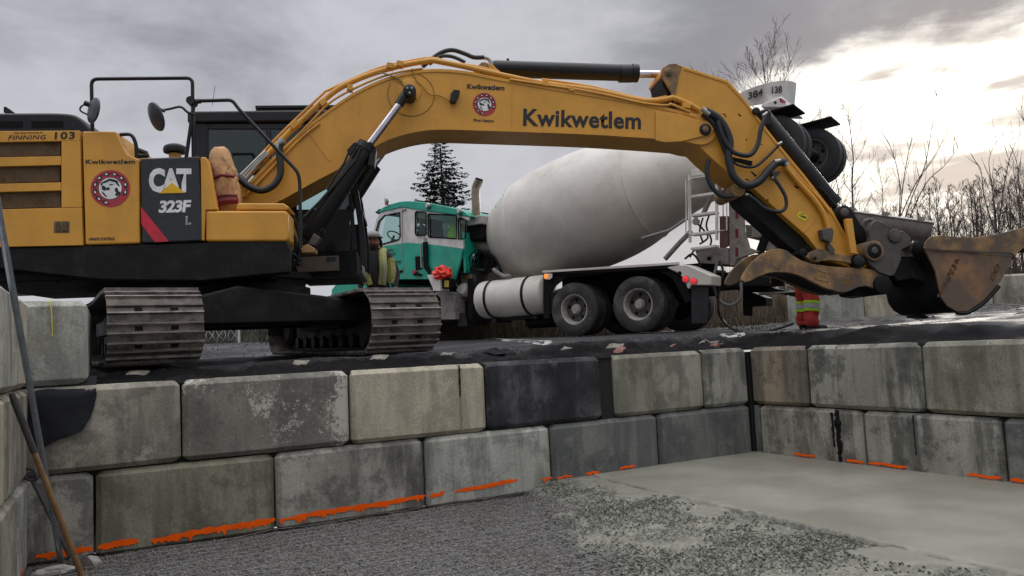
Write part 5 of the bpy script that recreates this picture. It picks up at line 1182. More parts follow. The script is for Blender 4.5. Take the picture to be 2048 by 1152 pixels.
# --- rear structure
tpoly('rear_pedestal', z6((355, 235), (430, 250), (445, 330), (450, 430), (480, 530), (540, 555), (400, 600), (390, 640), (360, 640)), .55, .47, M_tgrey, .01)
tpoly('rear_pedestal', z6((355, 235), (430, 250), (445, 330), (450, 430), (480, 530), (540, 555), (400, 600), (390, 640), (360, 640)), -.47, -.55, M_tgrey, .01)
tpoly('rear_pedestal_box', z6((150, 540), (350, 530), (355, 635), (170, 625)), .60, -.5, M_tgrey, .015)
tpoly('rear_crossbeam', z6((455, 392), (610, 398), (640, 470), (462, 470)), .35, -.6, M_tgrey, .01)
tpoly('rear_strut', z6((560, 470), (598, 470), (605, 545), (548, 545)), .3, -.3, M_tgrey, .006)
for v in (410, 425, 440, 455): tpoly('scale_mark', z6((470, v), (496, v), (496, v+4), (470, v+4)), .353, .35, M_dark, 0)
for v in (300, 415, 530): tpoly('red_reflector', z6((395, v), (412, v), (414, v+55), (397, v+55)), .556, .55, mat('dull_red_reflector', (.16, .012, .014), .5), .0)
tpoly('pipe_panel', z6((300, 340), (352, 340), (352, 520), (300, 540)), .58, .5, mat('faded_maroon_panel', (.13, .05, .045), .7, dirt=(.2, .17, .15), dirtamt=.6), .004)
ttube('drum_stay', z6((-170, 475), (0, 425), (110, 350)), .9, .03, M_tgrey, k=0); ttube('drum_stay', z6((-30, 600), (60, 500), (130, 430)), .7, .05, M_tgrey, k=0)
ttube('chute_stay', z6((200, 330), (260, 200), (275, 130)), .5, .05, M_tgrey, k=0)
for pts in (((160, 380), (200, 420), (230, 470), (180, 510)), ((200, 350), (180, 430), (200, 500)), ((240, 330), (220, 400), (250, 480), (240, 530)), ((120, 590), (150, 545), (200, 540))): ttube('small_hose', z6(*pts), .62, .018, M_blkd)
ttube('cable_loop', z6((90, 600), (130, 570), (160, 590), (185, 640)), 1.0, .02, M_blkd)
x, z = T_.px(*z6((158, 372))[0], .7); obj('gauge', MB().lathe([(0, .07), (.04, .07)], (x, .68, z), (0, 1, 0), 16), M_alu, TK)
x, z = T_.px(*z6((237, 597))[0], .61); obj('drain_port', MB().lathe([(0, .04), (.02, .04)], (x, .6, z), (0, 1, 0), 12), M_dark, TK)
# ladder
for u0, v0, u1, v1 in ((118, 90, 122, 500), (282, 62, 284, 485)): ttube('ladder_rail', z6((u0, v0), (u1, v1)), .92, .03, M_twhite, k=0)
for v in (82, 197, 312, 427, 515):
    q = z6((126, v+16), (276, v), (276, v+15), (126, v+31)); x0_, z0_ = T_.px(*q[0], .92); x1_, z1_ = T_.px(*q[1], .92)
    obj('ladder_step', MB().box(((x0_+x1_)/2, .84, (z0_+z1_)/2-.02), (abs(x1_-x0_), .2, .045)), M_twhite, TK, bev=.006)
for pts in (((125, 118), (97, 125), (97, 440), (122, 445)), ((282, 95), (340, 100), (345, 425), (285, 430)), ((284, 110), (318, 116), (322, 340), (286, 345)), ((122, 120), (110, 160), (112, 370), (120, 375))): ttube('grab_rail', z6(*pts), .97, .013, M_twhite, k=0)
tpoly('service_platform', z6((125, 60), (285, 40), (290, 80), (125, 100)), .95, .2, M_twhite, .008)
# hopper on top with fleet numbers
hx0, hz0 = T_.px(*z5((800, 350))[0], .2); hz1 = T_.px(*z5((800, 212))[0], .2)[1]; hzm = T_.px(*z5((650, 300))[0], .2)[1]
n = 40; V_ = []
HC = Vector((hx0+.30, 0, 0))
for (rr, lev) in ((.60, 0), (.66, 1), (.64, 1), (.58, 0)):
    for k in range(n):
        q = 2*PI*k/n; zt_ = hz0 if lev == 0 else hz0+.10+(hz1-hz0-.10)*(.5-.5*math.cos(q))**.8
        V_.append((HC.x+rr*math.cos(q)*1.05, rr*math.sin(q), zt_))
F_ = []
for j_ in range(3): F_ += [(j_*n+k, j_*n+(k+1) % n, (j_+1)*n+(k+1) % n, (j_+1)*n+k) for k in range(n)]
F_ += [(3*n+k, 3*n+(k+1) % n, (k+1) % n, k) for k in range(n)]
hp_ = obj('charge_hopper', MB().add(V_, F_), M_twhite, TK, ang=40)
tpoly('hopper_skirt', z5((835, 285), (862, 280), (902, 352), (735, 350), (730, 330)), .64, -.3, M_twhite, .03)
hq = z5((845, 292), (868, 300), (852, 318)); tpoly('reflective_triangle', hq, .646, .64, M_dark, 0); tpoly('reflective_triangle', z5((850, 296), (880, 308), (862, 322)), .648, .64, M_redl, 0); tpoly('reflective_triangle', z5((868, 305), (884, 312), (880, 326)), .648, .64, M_redl, 0)
x, z = T_.px(*z5((820, 318))[0], .645); obj('hopper_hole', MB().cyl((x, .63, z), (x, .648, z), .025, 12), M_dark, TK)
def wrap(me_o, r_off=.012):
    for v in me_o.data.vertices:
        q = math.atan2(.6, v.co.x-HC.x) if False else None
def letter_on_hopper(s, u0, u1, v0, v1, rise=0):
    me = text_mesh(s, .03); xs_ = [v.co.x for v in me.vertices]; ys_ = [v.co.y for v in me.vertices]; ax0, ax1, ay0, ay1 = min(xs_), max(xs_), min(ys_), max(ys_)
    for v in me.vertices:
        a = (v.co.x-ax0)/(ax1-ax0); b = (v.co.y-ay0)/(ay1-ay0); u = u0+(u1-u0)*a; w = v1+(v0-v1)*b-rise*a
        uu, vv = z5((u, w))[0]; d = ray(uu, vv); ld = Vector((d.dot(T_.X), d.dot(T_.Y), d.z)); lo_ = Vector(((CAMP-TO).dot(T_.X), (CAMP-TO).dot(T_.Y), (CAMP-TO).z))
        ex, ey = (lo_.x-HC.x)/1.05, lo_.y; dx, dy = ld.x/1.05, ld.y; R_ = .665
        A = dx*dx+dy*dy; B_ = ex*dx+ey*dy; C_ = ex*ex+ey*ey-R_*R_; disc_ = max(B_*B_-A*C_, 0); t = (-B_-math.sqrt(disc_))/A
        v.co = lo_+ld*t
    me.materials.clear(); me.materials.append(M_sticker); link('lettering', me, hp_)
letter_on_hopper('384', 655, 746, 258, 302, rise=26); letter_on_hopper('138', 800, 862, 222, 266, rise=6)
# booster axle folded up behind the drum
for (u, v, y, s_) in ((1546, 288, .82, 1), (1622, 309, -.75, 1)):
    x, z = T_.px(u, v, y+.13); w_ = wheel(x, y, z, s_, w=.27, dual=True, m=M_tyrec, name='booster_wheel', r=.50)
xb, zb_ = T_.px(1641, 308, -.62); xb0, zb0 = T_.px(1556, 286, .95)
xm = (xb+xb0)/2; zm_ = (zb_+zb0)/2
obj('booster_axle', MB().cyl((xm, -1.0, zm_), (xm, 1.0, zm_), .09, 14).tube([(xm, .3, zm_), (-2.7, .3, 1.3)], .08, 8).tube([(xm, -.3, zm_), (-2.7, -.3, 1.3)], .08, 8), M_blkd, TK)
for y, u, v in ((-.75, 1622, 252), (.8, 1546, 230)):
    x, z = T_.px(u, v, y); obj('booster_mudguard', MB().box((x-.05, y-.1, z+.01), (.75, .7, .03), Matrix.Rotation(rad(4), 3, 'Y')), M_blkd, TK, bev=.01)
# discharge chute reaching back behind the bucket linkage
ch0 = T_.P3(z7((640, 100)), 0)[0]; ch1 = T_.P3(z7((1440, 215)), -.2)[0]; d_ = (ch1-ch0); L_ = d_.length; d_.normalize(); s_ = d_.cross(Vector((0, 0, 1))).normalized(); u_ = s_.cross(d_)
V_ = []; n = 13
for (off, rr) in ((0, .30), (.02, .27)):
    for t in (0, L_):
        for k in range(n): q = PI+PI*k/(n-1); V_.append(ch0+d_*t+s_*rr*math.cos(q)+u_*(rr*math.sin(q)+.12))
F_ = [(k, k+1, n+k+1, n+k) for k in range(n-1)]+[(2*n+k, 3*n+k, 3*n+k+1, 2*n+k+1) for k in range(n-1)]+[(0, n, 3*n, 2*n), (n-1, 3*n-1, 4*n-1, 2*n-1)]+[(k, 2*n+k, 2*n+k+1, k+1) for k in range(n-1)]+[(n+k, n+k+1, 3*n+k+1, 3*n+k) for k in range(n-1)]
cht = obj('discharge_chute', MB().add(V_, F_), M_tgrey, TK)
for sg in (-1, 1): obj('chute_rim', MB().tube([ch0+s_*.3*sg+u_*.13, ch1+s_*.3*sg+u_*.13], .022, 8), M_alu, cht)
for t in (.35, .62, .9): p = ch0+d_*(L_*t); obj('chute_bracket', MB().box(p+u_*.17, (.10, .66, .05), d_.to_track_quat('X', 'Z').to_matrix()), M_tgrey, cht)
ttube('chute_arm', z7((560, 260), (800, 240), (1200, 260)), .0, .05, M_blkd, k=0)
# rear bumper, lamps, low clutter
tpoly('rear_bumper', z6((330, 680), (480, 690), (500, 740), (640, 780), (780, 800), (760, 830), (600, 800), (440, 800), (330, 760)), -.2, -.45, M_blkd, .01)
tpoly('rear_box', z6((440, 780), (583, 835), (580, 882), (440, 890)), -.5, -.9, M_blkd, .01); tpoly('mud_flap', z6((440, 880), (500, 880), (500, 945), (445, 945)), -.9, -.92, M_tyrec, .004)
for c in ((472, 738), (533, 727)):
    x, z = T_.px(*z6(c)[0], -.18); obj('tail_lamp', MB().lathe([(0, .05), (.03, .04)], (x, -.2, z), (0, 1, 0), 14), M_redlit, TK)
ttube('rear_rail', z6((540, 815), (650, 805), (760, 798)), -.2, .02, M_alu, k=0)
# --- cab
CYN = 1.18; TEALB = 1.16
teal_pts = z3((140, 712), (130, 640), (115, 560), (105, 512), (265, 485), (300, 483), (420, 492), (560, 508), (640, 522), (620, 620), (590, 712))
cb_ = tpoly('cab_lower_side', teal_pts, CYN, CYN-.06, M_teal, .012)
far_l = tpoly('cab_lower_side', teal_pts, -CYN, -CYN+.06, M_teal, .012)
# fix the far side to the near side's outline
pn = T_.P(teal_pts, CYN); far_l.data = MB().prism(pn, -CYN, -CYN+.06).mesh('cab_lower_side', M_teal)
wf = [  # white upper side: strips between the windows
    z3((88, 512), (80, 440), (100, 345), (122, 300), (140, 290), (262, 264), (262, 290), (152, 314), (120, 350), (98, 440), (106, 510)),
    z3((250, 292), (262, 288), (346, 290), (346, 438), (422, 455), (422, 492), (300, 483), (265, 486), (105, 513), (106, 502), (242, 464), (250, 445)),
    z3((262, 264), (400, 284), (422, 290), (422, 303), (346, 290), (262, 289)), z3((413, 296), (423, 300), (423, 456), (413, 440)),
    z3((346, 438), (413, 438), (423, 453), (602, 460), (640, 468), (640, 521), (560, 508), (422, 492)),
    z3((422, 290), (640, 318), (678, 322), (672, 345), (603, 312), (423, 303)), z3((602, 308), (613, 314), (613, 462), (602, 460))]
wb = MB(); wfar = MB()
for q in wf:
    P_ = T_.P(q, CYN); wb.prism(P_, CYN-.002, CYN-.055); wfar.prism(P_, -CYN+.002, -CYN+.055)
cs = obj('cab_upper_side', wb, M_twhite, TK, label='white upper cab side with rounded windows'); obj('cab_upper_side', wfar, M_twhite, TK)
for q in (z3((98, 505), (92, 440), (117, 352), (152, 316), (248, 295), (250, 445), (242, 464)), z3((352, 290), (406, 293), (412, 300), (412, 430), (405, 438), (350, 436), (345, 425), (345, 298)), z3((430, 305), (595, 312), (602, 320), (600, 458), (432, 448), (424, 436), (424, 312)), z3((612, 335), (640, 333), (660, 345), (655, 455), (612, 462))):
    w_ = MB(); P_ = T_.P3(q, CYN+.002); w_.tube(P_+[P_[0]], .018, 6, caps=False)
    obj('window_seal', w_, M_dark, TK, ang=180)
    obj('side_window', MB().prism([(p.x, p.z) for p in P_], CYN-.03, CYN-.036), M_tglass, TK)
    obj('side_window', MB().prism([(p.x, p.z) for p in P_], -CYN+.03, -CYN+.036), M_tglass, TK)
# roof shell, front and back walls
rp = sm2(T_.P(z3((105, 300), (150, 262), (220, 236), (300, 224), (420, 236), (560, 262), (640, 284), (685, 318)), CYN), 3); rl = T_.P(z3((678, 322), (400, 284), (262, 263), (140, 292)), CYN)
obj('cab_roof', MB().prism(rp+rl, CYN+.02, -CYN-.02), M_teal, TK, bev=.05, seg=3)
xf = T_.px(*z3((110, 560))[0], CYN)[0]; xr_ = T_.px(*z3((640, 500))[0], CYN)[0]; zb1 = T_.px(*z3((300, 712))[0], CYN)[1]; zbelt = T_.px(*z3((300, 485))[0], CYN)[1]; zrf = T_.px(*z3((300, 262))[0], CYN)[1]
obj('cab_back_wall', MB().bb(xr_, xr_+.05, -CYN+.06, CYN-.06, zb1, zbelt+.05).bb(xr_, xr_+.05, -CYN+.06, -.5, zbelt, T_.px(*z3((660, 318))[0], CYN)[1]-.08), M_teal, TK)
obj('cab_front_wall', MB().bb(xf-.1, xf-.03, -CYN+.06, CYN-.06, zb1, zbelt).bb(xf-.08, xf, -CYN, -CYN+.07, zbelt, zrf-.1), M_teal, TK)
obj('windscreen', MB().add([(xf+.02, -CYN+.07, zbelt), (xf+.02, CYN-.07, zbelt), (xf-.28, CYN-.07, zrf-.02), (xf-.28, -CYN+.07, zrf-.02), (xf+.015, -CYN+.07, zbelt), (xf+.015, CYN-.07, zbelt), (xf-.285, CYN-.07, zrf-.02), (xf-.285, -CYN+.07, zrf-.02)], [(0, 1, 2, 3), (7, 6, 5, 4), (0, 4, 5, 1), (1, 5, 6, 2), (2, 6, 7, 3), (3, 7, 4, 0)]), M_tglass, TK)
obj('cab_floor', MB().bb(xr_, xf, -CYN+.07, CYN-.07, zb1, zb1+.06), M_dark, TK)
for y in (.65, -.65): obj('cab_seat', MB().bb(xf-1.35, xf-.85, y-.26, y+.26, zb1+.3, zb1+.55).box((xf-1.38, y, zb1+.95), (.14, .5, .9), Matrix.Rotation(rad(8), 3, 'Y')), M_dark, TK, bev=.04)
obj('dashboard', MB().bb(xf-.4, xf-.1, -1.05, 1.05, zbelt-.35, zbelt+.02), M_dark, TK, bev=.04)
obj('bunk_panel', MB().bb(xr_+.1, xr_+.16, -CYN+.1, .3, zbelt-.3, zbelt+.6), M_dark, TK)
wx, wz = T_.px(*z3((213, 440))[0], .75); sw = MB(); sw.tube([(wx+.06*math.cos(q*PI/10), .75+.22*math.sin(q*PI/10), wz+.21*math.cos(q*PI/10)*.55) for q in range(21)], .016, 8); sw.tube([(wx, .75, wz), (wx+.25, .75, wz-.35)], .03, 8); obj('steering_wheel', sw, M_dark, TK)
# lime jacket seen through the back window
jx, jz = T_.px(*z3((590, 430))[0], .75)
jb = bmesh.new(); bmesh.ops.create_icosphere(jb, subdivisions=3, radius=1)
for v in jb.verts: v.co = Vector((v.co.x*.2, v.co.y*.16, v.co.z*(.33 if v.co.z > 0 else .42)))*(1+.25*mn.noise(v.co*4))+Vector((jx, .72, jz-.05))
me = bpy.data.meshes.new('jacket'); jb.to_mesh(me); jb.free(); me.materials.append(M_lime); me.shade_smooth()
jk = link('jacket', me); jk.matrix_world = Matrix.Translation(TO) @ Matrix.Rotation(rad(TA), 4, 'Z'); tag(jk, 'lime green hi-vis jacket hanging inside the truck cab behind the rear side window', 'jacket')
# door lines, handle, hinges, lamps, visor, lettering
obj('door_seam', MB().tube(T_.P3(z3((265, 268), (262, 480), (275, 660), (282, 710)), CYN+.002), .008, 5).tube(T_.P3(z3((260, 290), (285, 275), (285, 290)), CYN+.01), .012, 5), M_tgrey, TK)
tpoly('door_handle', z3((208, 655), (258, 648), (262, 668), (210, 675)), CYN+.03, CYN, M_dark, .006); tpoly('handle_trim', z3((210, 655), (258, 649), (258, 654), (210, 660)), CYN+.036, CYN+.03, M_zinc, 0)
tpoly('side_vent', z3((342, 570), (385, 566), (385, 648), (345, 655)), CYN+.02, CYN, M_dark, .006)
tpoly('step_light_bracket', z3((325, 655), (380, 680), (378, 690), (330, 688)), CYN+.05, CYN, M_dark, .006); x, z = T_.px(*z3((340, 667))[0], CYN+.05); obj('side_lamp', MB().lathe([(0, .05), (.03, .045), (.04, .02)], (x, CYN+.03, z), (0, 1, 0), 16), M_redl, TK)
for u, v in ((165, 222), (421, 253), (618, 287)):
    x, z = T_.px(*z3((u, v))[0], CYN+.06); obj('roof_lamp', MB().lathe([(-.06, .03), (-.03, .065), (.02, .07), (.03, .06)], (x, CYN+.06, z), (.3, 1, 0), 20), M_zinc, TK); obj('lamp_lens', MB().lathe([(0, .055), (.008, .03)], (x+.008, CYN+.092, z), (.3, 1, 0), 16), M_lens, TK); obj('lamp_stem', MB().tube([(x, CYN+.05, z-.06), (x, CYN-.02, z-.12)], .012, 6), M_dark, TK)
x, z = T_.px(*z3((175, 245))[0], CYN-.1); obj('clearance_lamp', MB().box((x, CYN-.05, z), (.08, .06, .04)), M_orsoft, TK, bev=.01)
tpoly('sun_visor', z3((92, 295), (120, 272), (137, 275), (130, 300), (110, 306)), CYN, -CYN, M_blkd, .01)
for s_, q in (('EMPEL,', ((152, 548), (215, 540), (152, 528))), ('orers', ((165, 572), (222, 566), (166, 552))), ('n of', ((180, 590), (214, 588), (180, 575))), ('Hanson', ((185, 612), (258, 602), (185, 598))), ('ts LTD', ((192, 625), (257, 617), (192, 611)))):
    lettering(s_, T_, z3(*q), CYN, M_sticker, cb_, side=1, bold=.02)
# hood in front of the cab
zh0 = T_.px(655, 572, 1.0)[1]
obj('hood', MB().prism([(xf-.02, zb1-.5), (xf-.02, zbelt-.12), (xf+.9, 1.80), (xf+1.9, 1.72), (xf+2.15, 1.55), (xf+2.2, .9), (xf+1.0, .8)], -.78, .78), M_teal, TK, bev=.06)
obj('wheel_fender', MB().prism([(5.45+.72*math.cos(q*PI/10), .62+.70*math.sin(q*PI/10)) for q in range(11)]+[(5.45-.62*math.cos(q*PI/10), .62+.60*math.sin(q*PI/10)) for q in range(11)], .75, 1.22), M_teal, TK, bev=.01)
obj('front_bumper', MB().bb(xf+2.2, xf+2.35, -1.15, 1.15, .5, .85), M_alu, TK, bev=.02)
x, z = T_.px(652, 557, 1.0); obj('marker_lamp', MB().box((x, .95, z), (.12, .08, .05)), M_amblit, TK, bev=.01)
# --- clutter between cab and drum
tpoly('battery_box', z3((465, 792), (590, 796), (592, 962), (505, 962), (500, 830)), 1.15, .5, M_tgrey, .01)
st_ = MB()
for k in range(9): 
    q = z3((478+k*12, 790), (484+k*12, 790), (484+k*12, 797), (478+k*12, 797)); st_.prism(T_.P(q, 1.16), 1.16, .8)
obj('step_grip', st_, M_alu, TK, kind='stuff')
tpoly('white_case', z3((415, 685), (500, 682), (500, 785), (460, 785)), 1.5, 1.2, M_twhite, .01)
tpoly('canister', z3((502, 705), (558, 705), (556, 770), (505, 770)), 1.45, 1.25, M_dark, .03); tpoly('canister_label', z3((524, 718), (552, 718), (552, 760), (524, 760)), 1.456, 1.45, mat('dull_yellow_label', (.4, .33, .04), .6), 0)
tpoly('mud_flap', z3((597, 925), (650, 920), (668, 1000), (610, 1008)), 1.0, .97, M_tyrec, .01); tpoly('black_bracket', z3((600, 850), (690, 850), (750, 960), (700, 1000), (650, 960), (640, 910), (600, 900)), .8, .3, M_blkd, .02)
tpoly('black_post', z3((388, 480), (414, 476), (418, 620), (440, 670), (425, 680), (395, 640)), 1.25, 1.2, M_dark, .008); ttube('chrome_latch', z3((378, 500), (380, 560), (383, 640)), 1.27, .02, M_zinc, k=0)
ttube('cab_stay', z3((680, 400), (600, 560), (540, 660)), .8, .02, M_dark, k=0); ttube('cab_stay', z3((690, 440), (620, 560), (580, 700)), .9, .018, M_dark)
for pts, r in ((((760, 410), (700, 440), (640, 520), (600, 600), (570, 700)), .03), (((700, 420), (650, 500), (610, 620), (570, 740)), .02), (((400, 650), (430, 720), (520, 780), (590, 790)), .014), (((400, 660), (440, 700), (480, 760), (560, 790)), .01), (((470, 800), (560, 830), (610, 850)), .012), (((790, 540), (840, 580), (870, 640), (885, 680)), .03), (((640, 640), (620, 680), (630, 740)), .02), (((600, 740), (590, 780), (610, 815)), .02), (((750, 680), (830, 660), (880, 690)), .025), (((690, 640), (760, 660), (820, 650)), .04)):
    ttube('pipe_hose', z3(*pts), .9, r, M_dark if r < .035 else M_blkd)
ttube('discharge_pipe', z3((830, 650), (890, 690), (935, 690)), 1.0, .045, M_tgrey)
x, z = T_.px(*z3((690, 590))[0], .8); obj('hose_reel', MB().lathe([(0, .16), (.02, .16), (.03, .14)], (x, .8, z), (.1, 1, 0), 28), M_twhite, TK)
for k in range(7):
    u, v = 758+(k % 3)*14-10, 605+(k % 2)*12; x, z = T_.px(*z3((u, v))[0], .9); a_, b_ = .16+.015*k, .20+.012*k
    obj('hose_coil', MB().tube([(x+a_*math.cos(q*PI/12), .85+.02*k+.02*math.sin(q), z+b_*math.sin(q*PI/12)) for q in range(25)], .013, 6), M_dark, TK)
tpoly('reel_drum', z3((735, 560), (790, 555), (800, 630), (740, 640)), .84, .5, M_dark, .03)
x, z = T_.px(*z3((640, 775))[0], .95); obj('air_dryer', MB().lathe([(-.18, .02), (-.16, .11), (-.08, .165), (.06, .165), (.14, .11), (.16, .02)], (x, .85, z), (0, 1, .1), 24), M_twhite, TK, label='round white canister')
x, z = T_.px(*z3((600, 780))[0], .95); obj('handle_ring', MB().tube([(x+.05*math.cos(q*PI/8), .95, z+.13*math.sin(q*PI/8)) for q in range(4, 13)], .012, 6), M_twhite, TK)
tpoly('valve_block', z3((620, 670), (660, 655), (690, 680), (690, 720), (630, 725)), .95, .75, M_alu, .01); tpoly('brass_valve', z3((640, 690), (672, 688), (672, 712), (640, 714)), .97, .95, mat('brass', (.45, .28, .06), .4, .8), .004)
x, z = T_.px(*z3((745, 500))[0], .7); obj('drum_motor', MB().lathe([(-.3, .1), (-.2, .14), (.1, .14), (.2, .09)], (x, .6, z), (1, .1, .2), 20).cyl((x+.1, .6, z+.1), (x+.12, .6, z+.22), .06, 12), M_tgrey, TK)
tpoly('black_post', z3((668, 705), (700, 705), (705, 960), (672, 960)), 1.02, .98, M_dark, .006)
sb = obj('air_cleaner', MB().bb(*sorted((T_.px(*z3((675, 350))[0], .95)[0], T_.px(*z3((762, 350))[0], .95)[0])), .7, 1.0, T_.px(*z3((700, 378))[0], .95)[1], T_.px(*z3((700, 322))[0], .95)[1]), M_alu, TK, bev=.02)
obj('air_intake', MB().bb(*sorted((T_.px(*z3((640, 400))[0], .9)[0], T_.px(*z3((765, 400))[0], .9)[0])), .5, .92, T_.px(*z3((700, 470))[0], .95)[1], T_.px(*z3((700, 378))[0], .95)[1]), M_dark, TK, bev=.04)
ek = T_.P3(z3((722, 330), (722, 260), (720, 180), (722, 140), (735, 110), (742, 92)), .9); obj('exhaust_pipe', MB().tube(smooth(ek[:3], 3)+smooth(ek[2:], 4)[1:], .095, 16), mat('tan_heat_stained_steel', (.30, .25, .19), .4, .7, dirt=(.12, .09, .07), dirtamt=.5), TK, ang=60)
obj('exhaust_tip', MB().tube(T_.P3(z3((738, 104), (744, 84)), .9), .085, 14), M_dark, TK)
# crumpled orange cover lying on the white case
ob_ = bmesh.new(); bmesh.ops.create_icosphere(ob_, subdivisions=3, radius=1); ox, oz = T_.px(*z3((512, 675))[0], 1.42)
for v in ob_.verts:
    k = 1+.45*mn.noise(v.co*3+Vector((3, 0, 0)))+.25*mn.noise(v.co*7); v.co = Vector((v.co.x*.235*k, v.co.y*.16*k+1.42, v.co.z*.155*k))+Vector((ox, 0, oz))
me = bpy.data.meshes.new('orange_bag'); ob_.to_mesh(me); ob_.free(); me.materials.append(M_orsoft); me.shade_smooth(); me.set_sharp_from_angle(angle=rad(30))
o = link('orange_bag', me); o.matrix_world = Matrix.Translation(TO) @ Matrix.Rotation(rad(TA), 4, 'Z'); tag(o, 'crumpled bright orange-red plastic bag on the truck just behind its cab', 'bag')
# wash-down hose hanging from the truck's tail and lying on the asphalt
gp = lambda u, v: (lambda p: Vector((p.x, p.y, gz(p.x, p.y)+.03)))(on_z(u, v, 1.70)) 
w2t = lambda q: TO+T_.X*q.x+T_.Y*q.y+Vector((0, 0, q.z))
hpts = [w2t(q) for q in T_.P3(z6((300, 610), (322, 680), (297, 780), (293, 850), (296, 925)), .75)]
e0 = at_depth(*z6((340, 1003))[0], 13.9); e0.z = gz(e0.x, e0.y)+.03
gpt = [hpts[-1]]
for u, v, d in ((318, 970, 14.2), (370, 1020, 13.6), (450, 1044, 13.2), (560, 1040, 13.0), (660, 1020, 13.0), (745, 992, 13.1)):
    p = at_depth(*z6((u, v))[0], d); gpt.append(p)
o = obj('hose', MB().tube(smooth(hpts[:-1]+gpt, 4), .022, 8), M_hose); tag(o, 'black hose trailing from the truck tail across the asphalt to the worker in red', 'hose')
o = obj('hose', MB().tube(smooth([w2t(q) for q in T_.P3(z6((290, 610), (268, 700), (268, 780), (300, 850), (360, 880), (420, 850), (432, 800), (430, 740)), .7)], 4), .026, 8), mat('pale_grey_hose', (.2, .21, .22), .6)); tag(o, 'pale grey hose hanging in a loop beside the thumb tips at the truck tail', 'hose')
# ================================================================= UNSEEN BACKFILL ADDED BEHIND THE WALLS TO STOP LIGHT IN THE JOINTS
bf = MB().bb(-9.6, .0, .765, 1.3, -.1, 1.40).bb(.003, 1.3, .012, 1.3, -.1, 1.40).bb(-9.6, -8.9, -6.5, .76, -.1, 1.40)
q2 = [(.78, .0), (1.3, .0), (1.3+7*W2X, -7), (.78+7*W2X, -7)]; bf.slab(q2, -.1, 1.40)
bfo = obj('light_stop_backfill', bf, M_joint, None); bfo['kind'] = 'structure'

# ================================================================= SMALL THINGS ROUND THE PIT
W1 = Fr((0, 0, 0), 0)
def blob(c, r, sq, m, seed, name, parent=None, amp=.3):
    b = bmesh.new(); bmesh.ops.create_icosphere(b, subdivisions=3, radius=1)
    for v in b.verts:
        k = r*(1+amp*mn.noise(v.co*1.6+Vector((seed, 0, 0)))+amp*.4*mn.noise(v.co*5+Vector((0, seed, 0)))); v.co = Vector((v.co.x*sq[0], v.co.y*sq[1], v.co.z*sq[2]))*k+Vector(c)
    me = bpy.data.meshes.new(name); b.to_mesh(me); b.free(); me.materials.append(m); me.shade_smooth(); me.set_sharp_from_angle(angle=rad(38)); return link(name, me, parent)
pb = on_z(124, 1135, .03); pt = at_depth(22, 560, 5.38); pd = (pt-pb).normalized()
o = obj('steel_pipe', MB().tube([pb, pb+pd*3.6], .022, 14), M_galv); tag(o, 'long galvanised steel pipe leaning on the left block wall', 'pipe')
# shovel with wooden handle
sa = at_depth(20, 786, 5.25); sa.x = max(sa.x, WX3+.03); sbp = on_z(171, 1170, .10); d_ = (sbp-sa); L_ = d_.length; d_.normalize()
SH = root('shovel', 'long wooden handled shovel with a grey taped grip leaning in the left corner', 'shovel', (0, 0, 0))
obj('handle', MB().tube([sa+d_*(L_*.30), sa+d_*(L_*.6), sbp], [.019, .021, .021], 12), M_wood, SH); obj('grip', MB().tube([sa, sa+d_*.05, sa+d_*(L_*.30)], [.018, .024, .022], 12), M_tape, SH)
bx = Vector((1, .2, 0)).normalized(); bz_ = d_.cross(bx).normalized(); bl = []
for i in range(7):
    for j in range(7):
        a = (j/6-.5)*2; t = i/6; w_ = .13*(1 if t < .6 else math.sqrt(max(0.02, 1-((t-.6)/.42)**2))); bl.append(sbp-d_*.03+d_*(t*.30)+bx*(a*w_)+bz_*(.03*a*a))
V2 = [p+bz_*.004 for p in bl]; F_ = [(i*7+j, i*7+j+1, (i+1)*7+j+1, (i+1)*7+j) for i in range(6) for j in range(6)]; F_ += [tuple(k+49 for k in f[::-1]) for f in F_]
obj('blade', MB().add(bl+V2, F_), M_grey, SH)
# short dark shovel with a D grip and its blade caked in cement
s0 = at_depth(66, 962, 6.35); s1 = on_z(146, 1122, .10)
S2 = root('shovel', 'short dark shovel with a D-shaped grip standing behind the wooden handle', 'shovel', (0, 0, 0))
d2 = (s1-s0).normalized(); obj('handle', MB().tube([s0, s1], [.018, .022], 10), M_tape, S2)
g_ = Vector((.8, -.5, 0)).normalized(); gg = [s0+g_*.0, s0-d2*.03+g_*.05, s0-d2*.10+g_*.055, s0-d2*.115, s0-d2*.10-g_*.055, s0-d2*.03-g_*.05, s0]
obj('grip', MB().tube(smooth(gg, 3), .014, 8), M_tape, S2); blob(s1+d2*.1+Vector((0, 0, .02)), .10, (1.1, .35, 1.1), M_grey, 5, 'blade', S2, .2)
for (u, v, r, sq, sd, lb) in ((178, 1127, .075, (1.2, .9, .75), 1, 'pale rounded stone to the right of the shovel blades, the largest of the three'), (118, 1143, .10, (1.5, .8, .55), 2, 'flat pale stone slab at the foot of the shovels'), (82, 1150, .06, (1.2, .8, .7), 3, 'small pale stone at the bottom left against the wall')):
    p = on_z(u, v, .04); tag(blob(p, r, sq, M_stone, sd*7, 'stone'), lb, 'stone', 'stones by the shovels')
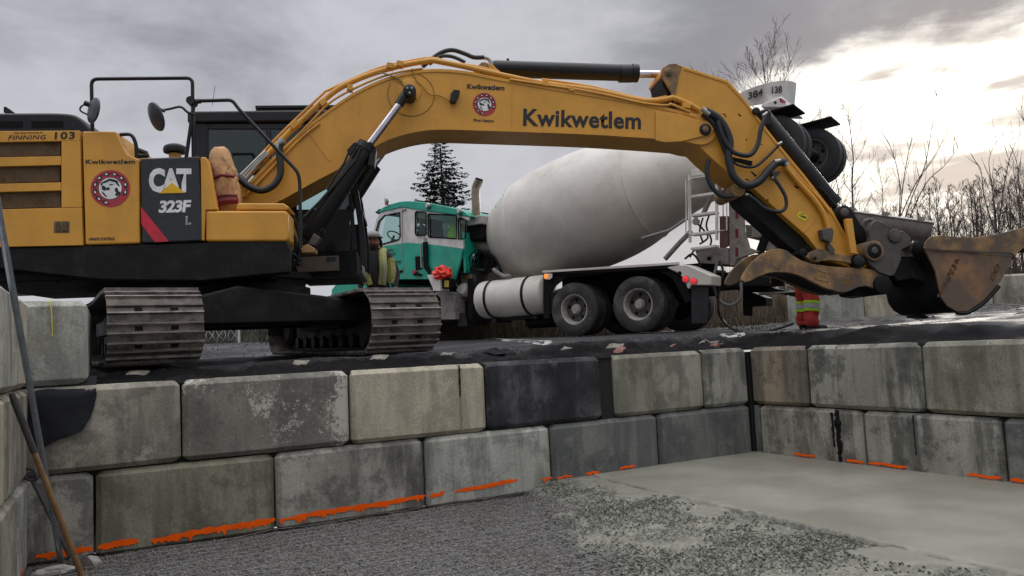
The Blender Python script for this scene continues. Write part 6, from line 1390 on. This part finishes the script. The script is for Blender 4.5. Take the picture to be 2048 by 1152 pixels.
# black geotextile hanging over the corner block
cp_ = W1.P([(46, 752), (192, 752), (192, 790), (188, 815), (180, 838), (163, 862), (120, 878), (92, 892), (70, 897), (60, 870), (52, 815)], -.012)
fb = bmesh.new(); vs2 = [fb.verts.new((x, -.012, z)) for x, z in cp_]; fb.faces.new(vs2)
bmesh.ops.triangulate(fb, faces=fb.faces[:])
for _ in range(4): bmesh.ops.subdivide_edges(fb, edges=fb.edges[:], cuts=1, use_grid_fill=True)
zt_ = max(z for x, z in cp_)
for v in fb.verts:
    v.co.y -= .014+.016*math.sin(v.co.x*11+v.co.z*5)+.02*mn.noise(v.co*5)+.006*mn.noise(v.co*16)
    v.co.x += .01*mn.noise(v.co*9+Vector((9, 0, 0)))
    if v.co.z > 1.44: k = v.co.z-1.44; v.co.y += k*1.6
ex = bmesh.ops.extrude_face_region(fb, geom=fb.faces[:]); bmesh.ops.translate(fb, verts=[g for g in ex['geom'] if isinstance(g, bmesh.types.BMVert)], vec=(0, .006, 0))
me = bpy.data.meshes.new('geotextile'); bmesh.ops.recalc_face_normals(fb, faces=fb.faces); fb.to_mesh(me); fb.free(); me.materials.append(M_felt); me.shade_smooth()
o = link('geotextile', me); tag(o, 'black geotextile cloth draped down over the left end of the block wall', 'cloth')
# deck dropping aids
def on_deck(u, v, h=0.0):
    p = on_z(u, v, 1.6) if ray(u, v).z < -.002 else at_depth(u, v, 12)
    r = ray(u, v); t = 4.0; best = None
    while t < 40:
        q = CAMP+r*t; dz = q.z-float(deck_z(np.array([q.x]), np.array([q.y]))[0])
        if dz <= 0 and q.y > -.01: return Vector((q.x, q.y, q.z+h))
        t += .03
    return None
def deck_patch(name, pts, m, parent, h=.008, jag=.02, seed=1):
    r = random.Random(seed); P_ = [on_deck(u, v) for u, v in pts]
    if any(p is None for p in P_): print('patch off deck', name, pts[0]); return None
    out = []
    for a, b in zip(P_, P_[1:]+P_[:1]):
        n_ = max(2, int((b-a).length/.06))
        for i in range(n_): q = a.lerp(b, i/n_); out.append((q.x+r.uniform(-jag, jag), q.y+r.uniform(-jag, jag)))
    z = [float(deck_z(np.array([x]), np.array([y]))[0])+h for x, y in out]; n_ = len(out)
    cz = sum(z)/n_; c = (sum(p[0] for p in out)/n_, sum(p[1] for p in out)/n_)
    czz = float(deck_z(np.array([c[0]]), np.array([c[1]]))[0])+h
    V_ = [(*p, zz_) for p, zz_ in zip(out, z)]+[(*c, max(czz, cz))]; F_ = [(i, (i+1) % n_, n_) for i in range(n_)]
    V_ += [(*p, zz_-.03) for p, zz_ in zip(out, z)]; F_ += [(i, n_+1+i, n_+1+(i+1) % n_, (i+1) % n_) for i in range(n_)]
    return obj(name, MB().add(V_, F_), m, parent, ang=180)
PALE = mat('pale_dusty_concrete', (.27, .25, .21), .8, dirt=(.14, .12, .1), dirtamt=.8, scale=9, bump=.4)
PINK = mat('red_sprayed_concrete', (.34, .15, .12), .8, dirt=(.1, .06, .05), dirtamt=.8, scale=12)
WHP = mat('white_road_paint', (.72, .72, .70), .7, dirt=(.1, .1, .1), dirtamt=.9, scale=10, lo=.45, hi=.6)
for i, (u0, u1, v, hh, m_) in enumerate(((255, 300, 748, 8, PALE), (590, 620, 726, 7, PALE), (742, 778, 716, 8, PALE), (885, 910, 709, 5, PALE), (1215, 1248, 693, 8, PALE), (1230, 1252, 701, 7, PINK), (1125, 1145, 699, 5, PALE), (1345, 1352, 692, 5, PINK), (1402, 1440, 686, 6, PALE), (1425, 1448, 691, 6, PINK), (1560, 1600, 678, 8, PALE), (1664, 1705, 673, 8, PALE), (1776, 1820, 669, 8, PALE))):
    deck_patch('exposed_concrete', [(u0+4, v-hh*.5), (u1, v-hh*.5), (u1-8, v+hh*.5), (u0-4, v+hh*.5)], m_, w1, .010, .006, i)
mk1 = deck_patch('road_marking', [(970, 676.5), (1030, 680), (1070, 683), (1100, 682.5), (1104, 685), (1085, 690), (1070, 689), (1078, 686.5), (1040, 684), (1000, 680.5), (970, 678.5)], WHP, None, .01, .012, 5)
if mk1: tag(mk1, 'thin white sprayed arrow mark on the black asphalt in front of the truck wheels', 'road marking')
mk2 = deck_patch('road_marking', [(1445, 668), (1488, 667), (1490, 671), (1440, 672)], WHP, None, .01, .012, 6)
if mk2: tag(mk2, 'short worn white paint patch on the asphalt left of the worker in red trousers', 'road marking')
for i, (u, v, r) in enumerate(((1889, 671, .045), (1918, 675, .035), (1946, 675, .03), (2010, 668, .025), (1780, 671, .03))):
    p = on_deck(u, v, .01)
    if p: tag(blob(p, r, (1.3, 1, .6), mat('white_scrap', (.6, .6, .58), .7), i*3, 'rubble_piece'), ['white piece of rubble on the asphalt edge, leftmost of the two near the wall joint', 'white piece of rubble standing upright just right of the wall joint', 'grey-white crumb of rubble on the asphalt above the long right block', 'small white rubble bit nearest the right picture edge', 'small white rubble bit beside the pale concrete patch'][i], 'rubble', 'white rubble on the asphalt edge')
ps = [on_deck(u, v, .03) for u, v in ((960, 703), (985, 706), (1000, 704), (1030, 706), (1033, 710), (1010, 712), (990, 714), (968, 708))]
if all(ps):
    r = random.Random(4); V_ = []
    c = sum(ps, Vector())/len(ps); ring = [p.lerp(c, .5)+Vector((0, 0, .05*math.sin(i*2.1))) for i, p in enumerate(ps)]
    n_ = len(ps); V_ = ps+ring+[c+Vector((0, 0, .02))]; V_ += [v-Vector((0, 0, .008)) for v in V_]
    F_ = [(i, (i+1) % n_, n_+(i+1) % n_, n_+i) for i in range(n_)]+[(n_+i, n_+(i+1) % n_, 2*n_) for i in range(n_)]
    tag(obj('plastic_scrap', MB().add(V_, F_), M_felt, None), 'torn black plastic scrap lying on the asphalt edge above the dark block', 'plastic scrap')

# ================================================================= PEOPLE
def figure(name, verts, edges, m_fn, mats_, rootv=0, sub=2):
    me = bpy.data.meshes.new(name); me.from_pydata([v[:3] for v in verts], edges, []); o = bpy.data.objects.new(name, me); COL.objects.link(o)
    sk_ = o.modifiers.new('skin', 'SKIN'); 
    if not me.skin_vertices: me.attributes
    for i, d in enumerate(me.skin_vertices[0].data if me.skin_vertices else []):
        rr = verts[i][3]; d.radius = rr if isinstance(rr, tuple) else (rr, rr); d.use_root = (i == rootv)
    s_ = o.modifiers.new('sub', 'SUBSURF'); s_.levels = sub; s_.render_levels = sub
    dg = bpy.context.evaluated_depsgraph_get(); m2 = bpy.data.meshes.new_from_object(o.evaluated_get(dg)); bpy.data.objects.remove(o)
    m2.materials.clear()
    for m_ in mats_: m2.materials.append(m_)
    for p in m2.polygons: p.material_index = m_fn(p.center); p.use_smooth = True
    m2.name = name; return m2
def skeleton(lean=0., arm_r=None, arm_l=None, feet=.12, hs=1.0):
    V_ = [(0, 0, .95, (.17, .13))]; E2 = []
    def add(p, r, par_): V_.append((*p, r)); E2.append((par_, len(V_)-1)); return len(V_)-1
    w = add((lean*.2, 0, 1.12), (.165, .125), 0); c = add((lean*.5, 0, 1.33), (.19, .14), w); nk = add((lean*.8, -.01, 1.50), (.075, .075), c)
    h1 = add((lean*.85, -.025, 1.585), (.082, .09), nk); h2 = add((lean*.9, -.02, 1.67), (.085, .105), h1); h3 = add((lean*.9, -.01, 1.755), (.06, .075), h2)
    for s, tgt in ((-1, arm_r), (1, arm_l)):
        sh = add((lean*.6+s*.19, 0, 1.42), .085, c); el, wr_ = tgt or ((s*.28, .03, 1.15), (s*.27, -.10, .93))
        e = add(el, .06, sh); w_ = add(wr_, .038, e); dv_ = (Vector(wr_)-Vector(el)).normalized(); pm = Vector(wr_)+dv_*.07; k = add(tuple(pm), (.04, .022), w_)
        for f in range(4):
            o_ = Vector((0, (f-1.5)*.02, 0)); ln = (.07, .08, .075, .06)[f]; a = add(tuple(pm+o_+dv_*.03), .009, k); b = add(tuple(pm+o_+dv_*(.03+ln*.55)+Vector((-s*.012, 0, 0))), .0085, a); add(tuple(pm+o_+dv_*(.03+ln)+Vector((-s*.03, 0, 0))), .007, b)
        t1 = add(tuple(Vector(wr_)+dv_*.03+Vector((0, -.045, 0))), .011, w_); add(tuple(Vector(wr_)+dv_*.075+Vector((-s*.01, -.06, 0))), .009, t1)
        hp = add((s*.10, 0, .86), .115, 0); kn = add((s*(feet+.0), -.02, .50), .085, hp); an = add((s*(feet+.01), .02, .11), .06, kn); to = add((s*(feet+.02), -.06, .06), .05, an); add((s*(feet+.03), -.17, .045), .042, to)
    return V_, E2
def face_features(par_, c, m_eye=M_dark):
    """nose, eyes, mouth and ears on the head centred at c, looking to -y"""
    c = Vector(c); mb = MB(); mb.prism([(c.x-.014, c.z-.03), (c.x+.014, c.z-.03), (c.x+.006, c.z+.02), (c.x-.006, c.z+.02)], c.y-.125, c.y-.09); obj('nose', mb, M_skin, par_, bev=.005)
    for s in (-1, 1): blob(c+Vector((s*.032, -.095, .02)), .011, (1.2, .6, .7), m_eye, s, 'eye', par_, 0); blob(c+Vector((s*.088, 0, -.0)), .03, (.4, .7, 1.1), M_skin, s, 'ear', par_, .1)
    obj('mouth', MB().tube([c+Vector((-.025, -.096, -.055)), c+Vector((0, -.103, -.057)), c+Vector((.025, -.096, -.055))], .005, 6), mat('lips', (.3, .11, .09), .6), par_)
# man in a hooded jacket and vest
mp = at_depth(757, 560, 13.2); mz = gz(mp.x, mp.y); MA = root('person', 'bearded man in charcoal hoodie, hi-vis vest and grey hard hat beside the truck door', 'person', (mp.x, mp.y, mz), rad(-25))
MA.scale = (1.08, 1.08, 1.10)
V_, E2 = skeleton(lean=-.06, feet=.13)
def mf(c):
    if c.z > 1.56: return 0
    if c.z < .12: return 3
    if c.z < .93 and abs(c.x) > .235: return 0
    return 1 if c.z > .93 or abs(c.x) > .24 else 2
V_ = [tuple(list(v[:3])+[(tuple(x*1.18 for x in v[3]) if isinstance(v[3], tuple) else v[3]*1.25)]) if 1.1 < v[2] < 1.45 else v for v in V_]
bme = figure('body', V_, E2, mf, [M_skin, M_hood, M_hood, M_boot]); link('body', bme, MA)
hc = Vector((-.054, -.02, 1.66)); face_features(MA, hc)
def shell(name, c, rx, ry, rz__, m, cut, par_, amp=.05, sub=3, thick=.012):
    b = bmesh.new(); bmesh.ops.create_icosphere(b, subdivisions=sub, radius=1); dele = [v for v in b.verts if cut(v.co)]; bmesh.ops.delete(b, geom=dele, context='VERTS')
    for v in b.verts: k = 1+amp*mn.noise(v.co*3+Vector(c)); v.co = Vector((v.co.x*rx*k+c[0], v.co.y*ry*k+c[1], v.co.z*rz__*k+c[2]))
    me_ = bpy.data.meshes.new(name); b.to_mesh(me_); b.free(); me_.materials.append(m); me_.shade_smooth(); o_ = link(name, me_, par_); so_ = o_.modifiers.new('s', 'SOLIDIFY'); so_.thickness = thick; return o_
shell('hood', (hc.x, hc.y+.03, hc.z-.05), .135, .15, .19, M_hood, lambda q: q.y < -.42 and q.z > -.7, MA, .12)
shell('beard', (hc.x, hc.y-.01, hc.z-.04), .092, .118, .10, M_beard, lambda q: q.z > .05 or q.y > .1, MA, .1)
shell('hard_hat', (hc.x, hc.y+.01, hc.z+.06), .125, .145, .115, M_hat, lambda q: q.z < -.02, MA, 0); obj('hat_brim', MB().lathe([(0, .13), (.0, .15), (.012, .15), (.012, .13)], (hc.x, hc.y-.015, hc.z+.055), (0, 0, 1), 28), M_hat, MA)
vt = MB()
for s in (-1, 1):
    vt.add([], []); obj('vest_panel', MB().tube(smooth([(s*.10-.03, -.155, .98), (s*.135-.03, -.185, 1.15), (s*.14-.035, -.185, 1.32), (s*.13-.04, -.10, 1.47), (s*.13-.04, .05, 1.50), (s*.14-.03, .16, 1.35), (s*.13, .16, 1.05)], 4), .062, 10), M_vest, MA)
    obj('vest_tape', MB().tube(smooth([(s*.135-.03, -.235, 1.0), (s*.155-.03, -.25, 1.16), (s*.155-.035, -.245, 1.30), (s*.15-.04, -.16, 1.47)], 4), .018, 6), M_reflect, MA)
    obj('vest_side', MB().tube(smooth([(s*.22-.02, -.05, 1.0), (s*.235-.02, -.05, 1.2), (s*.22-.03, -.03, 1.38)], 4), .07, 8), M_vest, MA)
# worker in red trousers and lime jacket
mp = at_depth(1618, 661, 13.0); mz = gz(mp.x, mp.y)
fz = mp.z
MBp = root('person', 'worker in red trousers with lime and silver bands, mostly hidden behind the excavator thumb', 'person', (mp.x, mp.y, fz-.0), rad(60-90+90-28))
MBp.rotation_euler.z = rad(62)
V_ = []; E2 = []
V_, E2 = skeleton(lean=0, arm_r=((-.30, .12, 1.2), (-.2, .32, 1.15)), feet=.17)
V_ = [tuple(list(v[:3])+[(.125 if .4 < v[2] < .9 else .10) if (.1 < v[2] < .92 and i > 6 and not isinstance(v[3], tuple) and v[3] > .05) else v[3]]) for i, v in enumerate(V_)]
bme = figure('body', V_, E2, lambda c: 0 if c.z > 1.55 else (3 if c.z < .10 else (1 if c.z < .98 and abs(c.x) < .33 else 2)), [M_skin, M_redcloth, M_lime, M_boot]); link('body', bme, MBp); face_features(MBp, (0, -.02, 1.66))
shell('hard_hat', (0, -.01, 1.72), .125, .145, .115, M_hat, lambda q: q.z < -.02, MBp, 0)
for s in (-1, 1):
    P0 = Vector((s*.17, -.02, .50)); P1 = Vector((s*.18, .02, .11))
    fn = lambda z: P0+(P1-P0)*((.50-z)/.39)
    obj('trouser_leg', MB().tube([fn(z)+Vector((.008*math.sin(z*37+s), .008*math.cos(z*29), 0)) for z in (.09, .13, .17, .21, .26, .31, .36, .41, .46, .50)]+[Vector((s*.16, -.01, .58)), Vector((s*.14, 0, .70)), Vector((s*.115, 0, .85))], [.108, .118, .112, .120, .114, .119, .121, .121, .122, .124, .128, .133, .14], 18), M_redcloth, MBp)
    for z, h_, m_ in ((.335, .035, M_lime), (.40, .085, M_reflect), (.467, .04, M_lime)):
        obj('leg_band', MB().lathe([(-h_/2, .124), (-h_/2, .128), (h_/2, .130), (h_/2, .124)], fn(z), P0-P1, 22, caps=False), m_, MBp)
    obj('boot', MB().tube(smooth([(s*.18, .08, .045), (s*.18, .0, .06), (s*.185, -.10, .05), (s*.195, -.22, .035)], 3), [.05, .055, .06, .06, .06, .058, .056, .052, .048, .04], 12), M_boot, MBp)

# ================================================================= FENCE, BRUSH AND TREES
FN = root('wire_fence', 'pale wire fence standing between the excavator tracks in the background', 'wire fence')
fa = at_depth(330, 684, 15.5); fbp = at_depth(478, 681, 15.5); fa.z = fa.z; fd = (fbp-fa); FL = fd.length; fd.normalize()
M_fw = mat('pale_fence_wire', (.6, .62, .64), .5, .2)
k = 0; t = 0.
while t < FL:
    p = fa+fd*t; obj('fence_wire', MB().tube([p+Vector((.02*math.sin(j*2.4+k), .0, j*.11))+fd*(.026*(1 if (j+k) % 2 else -1)) for j in range(11)], .007, 4), M_fw, FN, ang=180); t += .075; k += 1
for h_ in (.28, .95): obj('fence_rail', MB().tube([fa+Vector((0, 0, h_)), fbp+Vector((0, 0, h_))], .009, 5), M_fw, FN)
for p in (fa, fbp): obj('fence_post', MB().tube([p-Vector((0, 0, .1)), p+Vector((0, 0, 1.15))], .025, 8), M_fw, FN)
def brush(name, a, b, width, h, n_, m, label, cat, seed, leafy=0.):
    r = np.random.default_rng(seed); t = r.random(n_); a = np.array(a); b = np.array(b); d = (b-a)/np.linalg.norm(b-a); nrm = np.array([-d[1], d[0], 0])
    base = a+(b-a)*t[:, None]+nrm*(r.random(n_)[:, None]-.5)*width; base[:, 2] = ground_z(base[:, 0], base[:, 1])-.05; hh = h*(.35+.65*r.random(n_))*(.75+.4*vnoise(t*17, t*0+seed)); lean_ = r.normal(size=(n_, 3))*.22; lean_[:, 2] = 1
    start = base+np.array([0, 0, 1])*(hh*r.random(n_)*.6)[:, None]; end = start+lean_*(hh*(.3+.5*r.random(n_)))[:, None]; w = (.004+.010*r.random(n_)+leafy*r.random(n_))[:, None]
    sd_ = d*w; v = np.stack([start-sd_, start+sd_, end+sd_*.3, end-sd_*.3], 1)
    me = bpy.data.meshes.new(name); me.vertices.add(n_*4); me.vertices.foreach_set('co', v.astype(np.float32).ravel()); me.loops.add(n_*4); me.loops.foreach_set('vertex_index', np.arange(n_*4, dtype=np.int32)); me.polygons.add(n_); me.polygons.foreach_set('loop_start', np.arange(0, n_*4, 4, dtype=np.int32)); me.update(calc_edges=True)
    me.materials.append(m); o_ = link(name, me, kind='stuff'); return tag(o_, label, cat)
M_br = stone_mat('dry_brown_brush', (.07, .052, .036), (.22, .17, .12), .9); M_gb = stone_mat('grey_green_brush', (.06, .07, .045), (.16, .17, .12), .9); M_tw = stone_mat('grey_twigs', (.05, .038, .03), (.12, .09, .07), .9)
def gp_(u, v, d): p = at_depth(u, v, d); return (p.x, p.y, p.z)
brush('dry_brush', gp_(880, 662, 20), gp_(1330, 645, 20), 1.8, .95, 16000, M_br, 'dry brown brush behind the truck seen under its round tank', 'brush', 3)
brush('dry_brush', gp_(1380, 640, 20.5), gp_(1640, 632, 20.5), 1.6, 1.0, 12000, M_br, 'dry brown brush behind the thumb and the worker in red', 'brush', 4)
brush('shrubs', gp_(380, 680, 22), gp_(540, 680, 22), 2.0, 1.2, 7000, M_gb, 'grey-green shrubs beyond the pale wire fence', 'shrubs', 5, .02)
brush('thicket', gp_(1180, 600, 42), gp_(2300, 560, 42), 6.0, 3.3, 45000, M_tw, 'dense brown thicket of bare twigs along the foot of the wood', 'thicket', 6)

def grow_tree(seed, H, trunk_r=.1, n1=16, spread=.5, rise=.95, start=.22, sub=(7, 5), twig=.007, jit=.07):
    """bare tree: straight leader, ascending limbs, each splitting into finer straight twigs"""
    r = random.Random(seed); tk_ = MB(); br = MB()
    pts = []; x = y = 0.
    for i in range(11): t = i/10; pts.append(Vector((x, y, H*t))); x += r.uniform(-1, 1)*H*.010; y += r.uniform(-1, 1)*H*.010
    tk_.tube(pts, [max(trunk_r*(1-.95*i/10), twig) for i in range(11)], 7)
    def branch(p, d, L_, rr, lvl):
        n_ = 5 if lvl < 3 else 3; q = [p]; dd = d.copy()
        for i in range(n_): dd = (dd+Vector((r.uniform(-jit, jit), r.uniform(-jit, jit), .05+r.uniform(-jit, jit)*.6))).normalized(); q.append(q[-1]+dd*L_/n_)
        br.tube(q, [max(rr*(1-.85*i/n_), twig*.7) for i in range(n_+1)], 4 if lvl == 1 else 3, caps=False)
        if lvl <= len(sub):
            for k in range(sub[lvl-1]):
                t = .18+.8*(k+r.random())/sub[lvl-1]; i = min(int(t*n_), n_-1); b = q[i].lerp(q[i+1], t*n_-i); a = r.uniform(0, 2*PI)
                e1 = dd.cross(Vector((.3, .5, .8))).normalized(); e2 = dd.cross(e1); side = e1*math.cos(a)+e2*math.sin(a)
                branch(b, (dd+side*r.uniform(.5, .85)+Vector((0, 0, .12))).normalized(), L_*r.uniform(.34, .6)*(1.15-t*.6), max(rr*.42, twig), lvl+1)
    for k in range(n1):
        t = start+(.93-start)*((k+r.random())/n1); i = min(int(t*10), 9); p = pts[i].lerp(pts[i+1], t*10-i); a = k*2.399+r.uniform(-.5, .5)
        L_ = H*spread*(1.08-t)**.75*r.uniform(.65, 1.1); d = Vector((math.cos(a), math.sin(a), rise+.5*t)).normalized(); branch(p, d, L_, trunk_r*.38*(1.15-t), 1)
    return tk_.mesh('trunk', M_bark, 60), br.mesh('branches', M_barkd, 60, fix=False)
def plant_tree(meshes, loc, rz_, sc, label, group=None, name='bare_tree', cat='tree'):
    o = root(name, label, cat, loc, rz_, group); o.scale = (sc, sc, sc); link('trunk', meshes[0], o); link('branches', meshes[1], o); return o
def base_at(u, v, d): p = at_depth(u, v, d); return Vector((p.x, p.y, gz(p.x, p.y)-.1))
def tree_px(meshes, H, u, vtop, d, rz_, label, group=None, **k):
    b = base_at(u, 600, d); tp_ = at_depth(u, vtop, d); sc = (tp_.z-b.z)/H; return plant_tree(meshes, b, rz_, sc, label, group, **k)
tA = grow_tree(11, 10, .11, 17, .55, 1.15, .38, (8, 6), twig=.0055); tree_px(tA, 10, 1567, 66, 26, .4, 'tall bare tree with a fine fan of twigs rising behind the truck hopper')
tB = grow_tree(23, 10, .075, 22, .30, 1.0, .12, (6, 4), twig=.0055); tree_px(tB, 10, 1722, 172, 27, 1.4, 'slim straight bare tree standing alone right of the raised truck wheels')
tC = grow_tree(31, 9, .06, 20, .38, 1.1, .2, (6, 5), twig=.005); tree_px(tC, 9, 1655, 205, 30, 2.2, 'bare tree half hidden by the raised truck wheels'); tree_px(tC, 9, 1695, 265, 33, .3, 'low bare tree between the raised wheels and the slim straight tree'); tree_px(tC, 9, 1790, 300, 34, 4.3, 'thin bare tree behind the long sapling whips'); tree_px(tB, 10, 1628, 330, 36, 4.9, 'short bare tree seen under the raised truck wheels')
# whippy saplings
def whips(name, stems, d, label, r0=.022):
    o = root(name, label, 'sapling'); 
    for i, st in enumerate(stems):
        P_ = [at_depth(u, v, d+.5*math.sin(i*2+j)) for j, (u, v) in enumerate(st)]; P2 = smooth(P_, 5); n_ = len(P2); mb = MB().tube(P2, [r0*(1-.85*j/(n_-1)) for j in range(n_)], 5)
        r = random.Random(i+len(stems)); 
        for k in range(9):
            j = r.randint(n_//4, n_-2); dv_ = (P2[j+1]-P2[j]).normalized(); sidev = (RT*r.choice((-1, 1))*r.uniform(.3, .8)+Vector((0, 0, .6))+dv_).normalized(); L_ = r.uniform(.3, .9)
            mb.tube([P2[j], P2[j]+sidev*L_*.5, P2[j]+sidev*L_+Vector((0, 0, .08))], [.008, .006, .004], 3, caps=False)
        obj('stem', mb, M_bark, o, ang=60, fix=False)
whips('sapling', [[(1800, 470), (1822, 400), (1850, 330), (1866, 240), (1877, 170)], [(1790, 460), (1830, 370), (1870, 310), (1905, 244)], [(1805, 470), (1850, 370), (1890, 330), (1928, 280)], [(1798, 460), (1806, 370), (1818, 300), (1830, 255)], [(1795, 465), (1800, 380), (1790, 320), (1775, 280)]], 24, 'long curved bare sapling whips reaching up right of the bucket linkage')
whips('sapling', [[(1990, 460), (1985, 380), (1978, 320), (1996, 278)], [(1995, 470), (2010, 360), (2025, 300), (2048, 255)], [(1992, 470), (1970, 400), (1962, 340), (1955, 330)], [(2040, 460), (2036, 340), (2018, 285)], [(2050, 470), (2060, 330), (2040, 200)]], 25, 'bare sapling whips at the right picture edge above the bucket')
# the wood on the right: trees one can tell apart, each its own object
prot = [(grow_tree(41, 9, .10, 18, .36, 1.2, .30, (7, 5), twig=.008), 9), (grow_tree(47, 9, .085, 16, .30, 1.4, .25, (7, 5), twig=.008), 9), (grow_tree(53, 9, .09, 20, .42, 1.1, .35, (7, 5), twig=.008), 9), (grow_tree(59, 8, .08, 14, .36, 1.3, .2, (7, 6), twig=.008), 8)]
rr = random.Random(12)
def skyline(u): return float(np.interp(u, [1640, 1700, 1760, 1830, 1870, 1910, 1950, 1990, 2048, 2200, 2500], [430, 400, 405, 395, 345, 360, 352, 338, 318, 310, 330]))
NTH = 'first second third fourth fifth sixth seventh eighth ninth tenth eleventh twelfth thirteenth fourteenth fifteenth sixteenth seventeenth eighteenth nineteenth twentieth'.split()
NTH += ['twenty-'+w for w in NTH[:9]]+['thirtieth']+['thirty-'+w for w in NTH[:9]]+['fortieth']+['forty-'+w for w in NTH[:9]]+['fiftieth']
for i in range(50):
    u = 1650+(i+.8*rr.random())*(2200-1650)/50; d = rr.uniform(38, 50); m_, H_ = prot[i % 4]
    tree_px(m_, H_, u, skyline(u)+rr.uniform(-6, 42), d, rr.uniform(0, 6), NTH[i]+' from the left of the bare trees in the wood behind the bucket', 'bare trees of the wood on the right')
# conifer
def conifer(seed, H):
    r = random.Random(seed); tk_ = MB().tube([(0, 0, 0), (.05, 0, H*.5), (0, 0, H)], [.16, .09, .012], 8); cr_ = MB(); n_ = 300
    for k in range(n_):
        t = .12+.88*(k/n_)**.85; z = H*t; a = k*2.399+r.uniform(-.4, .4); L_ = H*.235*(1.02-t)**.8*r.uniform(.6, 1.12)+.12; dx, dy = math.cos(a), math.sin(a)
        pts = [Vector((dx*L_*s, dy*L_*s, z-L_*.30*s+L_*.34*s*s)) for s in (0, .33, .66, 1)]; cr_.tube(pts, [.025*(1.1-t)+.006, .018*(1.1-t)+.005, .009, .004], 3, caps=False)
        nt_ = int(8+L_*13)
        for j in range(nt_):
            s = r.uniform(.12, 1); i = min(int(s*3), 2); p = pts[i].lerp(pts[i+1], s*3-i); side = Vector((-dy, dx, 0))*r.choice((-1, 1))*r.uniform(.3, 1)+Vector((dx, dy, 0))*.7+Vector((0, 0, r.uniform(-.55, .15))); side.normalize()
            l_ = L_*.26*r.uniform(.5, 1.1)*(1.15-s*.6)+.06; w_ = side.cross(Vector((r.uniform(-1, 1), r.uniform(-1, 1), 1))).normalized()*l_*.20
            cr_.add([p, p+side*l_*.5+w_, p+side*l_, p+side*l_*.5-w_], [(0, 1, 2, 3)]); 
            q = p+side*l_*.55; cr_.add([q, q+Vector((r.uniform(-.5, .5), r.uniform(-.5, .5), -.9)).normalized()*l_*.5+w_*.6, q+side*l_*.3], [(0, 1, 2)])
    return tk_.mesh('trunk', M_bark, 60), cr_.mesh('crown', M_fir, 180, fix=False)
cf = conifer(5, 11); b_ = base_at(893, 600, 46); tp_ = at_depth(893, 274, 46); sc = (tp_.z-b_.z)/11
o = root('conifer_tree', 'lone dark conifer standing behind the truck cab and exhaust pipe', 'tree', b_, 0); o.scale = (sc*1.55, sc*1.55, sc); link('trunk', cf[0], o); link('crown', cf[1], o)
